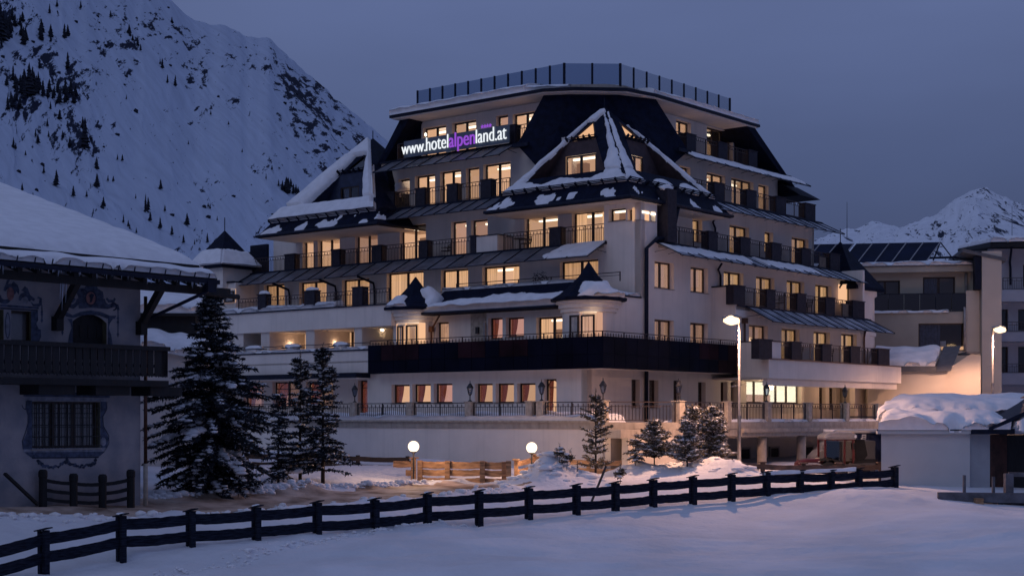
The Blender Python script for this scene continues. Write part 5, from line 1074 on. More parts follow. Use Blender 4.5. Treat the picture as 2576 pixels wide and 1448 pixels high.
# ------------------------------------------------------------------ painted farmhouse on the left
NF = Frame((353 - CU) / F * 50, 50)
HOU = NF.root('farmhouse', **T('old plastered farmhouse with painted window scrolls, dark wooden balcony and snow-laden roof', 'house'))
plast_m = mat('old_plaster', (.27, .27, .31), .92, .14, 1.2, .5, 9, col2=(.38, .34, .35)); paint_m = mat('fresco_blue', (.055, .07, .12), .9, .45, 6); paintd_m = mat('fresco_dark', (.02, .028, .055), .9, .3, 6); paintr_m = mat('fresco_pink', (.24, .12, .12), .9, .3, 6); paintl_m = mat('fresco_pale', (.22, .23, .28), .9, .3, 6)
boards_m = mat('blackened_boards', (.006, .006, .009), .75, .4, 3, .5, 12, stretch=(1, 1, .3)); reveal_m = mat('ochre_reveal', (.16, .15, .09), .9, .2, 4)
nz_ = lambda cvf, x, y, c=0: NF.ony(*cvf(x, y), c)
def hop(cvf, x0, x1, y0, y1): a, b_ = nz_(cvf, x0, (y0 + y1) / 2), nz_(cvf, x1, (y0 + y1) / 2); xm = (x0 + x1) / 2; return (a[0], b_[0], nz_(cvf, xm, y1)[2], nz_(cvf, xm, y0)[2])
hw = [hop(H2, -110, 35, 85, 385), hop(H2, 105, 310, 100, 395), hop(H2, 680, 1000, 132, 560), hop(H2, 300, 938, 950, 1390)]
wall(HOU, 'y', 0, -14, 0, -4.2, 4.9, hw, m=plast_m, depth=.32)
for h in hw:      # ochre painted cheek on the side of each deep opening
    MB().box(h[1] - .012, h[1] - .002, .01, .3, h[2], h[3]).build('painted_reveal', reveal_m, HOU)
window(HOU, 'y', 0, *hw[0], 2, 'dark', dep=.2, sill=True); window(HOU, 'y', 0, *hw[1], 1, 'dark', dep=.2)
w3 = window(HOU, 'y', 0, *hw[3], 3, 'dark', dep=.2)
b = MB(); h = hw[3]
for k in range(1, 4): z = h[2] + (h[3] - h[2]) * k / 4; b.box(h[0] + .05, h[1] - .05, .18, .2, z - .015, z + .015)
for k in range(1, 9): x = h[0] + (h[1] - h[0]) * k / 9; b.box(x - .015, x + .015, .175, .2, h[2] + .05, h[3] - .05)
for k in range(1, 22): x = h[0] + (h[1] - h[0]) * k / 22; b.bar((x, -.06, h[2] + .02), (x, -.06, h[3] - .02), .018, .018)
for k in range(5): z = h[2] + (h[3] - h[2]) * (k + .3) / 5; b.box(h[0], h[1], -.07, -.055, z - .01, z + .01)
b.build('window_grille', black_m, HOU)
h = hw[2]; d = MB(); d.box(h[0], h[1], .22, .28, h[2], h[3])
for k in range(4): x = h[0] + (h[1] - h[0]) * (k + .22) / 4; d.box(x, x + (h[1] - h[0]) * .16, .2, .22, h[3] - .75, h[3] - .35); d.box(x, x + (h[1] - h[0]) * .16, .2, .22, h[2] + .3, h[3] - .95)
d.build('balcony_door', boards_m, HOU)
for s in (0, 1):   # arched head of the door opening
    pass
xs3 = np.linspace(h[0], h[1], 9); b = MB(); top_ = [(x, h[3] - .26 + .26 * (1 - ((x - (h[0] + h[1]) / 2) / ((h[1] - h[0]) / 2)) ** 2)) for x in xs3]
b.add([(x, .005, z) for x, z in top_] + [(h[1], .005, h[3] + .02), (h[0], .005, h[3] + .02)], [tuple(range(11))]); b.build('arched_head', plast_m, HOU)
# fresco painting: thin flat limewash shapes
FL = [0]
def fresco(cvf, pts, m, closed=True, wd_=6, nm='fresco'):
    FL[0] += 1; y = -.004 - .0012 * (FL[0] % 9); P = [nz_(cvf, *p) for p in pts]
    if closed: b = MB(); b.add([(p[0], y, p[2]) for p in P], [tuple(range(len(P)))]); return b.build(nm, m, HOU)
    w_ = wd_ / 75 * .27; b = MB(); L_ = []
    for i, p in enumerate(P):
        q, r_ = P[max(0, i - 1)], P[min(len(P) - 1, i + 1)]; dx, dz = r_[0] - q[0], r_[2] - q[2]; l = math.hypot(dx, dz) + 1e-9; t = w_ * (.5 + .5 * math.sin(math.pi * (i + .5) / len(P)))
        L_ += [(p[0] - dz / l * t / 2, y, p[2] + dx / l * t / 2), (p[0] + dz / l * t / 2, y, p[2] - dx / l * t / 2)]
    b.add(L_, [(2 * i, 2 * i + 2, 2 * i + 3, 2 * i + 1) for i in range(len(P) - 1)]); return b.build(nm, m, HOU)
def arc(cx, cy, rx, ry, a0, a1, n=12): return [(cx + rx * math.cos(math.radians(a0 + (a1 - a0) * k / n)), cy + ry * math.sin(math.radians(a0 + (a1 - a0) * k / n))) for k in range(n + 1)]
def sp(cx, cy, r0, r1, a0, a1, n=20): return [(cx + (r0 + (r1 - r0) * k / n) * math.cos(math.radians(a0 + (a1 - a0) * k / n)), cy + (r0 + (r1 - r0) * k / n) * math.sin(math.radians(a0 + (a1 - a0) * k / n))) for k in range(n + 1)]
K2 = cv(0, 1050 / 1.5907, 1 / (2317 / 560) / 1.5907)      # close view of the upper wall
fresco(K2, [(1040, 790), (1200, 870), (1330, 815), (1500, 790), (1680, 820), (1820, 880), (1925, 880), (1900, 930), (1780, 930), (1650, 880), (1500, 855), (1350, 875), (1210, 920), (1090, 890)], paint_m)
fresco(K2, [(1300, 760), (1290, 560), (1255, 480), (1290, 430), (1400, 420), (1440, 330), (1510, 298), (1580, 340), (1620, 440), (1700, 480), (1715, 560), (1700, 650), (1790, 770), (1650, 760), (1500, 745), (1380, 760)], paint_m)
fresco(K2, arc(1500, 590, 100, 130, 0, 360, 24), paintd_m); fresco(K2, arc(1500, 590, 78, 105, 0, 360, 24), paintr_m); fresco(K2, [(1470, 540), (1510, 510), (1560, 530), (1530, 600), (1520, 655), (1480, 660), (1490, 600)], paintd_m)
for s, c in ((1, 1500), (-1, 1500)):
    fl = lambda pts: [(1500 + (x - 1500) * s, y) for x, y in pts]
    fresco(K2, fl(sp(1390, 500, 60, 20, 200, 480)), paintd_m, False, 14); fresco(K2, fl([(1290, 600), (1270, 680), (1210, 730), (1120, 700), (1060, 720), (1040, 790)]), paint_m, False, 42); fresco(K2, fl(sp(1130, 720, 70, 22, 90, 400)), paintd_m, False, 20); fresco(K2, fl([(1240, 590), (1200, 640), (1120, 640), (1100, 590)]), paint_m, False, 30)
for x, y0, y1 in ((1030, 660, 1200), (1950, 690, 1230), (690, 700, 980)):
    fresco(K2, [(x, y0), (x + 4, (y0 + y1) / 2), (x, y1)], paint_m, False, 14)
    for q in (.42, .55, .92): yy_ = y0 + (y1 - y0) * q; fresco(K2, [(x, yy_ - 45), (x + 22, yy_), (x, yy_ + 45), (x - 22, yy_)], paint_m)
for xx_, s in ((1130, 1), (1850, -1)): fresco(K2, [(xx_ - 20 * s, 930), (xx_ + 30 * s, 1000), (xx_ + 50 * s, 1080), (xx_ + 10 * s, 1200), (xx_ - 20 * s, 1400), (xx_ + 70 * s, 1400), (xx_ + 65 * s, 930)], paint_m)
fresco(K2, [(0, 690), (640, 735), (640, 770), (0, 730)], paint_m); fresco(K2, [(0, 740), (630, 780), (620, 800), (0, 770)], paintd_m)
fresco(K2, [(510, 800), (625, 800), (630, 950), (600, 1010), (640, 1100), (675, 1110), (680, 1220), (640, 1320), (510, 1320)], paint_m)
for pts in (sp(420, 610, 95, 60, 170, 385), sp(60, 560, 110, 60, 10, 200), sp(165, 470, 90, 60, 180, 440)): fresco(K2, pts, paint_m, False, 42)
fresco(K2, arc(170, 520, 60, 110, 0, 360, 16), paintr_m); fresco(K2, arc(415, 625, 48, 62, 0, 360, 16), paintl_m)
fresco(K2, [(80, 400), (110, 300), (145, 260), (130, 205), (155, 210), (165, 290), (130, 350), (110, 420)], paint_m); fresco(K2, [(190, 350), (220, 310), (290, 370), (320, 450), (310, 530), (260, 470)], paint_m); fresco(K2, [(350, 460), (410, 390), (460, 430), (500, 540), (580, 600), (560, 640), (480, 600), (400, 490)], paint_m)
fresco(K2, [(500, 640), (560, 690), (640, 680), (650, 600), (610, 590), (630, 560), (690, 590), (690, 700), (640, 730), (540, 720)], paint_m)
fresco(K2, arc(125, 1040, 45, 220, 0, 360, 20), paint_m); fresco(K2, arc(125, 1040, 30, 195, 0, 360, 20), paintl_m)
# painted surround of the ground-floor window
fresco(H2, [(218, 855), (1028, 872), (1025, 915), (218, 900)], paint_m); fresco(H2, [(245, 905), (1000, 920), (990, 950), (250, 938)], paintl_m); fresco(H2, [(250, 935), (298, 940), (298, 1395), (215, 1395), (205, 1340), (250, 1240), (262, 1100), (240, 1020)], paint_m)
fresco(H2, [(940, 945), (995, 950), (1000, 1010), (960, 1100), (975, 1200), (1018, 1290), (1000, 1390), (940, 1390)], paint_m); fresco(H2, arc(968, 1325, 26, 40, 0, 360, 16), paintl_m)
for pts in (sp(262, 1000, 10, 60, 90, 200), [(245, 940), (240, 1010), (262, 1070), (262, 1150), (240, 1230), (208, 1320), (215, 1395)], [(1000, 950), (1000, 1020), (962, 1090), (968, 1180), (1018, 1270), (1018, 1340), (990, 1400)]): fresco(H2, pts, paintd_m, False, 9)
fresco(H3, [(215, 215), (1000, 208), (985, 245), (225, 252)], paintl_m); fresco(H3, [(225, 252), (985, 245), (930, 290), (290, 300)], paint_m); fresco(H3, [(295, 300), (925, 292), (920, 305), (300, 312)], paintd_m)
rnd = random.Random(2)
for cx in (490, 760):
    for k in range(34):
        a = math.pi * k / 33; x, y = cx - 135 * math.cos(a), 318 + 68 * math.sin(a) + rnd.uniform(-14, 14); r = rnd.uniform(9, 18); fresco(H3, arc(x, y, r, r * rnd.uniform(.7, 1.2), 0, 360, 7), paintd_m if rnd.random() < .5 else paint_m, nm='fresco_leaf')
# side and body of the house
MB().box(-14, -.02, .33, 13, -4.2, 4.4).build('house_body', plast_m, HOU)
MB().tube([(.12, -.12, 4.0), (.12, -.12, -1.6)], .06, 8).build('downpipe', copper_m, HOU, True); MB().tube([(.12, -.12, -1.6), (.12, -.12, -3.4)], .075, 8).build('downpipe_foot', stone_m, HOU, True)
# roof: eave boards, rafters, snow
ez = 4.62; ey = -1.8; tan = .315
rx0, rx1 = -12.5, 1.75; ry1 = 12.0
rz = lambda y: ez + (y - ey) * tan
b = MB(); b.hexa([(rx0, ey, ez - .12), (rx1, ey, ez - .12), (rx1, ry1, rz(ry1) - .12), (rx0, ry1, rz(ry1) - .12), (rx0, ey, ez), (rx1, ey, ez), (rx1, ry1, rz(ry1)), (rx0, ry1, rz(ry1))]); b.hexa([(rx0, ry1, rz(ry1) - .12), (rx1, ry1, rz(ry1) - .12), (rx1, 26, ez - .12), (rx0, 26, ez - .12), (rx0, ry1, rz(ry1)), (rx1, ry1, rz(ry1)), (rx1, 26, ez), (rx0, 26, ez)])
b.build('roof', boards_m, HOU)
for k in range(22):
    x = rx0 + .3 + k * .65; b = MB(); b.hexa([(x, ey + .1, ez - .34), (x + .16, ey + .1, ez - .34), (x + .16, .4, rz(.4) - .34), (x, .4, rz(.4) - .34), (x, ey + .1, ez - .12), (x + .16, ey + .1, ez - .12), (x + .16, .4, rz(.4) - .12), (x, .4, rz(.4) - .12)]); b.build('rafter', boards_m, HOU)
b = MB(); b.bar((rx0, -1.35, ez - .40), (rx1 + .9, -1.35, ez - .40), .24, .26); b.bar((rx0, -.05, 4.9), (rx1 + .4, -.05, 4.9), .22, .25); b.build('purlin', boards_m, HOU)
b = MB(); b.bar((rx0, ey - .12, ez - .14), (rx1, ey - .12, ez - .14), .16, .14)
for k in range(24): x = rx0 + k * .6; b.bar((x, ey - .1, ez - .2), (x, ey - .22, ez + .12), .03, .03)
b.build('gutter', dark_m, HOU)
b = MB(); b.hexa([(rx1 - .02, ey, ez - .3), (rx1 + .04, ey, ez - .3), (rx1 + .04, ry1, rz(ry1) - .3), (rx1 - .02, ry1, rz(ry1) - .3), (rx1 - .02, ey, ez + .02), (rx1 + .04, ey, ez + .02), (rx1 + .04, ry1, rz(ry1) + .02), (rx1 - .02, ry1, rz(ry1) + .02)]); b.build('verge_board', boards_m, HOU)
rnd = random.Random(4)
XS = np.linspace(rx0, rx1, 90)
snowsheet(HOU, lambda s, t: (rx0 + (rx1 - rx0 - .02) * s, ey - .08 + (.55 + .1) * t, rz(ey + .55 * t) + .02), (0, -.25, 1), 130, 8, lambda s, t: min(t * .9 + .10, 1, (1 - s) * 18), .20, seed=31, lump=.3)
b = MB(); b.bar((rx0, ey + .62, rz(ey + .62) + .22), (rx1 - .25, ey + .62, rz(ey + .62) + .22), .09, .09)
for k in range(15): x = rx0 + .5 + k * .95; b.bar((x, ey + .6, rz(ey + .6)), (x, ey + .6, rz(ey + .6) + .26), .06, .16)
b.build('snow_guard', boards_m, HOU)
snowsheet(HOU, lambda s, t: (rx0 + (rx1 - rx0 - .05) * s, ey + .66 + (ry1 - ey - .7) * t, rz(ey + .66 + (ry1 - ey - .7) * t) + .02), (0, -.2, 1), 110, 90, lambda s, t: min((t + .006) * 7, (1 - s) * 13 + .02, 1.2), .55, seed=33, lump=.08, amp=.06)
b = MB()      # icicles
for k in range(150):
    x = rx0 + 5 + rnd.random() * (rx1 - rx0 - 5); l = abs(rnd.gauss(0, .10)) + .05; b.tube([(x, ey - .18, ez - .12), (x + rnd.gauss(0, .01), ey - .18, ez - .12 - l)], [.014, .002], 5, False)
for dx, l in ((0, .9), (.07, 1.25), (.13, .7), (.2, 1.0)):
    p = nz_(H1, 575, 905, -1.3); b.tube([(p[0] + dx, -1.3, p[2] + .05), (p[0] + dx - .05, -1.3, p[2] + .05 - l)], [.022, .003], 6, False)
b.build('icicles', mat('ice', (.45, .50, .62), .1, .1, 4), HOU, True)
# brackets under the eave
def brace(a, b_): b = MB(); b.bar(a, b_, .2, .22); b.build('brace', boards_m, HOU)
for xw in (nz_(H1, 475, 1330)[0] + .15, nz_(H1, 1300, 1330)[0]): brace((xw, -.05, 2.95), (xw, -1.35, 4.35)); MB().box(xw - .13, xw + .13, -.3, 0, 2.7, 3.15).build('corbel', boards_m, HOU)
MB().tube([(1.35, ey - .1, ez - .2), (1.35, ey - .1, ez - .45), (1.1, ey + .1, ez - .6), (.35, -.3, 3.35), (.12, -.12, 3.2), (.12, -.12, 3.0)], .06, 8).build('downpipe', dark_m, HOU, True)
MB().box(1.2, 1.55, ey - .25, ey + .05, ez - .5, ez - .14).build('rain_hopper', dark_m, HOU); MB().tube([(1.3, -1.35, ez - .45), (3.1, -1.35, ez - .52)], .09, 8).build('log_spout', boards_m, HOU)
# chimney stub with rod at the left
p = NF.hit(9, 625, (0, 3.2, 0), (0, 1, 0)); MB().box(p[0] - .12, p[0] + .12, 3.1, 3.34, p[2] - .5, p[2] + .45).build('chimney', boards_m, HOU); MB().tube([(p[0] + .15, 3.2, p[2] + .3), (p[0] + .15, 3.2, p[2] + 1.1)], .012, 5).build('lightning_rod', black_m, HOU)
# balcony
by = -1.15; br = NF.ony(422, 905, by)[0]; bt = 2.2; bb = 1.28
for k in range(60):
    x = br - .02 - k * .275
    if x < -13: break
    b = MB(); x0, x1 = x - .235, x; zc_ = bb - .02
    pts = [(x0, bt - .06), (x1, bt - .06), (x1, bb + .12), (x1 - .03, bb + .06), (x1 - .06, zc_), (x1 - .1175, bb + .05), (x0 + .06, zc_), (x0 + .03, bb + .06), (x0, bb + .12)]; n = len(pts)
    b.add([(p, by, z) for p, z in pts] + [(p, by + .03, z) for p, z in pts], [tuple(range(n)), tuple(range(n, 2 * n))[::-1]] + [(i, (i + 1) % n, n + (i + 1) % n, n + i) for i in range(n)]); b.build('balcony_board', boards_m, HOU)
b = MB(); b.box(-13, br + .05, by - .08, by + .1, bt - .06, bt + .08); b.box(-13, br, by + .04, by + .1, bb + .3, bb + .4); b.box(-13, br, by + .03, by + .12, bb + .02, bb + .12); b.build('balcony_rail', boards_m, HOU)
MB().box(-13, br, by - .05, 0, bb - .32, bb - .12).build('balcony_floor', boards_m, HOU)
for cx in (380, 900, 1400): p = nz_(H2, cx, 790); MB().box(p[0] - .75, p[0] + .55, by + .1, -.01, bb - .62, bb - .32).build('corbel', boards_m, HOU)
MB().box(-.05, br, by, by + .03, bb, bt).build('balcony_end', boards_m, HOU)
# dark timber store behind the house corner
p = W3(405, 840, 66); g0 = p[2]; r = empty('hay_barn', (p[0], 66, 0), .1, **T('low dark wooden barn under thick snow between the farmhouse and the hotel', 'barn'))
z1 = W3(0, 765, 66)[2]; zb2 = W3(0, 812, 66)[2]; MB().box(-1.6, 1.5, 0, 5, W3(0, 1000, 66)[2], zb2 + .5).build('wall', boards_m, r); snowsheet(r, lambda s, t: (-2.6 + 4.4 * s, -.3 + 6 * t, zb2 + .45 + .9 * t), (0, 0, 1), 50, 40, lambda s, t: min(s * 4, (1 - s) * 4, t * 5 + .1, (1 - t) * 6), .6, seed=2); MB().box(-2.6, 1.8, -.35, 6, zb2 + .3, zb2 + .42).build('roof', boards_m, r)
p = W3(380, 880, 64); r = empty('snow_shed', (p[0], 64, 0), 0, **T('small shed buried in smooth snow left of the big spruce', 'shed')); z = W3(0, 870, 64)[2]; MB().box(-.6, 2.2, 0, 5, 1.2, z - .2).build('wall', wall_m, r)
snowsheet(r, lambda s, t: (-.8 + 3.4 * s, -.3 + 6 * t, z - .15 + .7 * t - .6 * s * s), (0, 0, 1), 40, 40, lambda s, t: min((1 - s) * 3, s * 5 + .3, t * 5 + .1, (1 - t) * 6), .7, seed=5)

# ------------------------------------------------------------------ spruces
frostn_m = mat('snow_dusted_needles', (.40, .42, .48), .8, .3, 3); need_m = mat('spruce_needles', (.013, .018, .027), .8, .5, 2.5); need2_m = mat('spruce_needles_lamplit', (.11, .088, .055), .8, .5, 3); bark_m = mat('spruce_bark', (.03, .02, .016), .9, .4, 6, .5, 20)  # second needle colour is warmed and brightened to stand in for lamplight
def spruce(name, base, H, R, label, seed=1, whs=.24, nb=8, dens=1., snow=.3, sparse=0., group=None, m=None, droop=.45, lean=0., blobs=1.0, bl=.16, frost=.10):
    rnd = random.Random(seed); r = empty(name, base, rnd.random() * .5, **T(label, 'spruce tree', group))
    MB().tube([(lean * H * k * k / 36, .02 * math.sin(k + seed), H * k / 6 - .3 * (k == 0)) for k in range(7)], [max(.012, .028 * H * (1 - k / 6.2) * .55) for k in range(7)], 8).build('trunk', bark_m, r, True)
    V = []; Fc = []; Mi = []; SB = MB(); BR = MB(); z = .35 if sparse < .4 else .12 * H
    def blade(p, d, l, wv):
        n = len(V); V.extend([p, p + d * (l * .45) + wv, p + d * l, p + d * (l * .45) - wv]); Fc.append((n, n + 1, n + 2, n + 3)); Mi.append(1 if rnd.random() < frost * (1.8 if d.z > 0 else .4) else 0)
    while z < H - .15:
        f = z / H; rad = R * (1 - f) ** (.85) * (.75 + .25 * math.sin(f * 9 + seed)) * (1 if f > .12 else .75 + 2 * f)
        for q in range(max(4, int(nb * (1 - .35 * f)))):
            if rnd.random() < sparse * .35: continue
            a = rnd.random() * 2 * PI; L_ = rad * rnd.uniform(.6, 1.15) * (1 + .28 * mnoise.noise(Vector((math.cos(a) * 1.3, math.sin(a) * 1.3, z * .9 + seed * 5)))) + .06; st = max(3, int(L_ / .16)); up = .30 - droop * (1 - f) * .6 + .35 * f
            pts = []; hd = Vector((math.cos(a), math.sin(a), 0)); sd = Vector((-hd.y, hd.x, 0)); z0 = z + rnd.uniform(-.08, .08); tx = lean * H * f * f
            for k in range(st + 1):
                t = k / st; pts.append(Vector((tx, 0, z0)) + hd * (L_ * t) + Vector((0, 0, L_ * (up * t - droop * t * t + .28 * droop * t ** 3))) + sd * (.05 * math.sin(t * 4 + q)))
            BR.tube([pts[0], pts[len(pts) // 2], pts[-1]], [.02 + .006 * L_, .012, .004], 4, False)
            for k in range(1, st + 1):
                t = k / st; d = (pts[k] - pts[k - 1]).normalized(); wlen = (.16 + .30 * L_ * .35 * (1 - t)) * (1 - sparse * .2)
                for side in (-1, 1):
                    for rep in range(max(1, int(2.4 * dens))):
                        tw = (d * rnd.uniform(.5, 1.1) + sd * side * rnd.uniform(.5, 1.0) + Vector((0, 0, rnd.uniform(-.45, .12)))).normalized(); p0 = pts[k] + d * rnd.uniform(-.1, .08); tl = wlen * rnd.uniform(.6, 1.2); ns = max(2, int(tl / .075))
                        for e in range(ns):
                            pp = p0 + tw * (tl * e / ns)
                            for g in range(2):
                                dd = (tw + Vector((rnd.gauss(0, .45), rnd.gauss(0, .45), rnd.gauss(0, .35)))).normalized(); wv = dd.cross(Vector((rnd.gauss(0, 1), rnd.gauss(0, 1), rnd.gauss(0, 1)))).normalized() * .023
                                blade(pp, dd, bl * rnd.uniform(.6, 1.1), wv)
                blade(pts[k], d, bl * 1.2, sd * .02)
            if rnd.random() < snow and L_ > .3:
                k0 = rnd.uniform(.35, .8); kk = min(st, max(1, int(k0 * st))); p = pts[kk]; s_ = min(.30, (.10 + .13 * L_)) * rnd.uniform(.5, 1.15) * blobs
                wsn = rnd.uniform(.5, 1.1)
                for e in range(kk, st + 1):
                    p = pts[e]; q_ = s_ * rnd.uniform(.45, .8) * (1 - .5 * (e - kk) / (st - kk + 1)); SB.blob((p.x + sd.x * rnd.gauss(0, q_ * .5) * wsn, p.y + sd.y * rnd.gauss(0, q_ * .5) * wsn, p.z + .04 + rnd.gauss(0, .02)), (q_ * rnd.uniform(.8, 1.2), q_ * rnd.uniform(.8, 1.2), q_ * rnd.uniform(.35, .6)), rnd.randrange(9999), 1)
            if rnd.random() < max(.5, snow * 1.6):
                for k in range(1, st + 1):
                    if rnd.random() < .5: p = pts[k]; s_ = rnd.uniform(.03, .09) * (.6 + blobs * .4); SB.blob((p.x, p.y, p.z + .03), (s_ * 1.6, s_ * 1.2, s_ * .6), k, 0)
        z += whs * rnd.uniform(.75, 1.25) * (1 - .35 * f)
    for k in range(26): blade(Vector((lean * H, 0, H - .5 + .022 * k)), Vector((rnd.gauss(0, .5), rnd.gauss(0, .5), .8)).normalized(), .12, Vector((.012, .005, 0)))
    me = bpy.data.meshes.new('crown'); me.from_pydata([tuple(v) for v in V], [], Fc); me.materials.append(m or need_m); me.materials.append(frostn_m); me.polygons.foreach_set('material_index', Mi); link('crown', me, r); BR.build('branches', bark_m, r)
    if SB.f: SB.build('snow', snow_m, r, True, kind='stuff')
    return r
def tree_at(u, vt, vb, Y, hw_, label, **k):
    b = W3(u, vb, Y); H = (vb - vt) / F * Y; g = gz1(b[0], Y); H = H + (b[2] - g); spruce('spruce_tree', (b[0], Y, g), H, hw_ / F * Y, label, **k)
tree_at(532, 722, 1245, 54, 250, 'largest dark spruce loaded with snow beside the farmhouse corner', seed=4, whs=.21, nb=12, dens=1.9, snow=.17, blobs=1.3, droop=.5, bl=.19)
tree_at(700, 985, 1165, 60, 60, 'short dark spruce just right of the largest spruce', seed=12, nb=7, dens=.9, snow=.3, sparse=.3)
tree_at(755, 888, 1175, 61, 88, 'slim sparse spruce with bare top left of the terrace lantern', seed=6, whs=.26, nb=7, dens=1.3, snow=.2, sparse=.4, droop=.3)
tree_at(812, 868, 1200, 60, 112, 'taller of two slim spruces, bushy on one side, before the arched windows', seed=7, whs=.22, nb=9, dens=1.4, snow=.26, sparse=.4, droop=.35)
warm_needles = need2_m
tree_at(1498, 984, 1220, 62.5, 74, 'open green young spruce with a lopped top standing before the terrace pier', seed=8, whs=.24, nb=7, dens=1.5, snow=.10, sparse=.55, m=warm_needles, droop=.08, blobs=.5, bl=.12)
tree_at(1598, 1093, 1190, 64, 36, 'smallest snowy spruce left of the clump by the street lamp', seed=9, whs=.16, nb=6, snow=.5, m=warm_needles, blobs=.7, bl=.11)
tree_at(1645, 1052, 1200, 64.5, 70, 'bushy frosted spruce with a snow-filled middle, second from left in the clump', seed=10, whs=.13, nb=11, dens=1.7, snow=.6, m=warm_needles, blobs=.9, droop=.12, bl=.12, frost=.26)
tree_at(1728, 1052, 1200, 63.5, 62, 'narrow snowy spruce in the middle of the clump near the street lamp', seed=11, whs=.13, nb=11, dens=1.7, snow=.6, m=warm_needles, blobs=.9, droop=.12, bl=.12, frost=.26)
tree_at(1742, 1020, 1188, 66, 64, 'tallest spruce of the frosted clump, rising behind the others', seed=13, whs=.14, nb=10, dens=1.6, snow=.45, m=warm_needles, blobs=.7, bl=.12, frost=.22, droop=.1)
tree_at(1792, 1020, 1180, 65, 72, 'rightmost frosted spruce, nearest the street lamp', seed=14, whs=.13, nb=11, dens=1.7, snow=.55, m=warm_needles, blobs=.8, bl=.12, frost=.24, droop=.1)
tree_at(1407, 1120, 1165, 61.5, 12, 'tiny spruce tip poking out of the snow mound by the globe lamp', seed=15, whs=.09, nb=6, snow=.1, m=warm_needles, bl=.1)
tree_at(1425, 1133, 1168, 61.2, 12, 'second tiny spruce tip leaning right on the snow mound', seed=16, whs=.09, nb=6, snow=.1, m=warm_needles, lean=.2, bl=.1)
tree_at(1360, 1142, 1172, 62.5, 13, 'snowy spruce tip between the globe lamp and the snow mound', seed=17, whs=.09, nb=6, snow=.5, m=warm_needles, blobs=.4, bl=.1)
tree_at(1560, 1168, 1205, 60.5, 20, 'low dark spruce bush right of the open young spruce', seed=18, whs=.11, nb=7, snow=.2, m=warm_needles, bl=.1)
tree_at(1452, 1165, 1200, 61.5, 16, 'low brown spruce bush left of the open young spruce', seed=19, whs=.11, nb=7, snow=.1, m=warm_needles, bl=.1)

# ------------------------------------------------------------------ fences
FP = [(-60, 1490, 37), (110, 1443, 39), (305, 1408, 41), (480, 1388, 42.5), (645, 1367, 44), (798, 1350, 45.5), (943, 1338, 47), (1075, 1322, 48.5), (1205, 1313, 49.7), (1330, 1302, 51), (1450, 1290, 52.3), (1548, 1283, 53.4), (1643, 1275, 54.5), (1743, 1265, 55.5), (1840, 1260, 56.6), (1928, 1250, 57.5), (2012, 1243, 58.5), (2090, 1232, 59.3), (2160, 1222, 60), (2250, 1222, 61)]
FT = [1372, 1330, 1294, 1282, 1273, 1261, 1254, 1240, 1233, 1225, 1218, 1212, 1204, 1197, 1191, 1186, 1184, 1183, 1178, 1172]
PF = empty('plank_fence', W3(110, 1443, 39), 0, **T('long dark two-plank fence crossing the snow in the foreground', 'fence')); po = Vector(PF.location)
def plank(a, b_, hgt, th, m, par, seed, dz=0):
    a, b_ = Vector(a), Vector(b_); n = 14; d = (b_ - a); d2 = Vector((d.x, d.y, 0)).normalized(); nr = Vector((-d2.y, d2.x, 0)); vs = []; rr = random.Random(seed); k1, k2 = rr.random() * 20, rr.random() * 20
    for i in range(n + 1):
        c_ = a.lerp(b_, i / n); u = hgt / 2 * (1 + .16 * mnoise.noise(Vector((i * .55 + k1, 0, 0)))) + .012 * mnoise.noise(Vector((i * 1.9, k1, 0))); l = hgt / 2 * (1 + .16 * mnoise.noise(Vector((i * .5 + k2, 3, 0))))
        c_ = c_ + Vector((0, 0, -.03 * math.sin(math.pi * i / n)))
        vs += [c_ - nr * th / 2 - Vector((0, 0, l)), c_ + nr * th / 2 - Vector((0, 0, l)), c_ + nr * th / 2 + Vector((0, 0, u)), c_ - nr * th / 2 + Vector((0, 0, u))]
    b = MB(); b.add(vs, [(4 * i + k, 4 * i + (k + 1) % 4, 4 * i + 4 + (k + 1) % 4, 4 * i + 4 + k) for i in range(n) for k in range(4)] + [(3, 2, 1, 0), (4 * n, 4 * n + 1, 4 * n + 2, 4 * n + 3)]); return b.build('plank', m, par)
pp = []
for i, ((u, v, Y), vt) in enumerate(zip(FP, FT)):
    b0 = Vector(W3(u, v, Y)) - po; t0 = W3(u, vt, Y)[2] - po.z; pp.append((b0, t0))
    nx = Vector(W3(*FP[min(i + 1, len(FP) - 1)])); pv = Vector(W3(*FP[max(i - 1, 0)])); d = (nx - pv); d.z = 0; d.normalize(); nr = Vector((d.y, -d.x, 0)); s = Y / F * 12
    b = MB(); b.bar(b0 + nr * .09 - Vector((0, 0, .4)), Vector((b0.x, b0.y, t0 - .02)) + nr * .09, .17 * .95, .12, nr); b.bar(b0 - nr * .10 - Vector((0, 0, .4)), Vector((b0.x, b0.y, t0 - .05)) - nr * .10 - d * .02, .15, .10, nr)
    b.build('fence_post', bluew_m, PF, bevel=.01)
    b = MB(); q = Vector((b0.x, b0.y, t0)); b.bar(q - nr * .25 - Vector((0, 0, .05)) - d * .02, q + nr * .23 + Vector((0, 0, .05)), .21, .03); c_ = b.build('post_cap', bluew_m, PF)
    if i in (2, 4, 7, 9, 12, 14): MB().blob((q.x, q.y, q.z + .03), (.13, .13, .04), i, 2).build('snow', snow_m, c_, True)
for i in range(len(pp) - 1):
    (a, ta), (b_, tb) = pp[i], pp[i + 1]; ha, hb = ta - a.z, tb - b_.z
    zt = lambda k, h_: (Vector((a.x, a.y, ta - k)), Vector((b_.x, b_.y, tb - k)))
    plank(*zt(.26, 0), .30, .05, bluew_m, PF, i); plank(*zt(.74 if i < 16 else .66, 0), .30, .05, bluew_m, PF, i + 50)
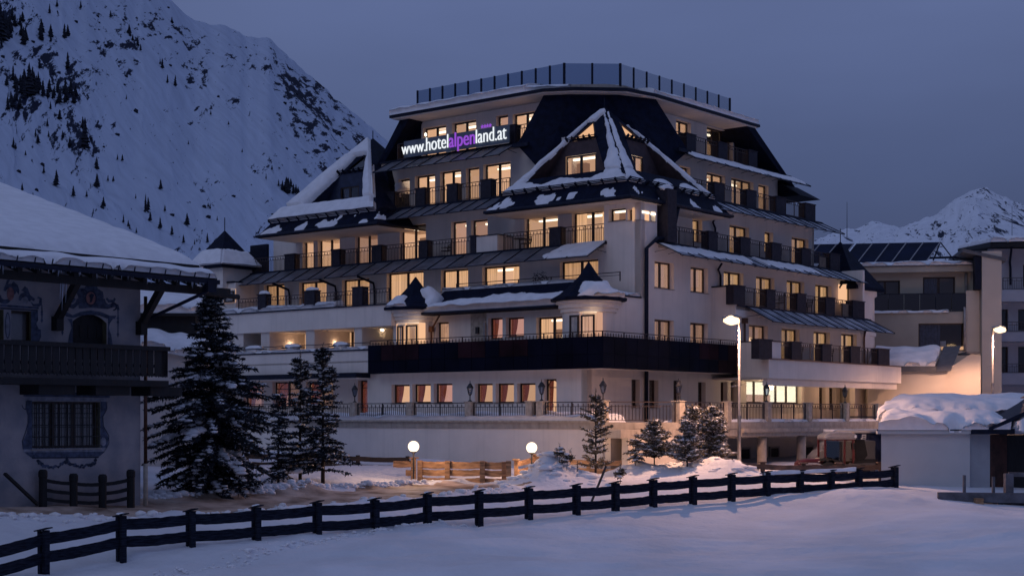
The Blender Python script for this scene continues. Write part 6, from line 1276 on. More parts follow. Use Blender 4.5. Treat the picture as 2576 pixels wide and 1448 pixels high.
snowsheet(PF, lambda s, t: Vector((pp[15][0].x, pp[15][0].y, pp[15][1] - .09)).lerp(Vector((pp[18][0].x, pp[18][0].y, pp[18][1] - .06)), s) + Vector((-.05 - .1 * t, .12 - .24 * t, 0)), (0, 0, 1), 60, 6, lambda s, t: min(t, 1 - t) * .5 + .05 * math.sin(s * 14), .12, seed=3)
# warm wooden gate fence behind the road
GF = empty('timber_fence', W3(1060, 1213, 64), 0, **T('lamplit brown timber fence of three planks at the bend of the road', 'fence')); po = Vector(GF.location)
gpst = [(1040, 1208, 64.6, 1152), (1056, 1211, 64.2, 1157), (1125, 1214, 63.6, 1158), (1213, 1217, 63.0, 1158), (1268, 1218, 62.6, 1160), (1279, 1219, 62.3, 1158)]
gl_ = []
for u, v, Y, vt in gpst:
    b0 = Vector(W3(u, v, Y)) - po; t0 = W3(u, vt, Y)[2] - po.z; gl_.append((b0, t0)); MB().box(b0.x - .11, b0.x + .11, b0.y - .1, b0.y + .06, b0.z - .4, t0).build('fence_post', wood_m, GF, bevel=.012)
for i in range(1, 4):
    (a, ta), (b_, tb) = gl_[i], gl_[i + 1]
    for k, hgt in ((.17, .30), (.50, .26), (.83, .22)): o = Vector((0, .09, 0)); plank(Vector((a.x, a.y, ta - k)) + o, Vector((b_.x, b_.y, tb - k)) + o, hgt, .05, wood_m, GF, i * 9 + int(k * 10))
a = gl_[0]; plank((a[0].x - .9, a[0].y + .3, a[1] - .25), (a[0].x, a[0].y + .1, a[1] - .22), .28, .05, wood_m, GF, 3); plank((a[0].x - .35, a[0].y + .2, a[1] - .62), (a[0].x, a[0].y + .1, a[1] - .6), .25, .05, wood_m, GF, 4)
c_ = MB().box(gl_[0][0].x - .2, gl_[0][0].x + .22, gl_[0][0].y - .18, gl_[0][0].y + .18, gl_[0][1], gl_[0][1] + .05).build('post_cap', wood_m, GF)
# dark plank fence under the slim spruces, brown fences right and left
def simple_fence(name, label, P, hgts, m, n=2, par=None, ph=.22, gap=.36, capped=True):
    r = empty(name, W3(*P[0]), 0, **T(label, 'fence')); po = Vector(r.location); q = []
    for i, (u, v, Y) in enumerate(P):
        b0 = Vector(W3(u, v, Y)) - po; h_ = hgts[i] if isinstance(hgts, (list, tuple)) else hgts; t0 = b0.z + h_; q.append((b0, t0)); MB().box(b0.x - .09, b0.x + .09, b0.y - .09, b0.y + .09, b0.z - .5, t0).build('fence_post', m, r, bevel=.01)
        if capped: MB().box(b0.x - .17, b0.x + .17, b0.y - .2, b0.y + .2, t0, t0 + .05).build('post_cap', m, r)
    for i in range(len(q) - 1):
        for k in range(n): z = .16 + gap * k; plank((q[i][0].x, q[i][0].y - .1, q[i][1] - z), (q[i + 1][0].x, q[i + 1][0].y - .1, q[i + 1][1] - z), ph, .05, m, r, i * 7 + k)
    return r
simple_fence('plank_fence', 'low dark plank fence in the snow beneath the slim spruces', [(620, 1172, 66), (775, 1172, 67), (900, 1178, 68), (1025, 1180, 69)], .62, woodd_m, 2, capped=False)
bw = mat('grey_brown_wood', (.085, .055, .045), .8, .35, 3, .5, 14)
simple_fence('plank_fence', 'brown plank fence behind the foreground fence, below the terrace columns', [(1832, 1198, 62.8), (1918, 1206, 62.8), (2020, 1208, 63), (2110, 1208, 63.4), (2215, 1206, 64)], .72, bw, 2)
simple_fence('plank_fence', 'short timber fence half hidden in snow beside the globe lamp and mound', [(1298, 1200, 64.4), (1345, 1186, 66.5), (1480, 1196, 66), (1575, 1196, 66)], .75, wood_m, 2)
# rustic post-and-rail fence by the farmhouse
RF = empty('rail_fence', W3(108, 1268, 46.8), 0, **T('old black rail fence with thick rounded posts in front of the farmhouse wall', 'fence')); po = Vector(RF.location); q = []
for u, v, vt, Y in ((108, 1268, 1180, 46.8), (185, 1266, 1190, 47.4), (258, 1263, 1192, 48.1), (329, 1258, 1180, 48.8), (238, 1258, 1175, 49.0)):
    b0 = Vector(W3(u, v, Y)) - po; t0 = W3(u, vt, Y)[2] - po.z; q.append((b0, t0)); MB().lathe(b0.x, b0.y, [(.13, b0.z - .4), (.13, t0 - .25), (.145, t0 - .22), (.145, t0 - .06), (.10, t0), (0, t0 + .01)], 10).build('fence_post', boards_m, RF)
for i in range(3):
    for k in (.32, .62, .90): plank((q[i][0].x, q[i][0].y, q[i][1] - k), (q[i + 1][0].x, q[i + 1][0].y, q[i + 1][1] - k), .11, .08, boards_m, RF, i + int(k * 10))
p0, p1 = Vector(W3(12, 1190, 45.6)), Vector(W3(95, 1268, 46.6)); b = MB(); b.bar(p0, p1, .12, .08); o = b.build('leaning_plank', boards_m); [o.__setitem__(k, v) for k, v in T('dark plank leaning against the farmhouse wall', 'plank').items()]
p0, p1 = Vector(W3(1524, 1172, 57.2)), Vector(W3(1483, 1272, 55)); b = MB(); b.bar(p0, p1, .07, .06); o = b.build('leaning_stake', boards_m); [o.__setitem__(k, v) for k, v in T('dark stake leaning over the foreground fence by the young spruce', 'stake').items()]
# beams and posts at lower right
BF = empty('beam_barrier', W3(2450, 1240, 57), 0, **T('snowy horizontal beams on short posts right of the white hut', 'barrier')); po = Vector(BF.location)
gb = mat('grey_beam', (.10, .10, .12), .8, .3, 3, .4, 14)
def beam(u0, v0, Y0, u1, v1, Y1, hh, m=gb, nm='beam', th=.25): a, b_ = Vector(W3(u0, v0, Y0)) - po, Vector(W3(u1, v1, Y1)) - po; b = MB(); b.bar(a, b_, th, hh); return b.build(nm, m, BF, bevel=.012)
beam(2358, 1249, 57.5, 2700, 1253, 57, .38); beam(2420, 1268, 57.8, 2700, 1268, 57.3, .32); beam(2536, 1192, 57.6, 2700, 1196, 57.2, .16); beam(2542, 1190, 57.5, 2700, 1286, 57, .0001) if False else None
for u, vt, vb_, w_ in ((2425, 1194, 1240, .10), (2498, 1198, 1240, .10), (2536, 1190, 1245, .30), (2514, 1242, 1290, .18)):
    t, bt_ = Vector(W3(u, vt, 57.4)) - po, Vector(W3(u, vb_ + 12, 57.4)) - po; MB().bar(bt_, t, w_, w_).build('post', gb, BF)
MB().bar(Vector(W3(2482, 1268, 57.2)) - po - Vector((.35, 0, .3)), Vector(W3(2482, 1268, 57.2)) - po + Vector((-.35, 0, .25)), .45, .3).build('support_block', wood_m, BF)
for s0, s1, vv in ((2365, 2515, 1243), (2540, 2690, 1243)): snowsheet(BF, lambda s, t: Vector(W3(s0 + (s1 - s0) * s, vv, 57.4 + .25 * t)) - po, (0, 0, 1), 30, 5, lambda s, t: .15 + min(t, 1 - t), .07, seed=s0)
p = W3(2560, 1120, 60); 
# small half-buried shed-side drift
# ------------------------------------------------------------------ white hut with snow roof on the right
p = W3(2215, 1222, 62.5); HU = empty('hut', (p[0], 62.5, 0), 0, **T('white rendered hut under deep folded snow at the right', 'hut')); Yh = 62.5
ux = lambda u, Y=Yh: (u - CU) / F * Y - p[0]; vz = lambda v, Y=Yh: ZC + (HV - v) / F * Y
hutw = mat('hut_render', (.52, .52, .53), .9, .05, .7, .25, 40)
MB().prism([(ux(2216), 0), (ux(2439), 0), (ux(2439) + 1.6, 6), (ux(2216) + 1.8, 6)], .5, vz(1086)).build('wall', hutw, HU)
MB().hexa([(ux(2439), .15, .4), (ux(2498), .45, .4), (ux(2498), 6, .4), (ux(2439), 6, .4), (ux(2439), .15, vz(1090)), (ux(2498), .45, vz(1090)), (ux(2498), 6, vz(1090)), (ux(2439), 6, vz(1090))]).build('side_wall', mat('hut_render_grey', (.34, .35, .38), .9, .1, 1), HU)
MB().box(ux(2202), ux(2437), -.28, -.1, vz(1090), vz(1082)).build('eave_board', hutw, HU); MB().prism([(ux(2200), -.32), (ux(2437), -.32), (ux(2437) + 1.6, 6.2), (ux(2200) + 1.95, 6.2)], vz(1082), vz(1079)).build('roof_edge', dark_m, HU); MB().box(ux(2436), ux(2545), -.35, 5.8, vz(1091), vz(1077)).build('roof_edge', dark_m, HU)
redw = mat('red_brown_boards', (.055, .022, .018), .8, .4, 2, .5, 14)
for k in range(7): a = 2499 + k * 8.4; MB().box(ux(a) + .01, ux(a + 8.4) - .01, .55 + .12 * k, .62 + .12 * k, .4, vz(1093 - k * .3)).build('board', redw, HU)
MB().box(ux(2557), ux(2700), 1.4, 6, .4, vz(1095)).build('store_wall', boards_m, HU)
snowsheet(HU, lambda s, t: (ux(2203) + (ux(2535) - ux(2203)) * s + 1.2 * t * (1 - s), -.35 + 3.2 * t, vz(1079) + .35 * t), (0, -.3, 1), 70, 40, lambda s, t: min(t * 2.2 + .12, (1 - s) * 5, s * 5 + .1) + .12 * math.sin(s * 7 + t * 4), .62, seed=41, lump=.25)
MB().box(ux(2245), ux(2560), 2.6, 8, vz(1050), vz(1046)).build('upper_roof', dark_m, HU)
snowsheet(HU, lambda s, t: (ux(2236) + (ux(2720) - ux(2236)) * s + 1.6 * t * (1 - s), 2.3 + 3.5 * t, vz(1047) + .50 * t), (0, -.2, 1), 80, 40, lambda s, t: min(t * 2.0 + .10, s * 5 + .1, (1 - t) * 3 + .3), .62, seed=43, lump=.15)
b = MB(); b.hexa([(ux(2480), -.5, vz(1082)), (ux(2700), -.5, vz(990)), (ux(2700), 4, vz(990)), (ux(2480), 4, vz(1082)), (ux(2480), -.5, vz(1074)), (ux(2700), -.5, vz(972)), (ux(2700), 4, vz(972)), (ux(2480), 4, vz(1074))]); b.build('porch_roof', dark_m, HU)
snowsheet(HU, lambda s, t: (ux(2545) + 3.2 * s, -.9 + 2 * t, vz(1072) - .9 * s), (0, 0, 1), 30, 20, lambda s, t: min(s * 3, t * 2, (1 - t) * 2), .5, seed=44)

# ------------------------------------------------------------------ tractor, van, blue trailer
red_m = mat('red_paint', (.085, .010, .012), .35, .15, 3); silver_m = mat('silver_paint', (.30, .29, .30), .35, .15, 3, metal=.3); tyre_m = mat('rubber', (.012, .012, .013), .85, .2, 6)
Yt = 66.5; p = W3(2110, 1190, Yt); TRR = empty('tractor', (p[0], Yt, 0), 0, **T('red tractor with silver-roofed glazed cab parked below the terrace', 'tractor')); px0 = p[0]
tx = lambda u: (u - CU) / F * Yt - px0; tz = lambda v: ZC + (HV - v) / F * Yt
K8 = cv(3150 / 1.5907, 1650 / 1.5907, 1 / 4.8267 / 1.5907); kx = lambda x: tx(K8(x, 0)[0]); kz = lambda y: tz(K8(0, y)[1])
def prof(name, pts, y0, y1, m, par=TRR, bev=.02):
    b = MB(); n = len(pts); q = [(kx(x), kz(y)) for x, y in pts]; b.add([(x, y0, z) for x, z in q] + [(x, y1, z) for x, z in q], [tuple(range(n))[::-1], tuple(range(n, 2 * n))] + [(i, (i + 1) % n, n + (i + 1) % n, n + i) for i in range(n)]); return b.build(name, m, par, bevel=bev)
prof('cab_roof', [(703, 515), (703, 460), (760, 410), (830, 378), (1000, 365), (1200, 372), (1300, 400), (1330, 440), (1320, 515)], -.1, 1.5, silver_m, bev=.06)
prof('roof_shine_strip', [(703, 470), (830, 440), (1240, 438), (1240, 446), (830, 450), (703, 480)], -.13, -.10, mat('roof_shine', (.5, .48, .48), .2), bev=0)  # thin pale strip paints a sheen onto the cab roof
for a in (((705, 515), (745, 515), (745, 870), (705, 870)), ((1085, 520), (1115, 520), (1115, 1000), (1075, 1000)), ((1245, 520), (1290, 520), (1295, 900), (1255, 990))): prof('cab_pillar', a, -.08, .0, red_m); prof('cab_pillar', a, 1.38, 1.46, red_m)
prof('cab_sill', [(705, 515), (1290, 515), (1290, 535), (705, 535)], -.09, 1.47, red_m)
prof('cab_glass', [(750, 540), (1080, 540), (1075, 990), (850, 870), (750, 850)], -.03, -.02, darkgl_m, bev=0); prof('cab_glass', [(1120, 540), (1245, 540), (1250, 940), (1118, 990)], -.03, -.02, darkgl_m, bev=0)
prof('cab_door_frame', [(1000, 560), (1050, 560), (1060, 990), (1010, 900)], -.05, -.03, boards_m)
prof('seat', [(1130, 840), (1230, 820), (1240, 1000), (1120, 1000)], .5, 1.0, tyre_m); prof('steering_console', [(800, 830), (900, 800), (1000, 990), (830, 990)], .4, 1.0, tyre_m)
prof('hood', [(215, 975), (290, 920), (420, 895), (560, 890), (760, 895), (830, 960), (860, 1040), (860, 1180), (215, 1180)], .2, 1.15, red_m, bev=.08)
prof('hood_vent', [(660, 985), (760, 950), (790, 960), (800, 1020), (680, 1020)], .15, .2, tyre_m, bev=0)
prof('fender', [(640, 880), (760, 870), (880, 920), (1010, 1020), (1010, 1060), (940, 1060), (840, 960), (720, 930), (640, 930)], -.2, .25, tyre_m); prof('fender', [(330, 980), (430, 965), (580, 965), (690, 1020), (560, 1000), (330, 1010)], -.12, .2, silver_m)
def wheel(x, z, r, y): w_ = MB(); w_.tube([(x, y - .2, z), (x, y + .2, z)], r, 24); t = w_.build('wheel', tyre_m, TRR); MB().tube([(x, y - .22, z), (x, y - .18, z)], r * .55, 16).build('rim', red_m, t)
wheel(kx(880), kz(1170), .62, .0); wheel(kx(440), kz(1250), .42, .05); wheel(kx(880), kz(1170), .62, 1.45); wheel(kx(440), kz(1250), .42, 1.3)
prof('side_mirror', [(1240, 585), (1290, 580), (1290, 700), (1245, 705)], -.25, -.15, boards_m); prof('work_lamp', [(1285, 430), (1325, 430), (1325, 485), (1285, 485)], -.15, -.08, mat('lamp_glass', (.6, .65, .75), .1))
MB().lathe(kx(1312), .5, [(.06, kz(430)), (.07, kz(400)), (.05, kz(380)), (0, kz(375))], 10).build('beacon', mat('amber_plastic', (.45, .20, .03), .3), TRR)
prof('number_plate', [(1420, 418), (1498, 418), (1493, 510), (1400, 508), (1402, 490), (1418, 490)], -.2, -.17, mat('plate_white', (.6, .6, .6), .5), bev=0); b = MB()
for r_ in range(2):
    for k in range(4 - r_ * 0): x = kx(1430 + k * 15), kz(440 + r_ * 36); b.box(x[0], x[0] + .022, -.21, -.2, x[1] - .06, x[1])
b.build('plate_characters', boards_m, TRR); prof('rear_arm', [(1330, 520), (1500, 520), (1560, 820), (1500, 900), (1300, 900)], .1, .9, tyre_m); prof('rear_hitch', [(1280, 900), (1750, 900), (1750, 960), (1280, 980)], .1, .6, boards_m)
prof('headlight', [(605, 935), (640, 930), (640, 950), (605, 955)], .14, .2, mat('lamp_glass2', (.7, .65, .6), .1))
Yv = 69.5; VN = empty('van', (W3(2060, 1180, Yv)[0], Yv, 0), 0, **T('grey van nose showing behind the tractor cab', 'van')); vx = lambda x: (K8(x, 0)[0] - CU) / F * Yv - VN.location.x; vvz = lambda y: ZC + (HV - K8(0, y)[1]) / F * Yv
def vp(name, pts, y0, y1, m, bev=.04):
    b = MB(); n = len(pts); q = [(vx(x), vvz(y)) for x, y in pts]; b.add([(x, y0, z) for x, z in q] + [(x, y1, z) for x, z in q], [tuple(range(n))[::-1], tuple(range(n, 2 * n))] + [(i, (i + 1) % n, n + (i + 1) % n, n + i) for i in range(n)]); return b.build(name, m, VN, bevel=bev)
gv = mat('grey_van_paint', (.12, .12, .13), .4, .1, 2); vp('body', [(530, 900), (535, 850), (640, 740), (700, 715), (760, 600), (900, 540), (1700, 540), (1700, 1150), (530, 1150)], 0, 1.9, gv); vp('windscreen', [(700, 705), (765, 605), (890, 560), (860, 705)], -.02, 0, darkgl_m, 0); vp('headlight', [(530, 870), (615, 868), (615, 893), (530, 895)], -.03, 0, mat('headlamp_glass', (.7, .6, .5), .15), 0); vp('side_mirror', [(640, 630), (695, 625), (698, 700), (650, 715)], -.3, -.1, gv)
for x in (700, 1450):
    w_ = MB(); w_.tube([(vx(x), -.02, vvz(1150)), (vx(x), .25, vvz(1150))], .36, 20); w_.build('wheel', tyre_m, VN)
Yb = 71.5; p = W3(2160, 1190, Yb); TL = empty('box_trailer', (p[0], Yb, 0), 0, **T('dark blue box trailer with snow on top between the tractor and the hut', 'trailer')); blu = mat('dark_blue_paint', (.012, .022, .07), .4, .4, 1.2)
tlx = lambda u: (u - CU) / F * Yb - p[0]; tlz = lambda v: ZC + (HV - v) / F * Yb
MB().box(tlx(2098), tlx(2240), 0, 2.3, tlz(1168), tlz(1089)).build('box_body', blu, TL, bevel=.03); b = MB()
for k in range(5): x = tlx(2100 + k * 28); b.box(x, x + .06, -.04, 0, tlz(1166), tlz(1090))
b.build('side_rib', blu, TL); MB().box(tlx(2095), tlx(2242), -.06, 2.35, tlz(1089), tlz(1086)).build('roof', silver_m, TL)
for u in (2120, 2200): w_ = MB(); w_.tube([(tlx(u), 0, tlz(1180)), (tlx(u), .25, tlz(1180))], .38, 18); w_.build('wheel', tyre_m, TL)
snowsheet(TL, lambda s, t: (tlx(2095) + (tlx(2242) - tlx(2095)) * s, -.05 + 2.3 * t, tlz(1085.5)), (0, 0, 1), 40, 20, lambda s, t: min(s, 1 - s, t, 1 - t) * 3 + .1, .1, seed=4)

# ------------------------------------------------------------------ lamps
def point(loc, e, col, r, par=None, nm='lamp_light'):
    l = bpy.data.lights.new(nm, 'POINT'); l.energy = e; l.color = col; l.shadow_soft_size = r; o = bpy.data.objects.new(nm, l); C.objects.link(o); o.location = loc
    if par: o.parent = par
    return o
WARM = (1.0, .54, .34)
glob_m = emat('globe_glass_lit', (1.0, .76, .52), 2.3, sample=False)
for u, v, Y, lb in ((1040, 1122, 62.9, 'round lit globe lamp in front of the terrace wall behind the timber fence'), (1337, 1125, 64.3, 'round lit globe lamp beside the snow mound, in front of the terrace wall')):
    q = W3(u, v, Y); r = empty('globe_lamp', (q[0], Y, gz1(q[0], Y)), 0, **T(lb, 'lamp', 'globe lamps below the terrace')); z = q[2] - r.location.z
    MB().tube([(0, 0, -.3), (0, 0, z - .2)], .035, 8).build('post', black_m, r); MB().lathe(0, 0, [(.04, z - .3), (.11, z - .24), (.11, z - .2)], 12).build('collar', black_m, r)
    g = MB(); g.blob((0, 0, z), (.245, .245, .245), 1, 2); b = MB(); b.lathe(0, 0, [(.235 * math.sin(a), z - .235 * math.cos(a)) for a in np.linspace(0.001, PI - .001, 14)], 20); gl = b.build('globe', glob_m, r, True); gl.visible_shadow = True
    point((0, -.0, z + .36), 90, (1, .60, .36), .08, r); point((0, -.36, z), 120, (1, .62, .36), .08, r)
def street_lamp(u, vb_, vt, Y, hu, hv, lb, e, arm=True):
    q = W3(u, vt, Y); x, zt_ = q[0], q[2]; zg = gz1(x, Y) if Y < 74 else W3(u, vb_, Y)[2]; r = empty('street_lamp', (x, Y, zg), 0, **T(lb, 'street lamp'))
    H = zt_ - zg; MB().tube([(0, 0, -.4), (0, 0, H * .35), (0, 0, H * .36), (0, 0, H)], [.085, .08, .055, .05], 12).build('pole', galv_m, r, True)
    hx = (hu - CU) / F * Y - x; hz = ZC + (HV - hv) / F * Y - zg; d = -1 if hx < 0 else 1
    b = MB(); b.tube([(0, 0, H), (hx * .3, -.03, hz + .10), (hx * .6, -.05, hz + .10)], .04, 8); b.build('arm', galv_m, r, True)
    b = MB(); b.blob((hx * .9, -.08, hz + .06), (.42, .20, .11), 4, 2); b.build('lamp_housing', galv_m, r, True)
    b = MB(); b.blob((hx, -.10, hz - .06), (.36, .26, .21), 5, 2); b.build('lamp_glass', emat('street_lamp_glass', (1.0, .68, .40), 2.4, sample=False) if 'street_lamp_glass' not in MAT else MAT['street_lamp_glass'], r, True)
    b = MB(); b.tube([(0, 0, H * .35 - .1), (0, 0, H * .35 + .05)], .11, 10); b.bar((-.35, 0, H * .55), (.1, 0, H * .55 + .08), .04, .04); b.build('pole_bracket', galv_m, r)
    sl_ = bpy.data.lights.new('lamp_light', 'SPOT'); sl_.energy = e * 10; sl_.color = WARM; sl_.shadow_soft_size = .1; sl_.spot_size = math.radians(158); sl_.spot_blend = .35; so_ = bpy.data.objects.new('lamp_light', sl_); C.objects.link(so_); so_.location = (hx, -.14, hz - .26); so_.rotation_euler = (math.radians(-6), 0, 0); so_.parent = r; point((hx, -.14, hz - .3), e * .7, WARM, .12, r)
street_lamp(1859, 1195, 802, 65.5, 1838, 802, 'tall street lamp with glowing head in front of the right-hand balconies', 520)
street_lamp(2496, 1040, 826, 88, 2512, 826, 'street lamp glowing between the modern building and the far-right hotel', 520)
def wlamp(par, p, e, r=.1): point(p, e, WARM, r, par)
# lamps that light the porch and the last loggia
point(wl(9.5, -1.7, 1.7), 26, (1, .72, .46), .15); point(wl(15.5, -1.4, 1.7), 30, (1, .68, .42), .15); point(wl(20.5, -.6, 1.7), 22, (1, .62, .38), .15)
pq = HF.onx(*M3(1232, 214), -2.6); point(wl(-2.6, pq[1], 4.6), 30, (1, .66, .36), .12)
for xx3 in (390, 800): pq = HF.onx(*M3(xx3, 240), -2.6); point(wl(-2.6, pq[1], 4.2), 9, (1, .62, .36), .12)  # unseen fill lights added to warm the other two loggias, no fixtures

# ------------------------------------------------------------------ modern neighbour with solar panels
NB = Frame((2465 - CU) / F * 98, 98, math.radians(-9)); MO = NB.root('modern_building', **T('beige modern building with solar panels, glass balcony and large dark windows', 'building'))
beige = mat('beige_render', (.40, .36, .31), .9, .06, .8, .2, 40); peach = mat('pale_render', (.50, .44, .38), .9, .05, .8, .2, 40); greyg = mat('grey_trim', (.10, .10, .11), .6)
nx_ = lambda x, y, c=0: NB.ony(*R6(x, y), c)
def nop(x0, x1, y0, y1, c=0): a, b_ = nx_(x0, (y0 + y1) / 2, c), nx_(x1, (y0 + y1) / 2, c); xm = (x0 + x1) / 2; return (a[0], b_[0], nx_(xm, y1, c)[2], nx_(xm, y0, c)[2])
xr = nx_(1490, 700)[0]; zr = nx_(1480, 455)[2]; xl = xr - 16
hs = [nop(600, 848, 545, 800), nop(1040, 1312, 515, 790)]
zlo = nx_(1000, 825)[2]; wall(MO, 'y', 1.6, xl, xr, zlo - .3, zr, [(h[0], h[1], h[2], h[3]) for h in hs], m=beige)
for h in hs: window(MO, 'y', 1.6, *h, 2, 'dark', sill=False)
h3 = nop(980, 1395, 915, 1145); wall(MO, 'y', 0, xl, xr - 0, -6, zlo, [h3], m=beige); window(MO, 'y', 0, *h3, 1, 'dark', sill=False)
p = nx_(1165, 1105, .6); MB().box(p[0] - .55, p[0] + .35, .8, .9, p[2] - .5, p[2] + .35).build('room_light_panel', mat('pale_panel', (.5, .55, .65), .8), MO); p = nx_(1255, 1125, .6); MB().box(p[0] - .9, p[0] + .9, .8, .85, p[2] - .25, p[2] + .15).build('room_glow_bar', RM['amber'], MO)  # amber bar glows by itself inside the unlit room
MB().box(xl, xr, 3.2, 14, zlo - .3, zr - .05).build('building_core', beige, MO); MB().box(xl, xr, 1.9, 14, -6, zlo - .35).build('building_core', beige, MO); MB().box(xl, xr - .9, .003, 1.6, zlo - .3, zlo).build('slab', beige, MO)
bx0, bx1 = nx_(1385, 740)[0], nx_(600, 740)[0]; zt_ = nx_(1300, 672)[2]
for k in range(6): a, b_ = bx1 + (bx0 - bx1) * k / 6 - 0, bx1 + (bx0 - bx1) * (k + 1) / 6; MB().box(a + .02, b_ - .02, -.02, .0, zlo + .05, zt_).build('glass_panel', darkgl_m, MO)
MB().box(bx1 - .5, bx0, -.05, .03, zt_, zt_ + .05).build('handrail', dark_m, MO); snowsheet(MO, lambda s, t: (bx1 + (bx0 - bx1) * .8 * s, -.15 + .3 * t, zlo), (0, 0, 1), 40, 6, lambda s, t: .2 - abs(t - .5) * .4, .15, seed=6)
MB().box(xr - .9, xr - .05, -.1, 1.6, -6, nx_(1440, 645)[2]).build('wall_pier', peach, MO); xp0, xp1 = nx_(1482, 700)[0], nx_(1612, 700)[0]
MB().box(xp0 + .06, xp1 + .3, -.8, 6, -6, nx_(1550, 330)[2]).build('side_wall', peach, MO); MB().box(xp0 - .35, xp0 + .05, -.7, .3, nx_(1500, 640)[2], nx_(1500, 330)[2]).build('louvre', dark_m, MO)
zq = nx_(1540, 322)[2]; MB().hexa([(xp0 - 1.2, -.9, zq - .1), (xp1 + .6, -.9, zq - .75), (xp1 + .6, 6, zq - .75), (xp0 - 1.2, 6, zq - .1), (xp0 - 1.2, -.9, zq + .12), (xp1 + .6, -.9, zq - .55), (xp1 + .6, 6, zq - .55), (xp0 - 1.2, 6, zq + .12)]).build('side_roof', greyg, MO)
MB().box(xl, xr, 1.0, 1.7, zr - .15, zr + .25).build('roof_fascia', beige, MO); MB().box(xl, xr, .9, 14, zr + .25, zr + .32).build('roof_edge', greyg, MO)
snowsheet(MO, lambda s, t: (xl + (xr - xl) * s, .9 + 6 * t, zr + .33), (0, 0, 1), 80, 20, lambda s, t: min(t * 3, 1) * .9 + .05, .3, seed=7)
for k in range(9):      # tilted solar panels
    xa = nx_(1215 - 145 * (k + 1), 300)[0]; xb = nx_(1215 - 145 * k, 300)[0]; zb2 = zr + .40; zt2 = zr + 2.1; sk = 1.3
    if k >= 5: xa -= .12; xb -= .12
    b = MB(); b.hexa([(xa + .05 - sk, 1.2, zb2), (xb - .05 - sk, 1.2, zb2), (xb - .05 - sk, 1.28, zb2), (xa + .05 - sk, 1.28, zb2), (xa + .05, 3.4, zt2), (xb - .05, 3.4, zt2), (xb - .05, 3.48, zt2), (xa + .05, 3.48, zt2)]); b.build('solar_panel', mat('solar_glass', (.003, .007, .028), .5, .3, 1, spec=.12) if 'solar_glass' not in MAT else MAT['solar_glass'], MO)
    b = MB(); b.bar((xb - sk, 1.18, zb2), (xb, 3.38, zt2), .07, .05); b.build('panel_frame', silver_m, MO)
xb = nx_(1215, 300)[0]; b = MB(); b.bar((xb, 3.4, zt2), (xb + 1.3, 3.4, zr + .3), .07, .07); b.bar((xb, 3.4, zt2), (xb - .6, 4.4, zr + .3), .07, .07); b.bar((xb - 1.3, 2.2, zr + .9), (xb + 2.6, 2.2, zr + .95), .14, .14); b.bar((xb + 2.6, 2.2, zr + .95), (xb + 2.6, 2.2, zr + .3), .14, .14); b.build('panel_support', dark_m, MO)
MB().tube([(xr - .7, 1.4, zr), (xr - .7, 1.35, zr - 2.0), (xr - 1.0, .2, zr - 2.5), (xr - 1.0, -.2, zr - 2.8), (xr - 1.0, -.2, nx_(1400, 1140)[2])], .09, 8).build('downpipe', silver_m, MO, True)
# lower wing with its own snow roof
LW = Frame((2400 - CU) / F * 92, 92, math.radians(-6)); l_ = lambda x, y, c=0: LW.ony(*R6(x, y), c); WNg = LW.root('garage_wing', **T('low annexe with snow roof and lamplit wall between hotel and modern building', 'annexe'))
xa, xb = l_(560, 1300)[0], l_(1205, 1300)[0]; zf_ = l_(950, 1318)[2]; MB().box(xa, xb, 0, 5, -1, zf_).build('wall', peach, WNg); MB().box(xa, xb - .6, -.25, 5, zf_, zf_ + .35).build('fascia', greyg, WNg)
snowsheet(WNg, lambda s, t: (xa + (xb - .7 - xa) * s + .9 * t, -.25 + 3.2 * t, zf_ + .36 + 1.0 * t), (0, -.5, .8), 70, 30, lambda s, t: min(t * 3 + .1, 1, (1 - s) * 6 + .1), .45, seed=8)
b = MB(); b.hexa([(xb - .75, -.35, zf_), (xb + .25, -.35, zf_ + .05), (xb + .25, .0, zf_ + .05), (xb - .75, 0, zf_), (xb + .45, 3.0, zf_ + 1.7), (xb + 1.5, 3.0, zf_ + 1.75), (xb + 1.5, 3.2, zf_ + 1.75), (xb + .45, 3.2, zf_ + 1.7)]); b.build('roof_verge', greyg, WNg)
ze_ = l_(1400, 1165)[2]; b = MB(); b.prism([(xb + .02, .2), (l_(1500, 1300)[0], .2), (l_(1500, 1300)[0], 5), (xb + .02, 5)], -1, zf_ + .1); b.add([(xb + .02, .2, zf_ + .1), (l_(1500, 1300)[0], .2, zf_ + .1), (l_(1500, 1300)[0], .2, ze_ - .1), (xb + 1.6, .2, ze_)], [(0, 1, 2, 3)]); b.build('end_wall', peach, WNg); MB().box(xb + 1.3, l_(1490, 1300)[0], .05, 3, ze_, ze_ + .12).build('wall_cap', greyg, WNg)
# far-right hotel with balconies
FH = Frame((2500 - CU) / F * 108, 108, math.radians(-4)); h_ = lambda x, y, c=0: FH.ony(*R6(x, y), c); FR = FH.root('guesthouse', **T('white balconied guesthouse under a snow roof at the far right edge', 'building')); fw_m = mat('guesthouse_render', (.40, .40, .45), .9, .06, 1)
x0, x1 = h_(1560, 700)[0], h_(1560, 700)[0] + 16; ops = []
for yy_ in ((800, 975), (1110, 1320)):
    for xx_ in ((1648, 1722), (1805, 1880), (1960, 2040)): a, b_ = h_(xx_[0], yy_[0])[0], h_(xx_[1], yy_[0])[0]; ops.append((a, b_, h_(1700, yy_[1])[2], h_(1700, yy_[0])[2]))
ops.append((h_(1845, 500)[0], h_(1950, 500)[0], h_(1700, 615)[2], h_(1700, 430)[2])); ops.append((h_(1620, 500)[0], h_(1648, 500)[0], h_(1700, 585)[2], h_(1700, 370)[2]))
wall(FR, 'y', 0, x0, x1, -4, h_(1700, 300)[2], ops, m=fw_m)
for o in ops: window(FR, 'y', 0, *o, 1, 'dark', sill=False)
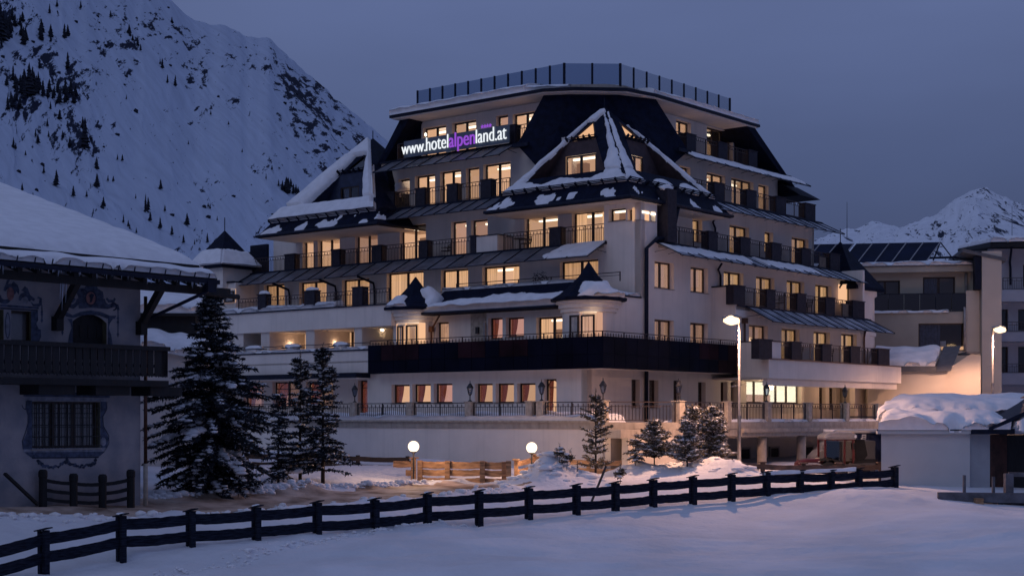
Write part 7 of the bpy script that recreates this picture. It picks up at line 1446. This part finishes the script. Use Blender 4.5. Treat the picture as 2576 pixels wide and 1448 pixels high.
MB().box(x0, x1, 1.8, 14, -4, h_(1700, 330)[2]).build('building_core', fw_m, FR)
for yt, yb2, yrl in ((640, 735, 540), (990, 1065, 905), (1330, 1420, 1250)):
    zt2, zb2 = h_(1700, yt, -1.2)[2], h_(1700, yb2, -1.2)[2]; MB().box(h_(1615, 700)[0], x1, -1.2, 0, zb2, zt2).build('balcony_slab', fw_m, FR); rail(FR, 'y', -1.15, h_(1645, 700)[0], x1 - .1, zt2, h_(1700, yrl, -1.2)[2] - zt2, m=rail_m, step=.16)
zr2 = h_(1700, 300)[2]; b = MB(); b.hexa([(x0 - .4, -2.2, zr2 - .1), (x1, -2.2, zr2 - .1), (x1, 8, zr2 + .7), (x0 - .4, 8, zr2 + .7), (x0 - .4, -2.2, zr2 + .25), (x1, -2.2, zr2 + .25), (x1, 8, zr2 + .9), (x0 - .4, 8, zr2 + .9)]); b.build('roof', boards_m, FR)
snowsheet(FR, lambda s, t: (x0 - .4 + (x1 - x0) * s, -2.3 + 10 * t, zr2 + .27 + .65 * t + .05 * (x1 - x0) * s * .35), (0, -.25, 1), 80, 30, lambda s, t: min(t * 5 + .1, s * 6 + .1, 1), .38, seed=9)
MB().tube([(h_(1690, 400)[0], -2.1, zr2), (h_(1730, 440)[0], -.2, zr2 - 1.0), (h_(1735, 460)[0], -.2, zr2 - 1.4), (h_(1735, 600)[0], -.2, h_(1735, 600)[2])], .08, 8).build('downpipe', dark_m, FR, True)
b = MB(); p = W3(2200, 630, 125); 
q = W3(2340, 640, 130); r = empty('far_roof', (q[0], 130, 0), 0, **T('distant snow-covered roof behind the solar panels', 'roof')); z = q[2]
MB().box(-1, 14, 0, 8, z - 3.6, z - 1.5).build('wall', boards_m, r); snowsheet(r, lambda s, t: (-1.6 + 16 * s, -.5 + 8 * t, z - 1.5 + .7 * t + .3 * s), (0, 0, 1), 40, 24, lambda s, t: min(s * 9, t * 6 + .1, 1.2), .8, seed=12)
for u, vt, vb_, Y in ((2130, 508, 600, 120), (2550 - 5, 520, 640, 120)):
    a, b_ = W3(u, vb_, Y), W3(u, vt, Y); o = MB().tube([a, b_], [.03, .015], 5).build('aerial', dark_m)
    for k, v in T('thin roof aerial rising left of the solar panels' if u < 2200 else 'thin roof aerial above the far-right roofs', 'aerial').items(): o[k] = v
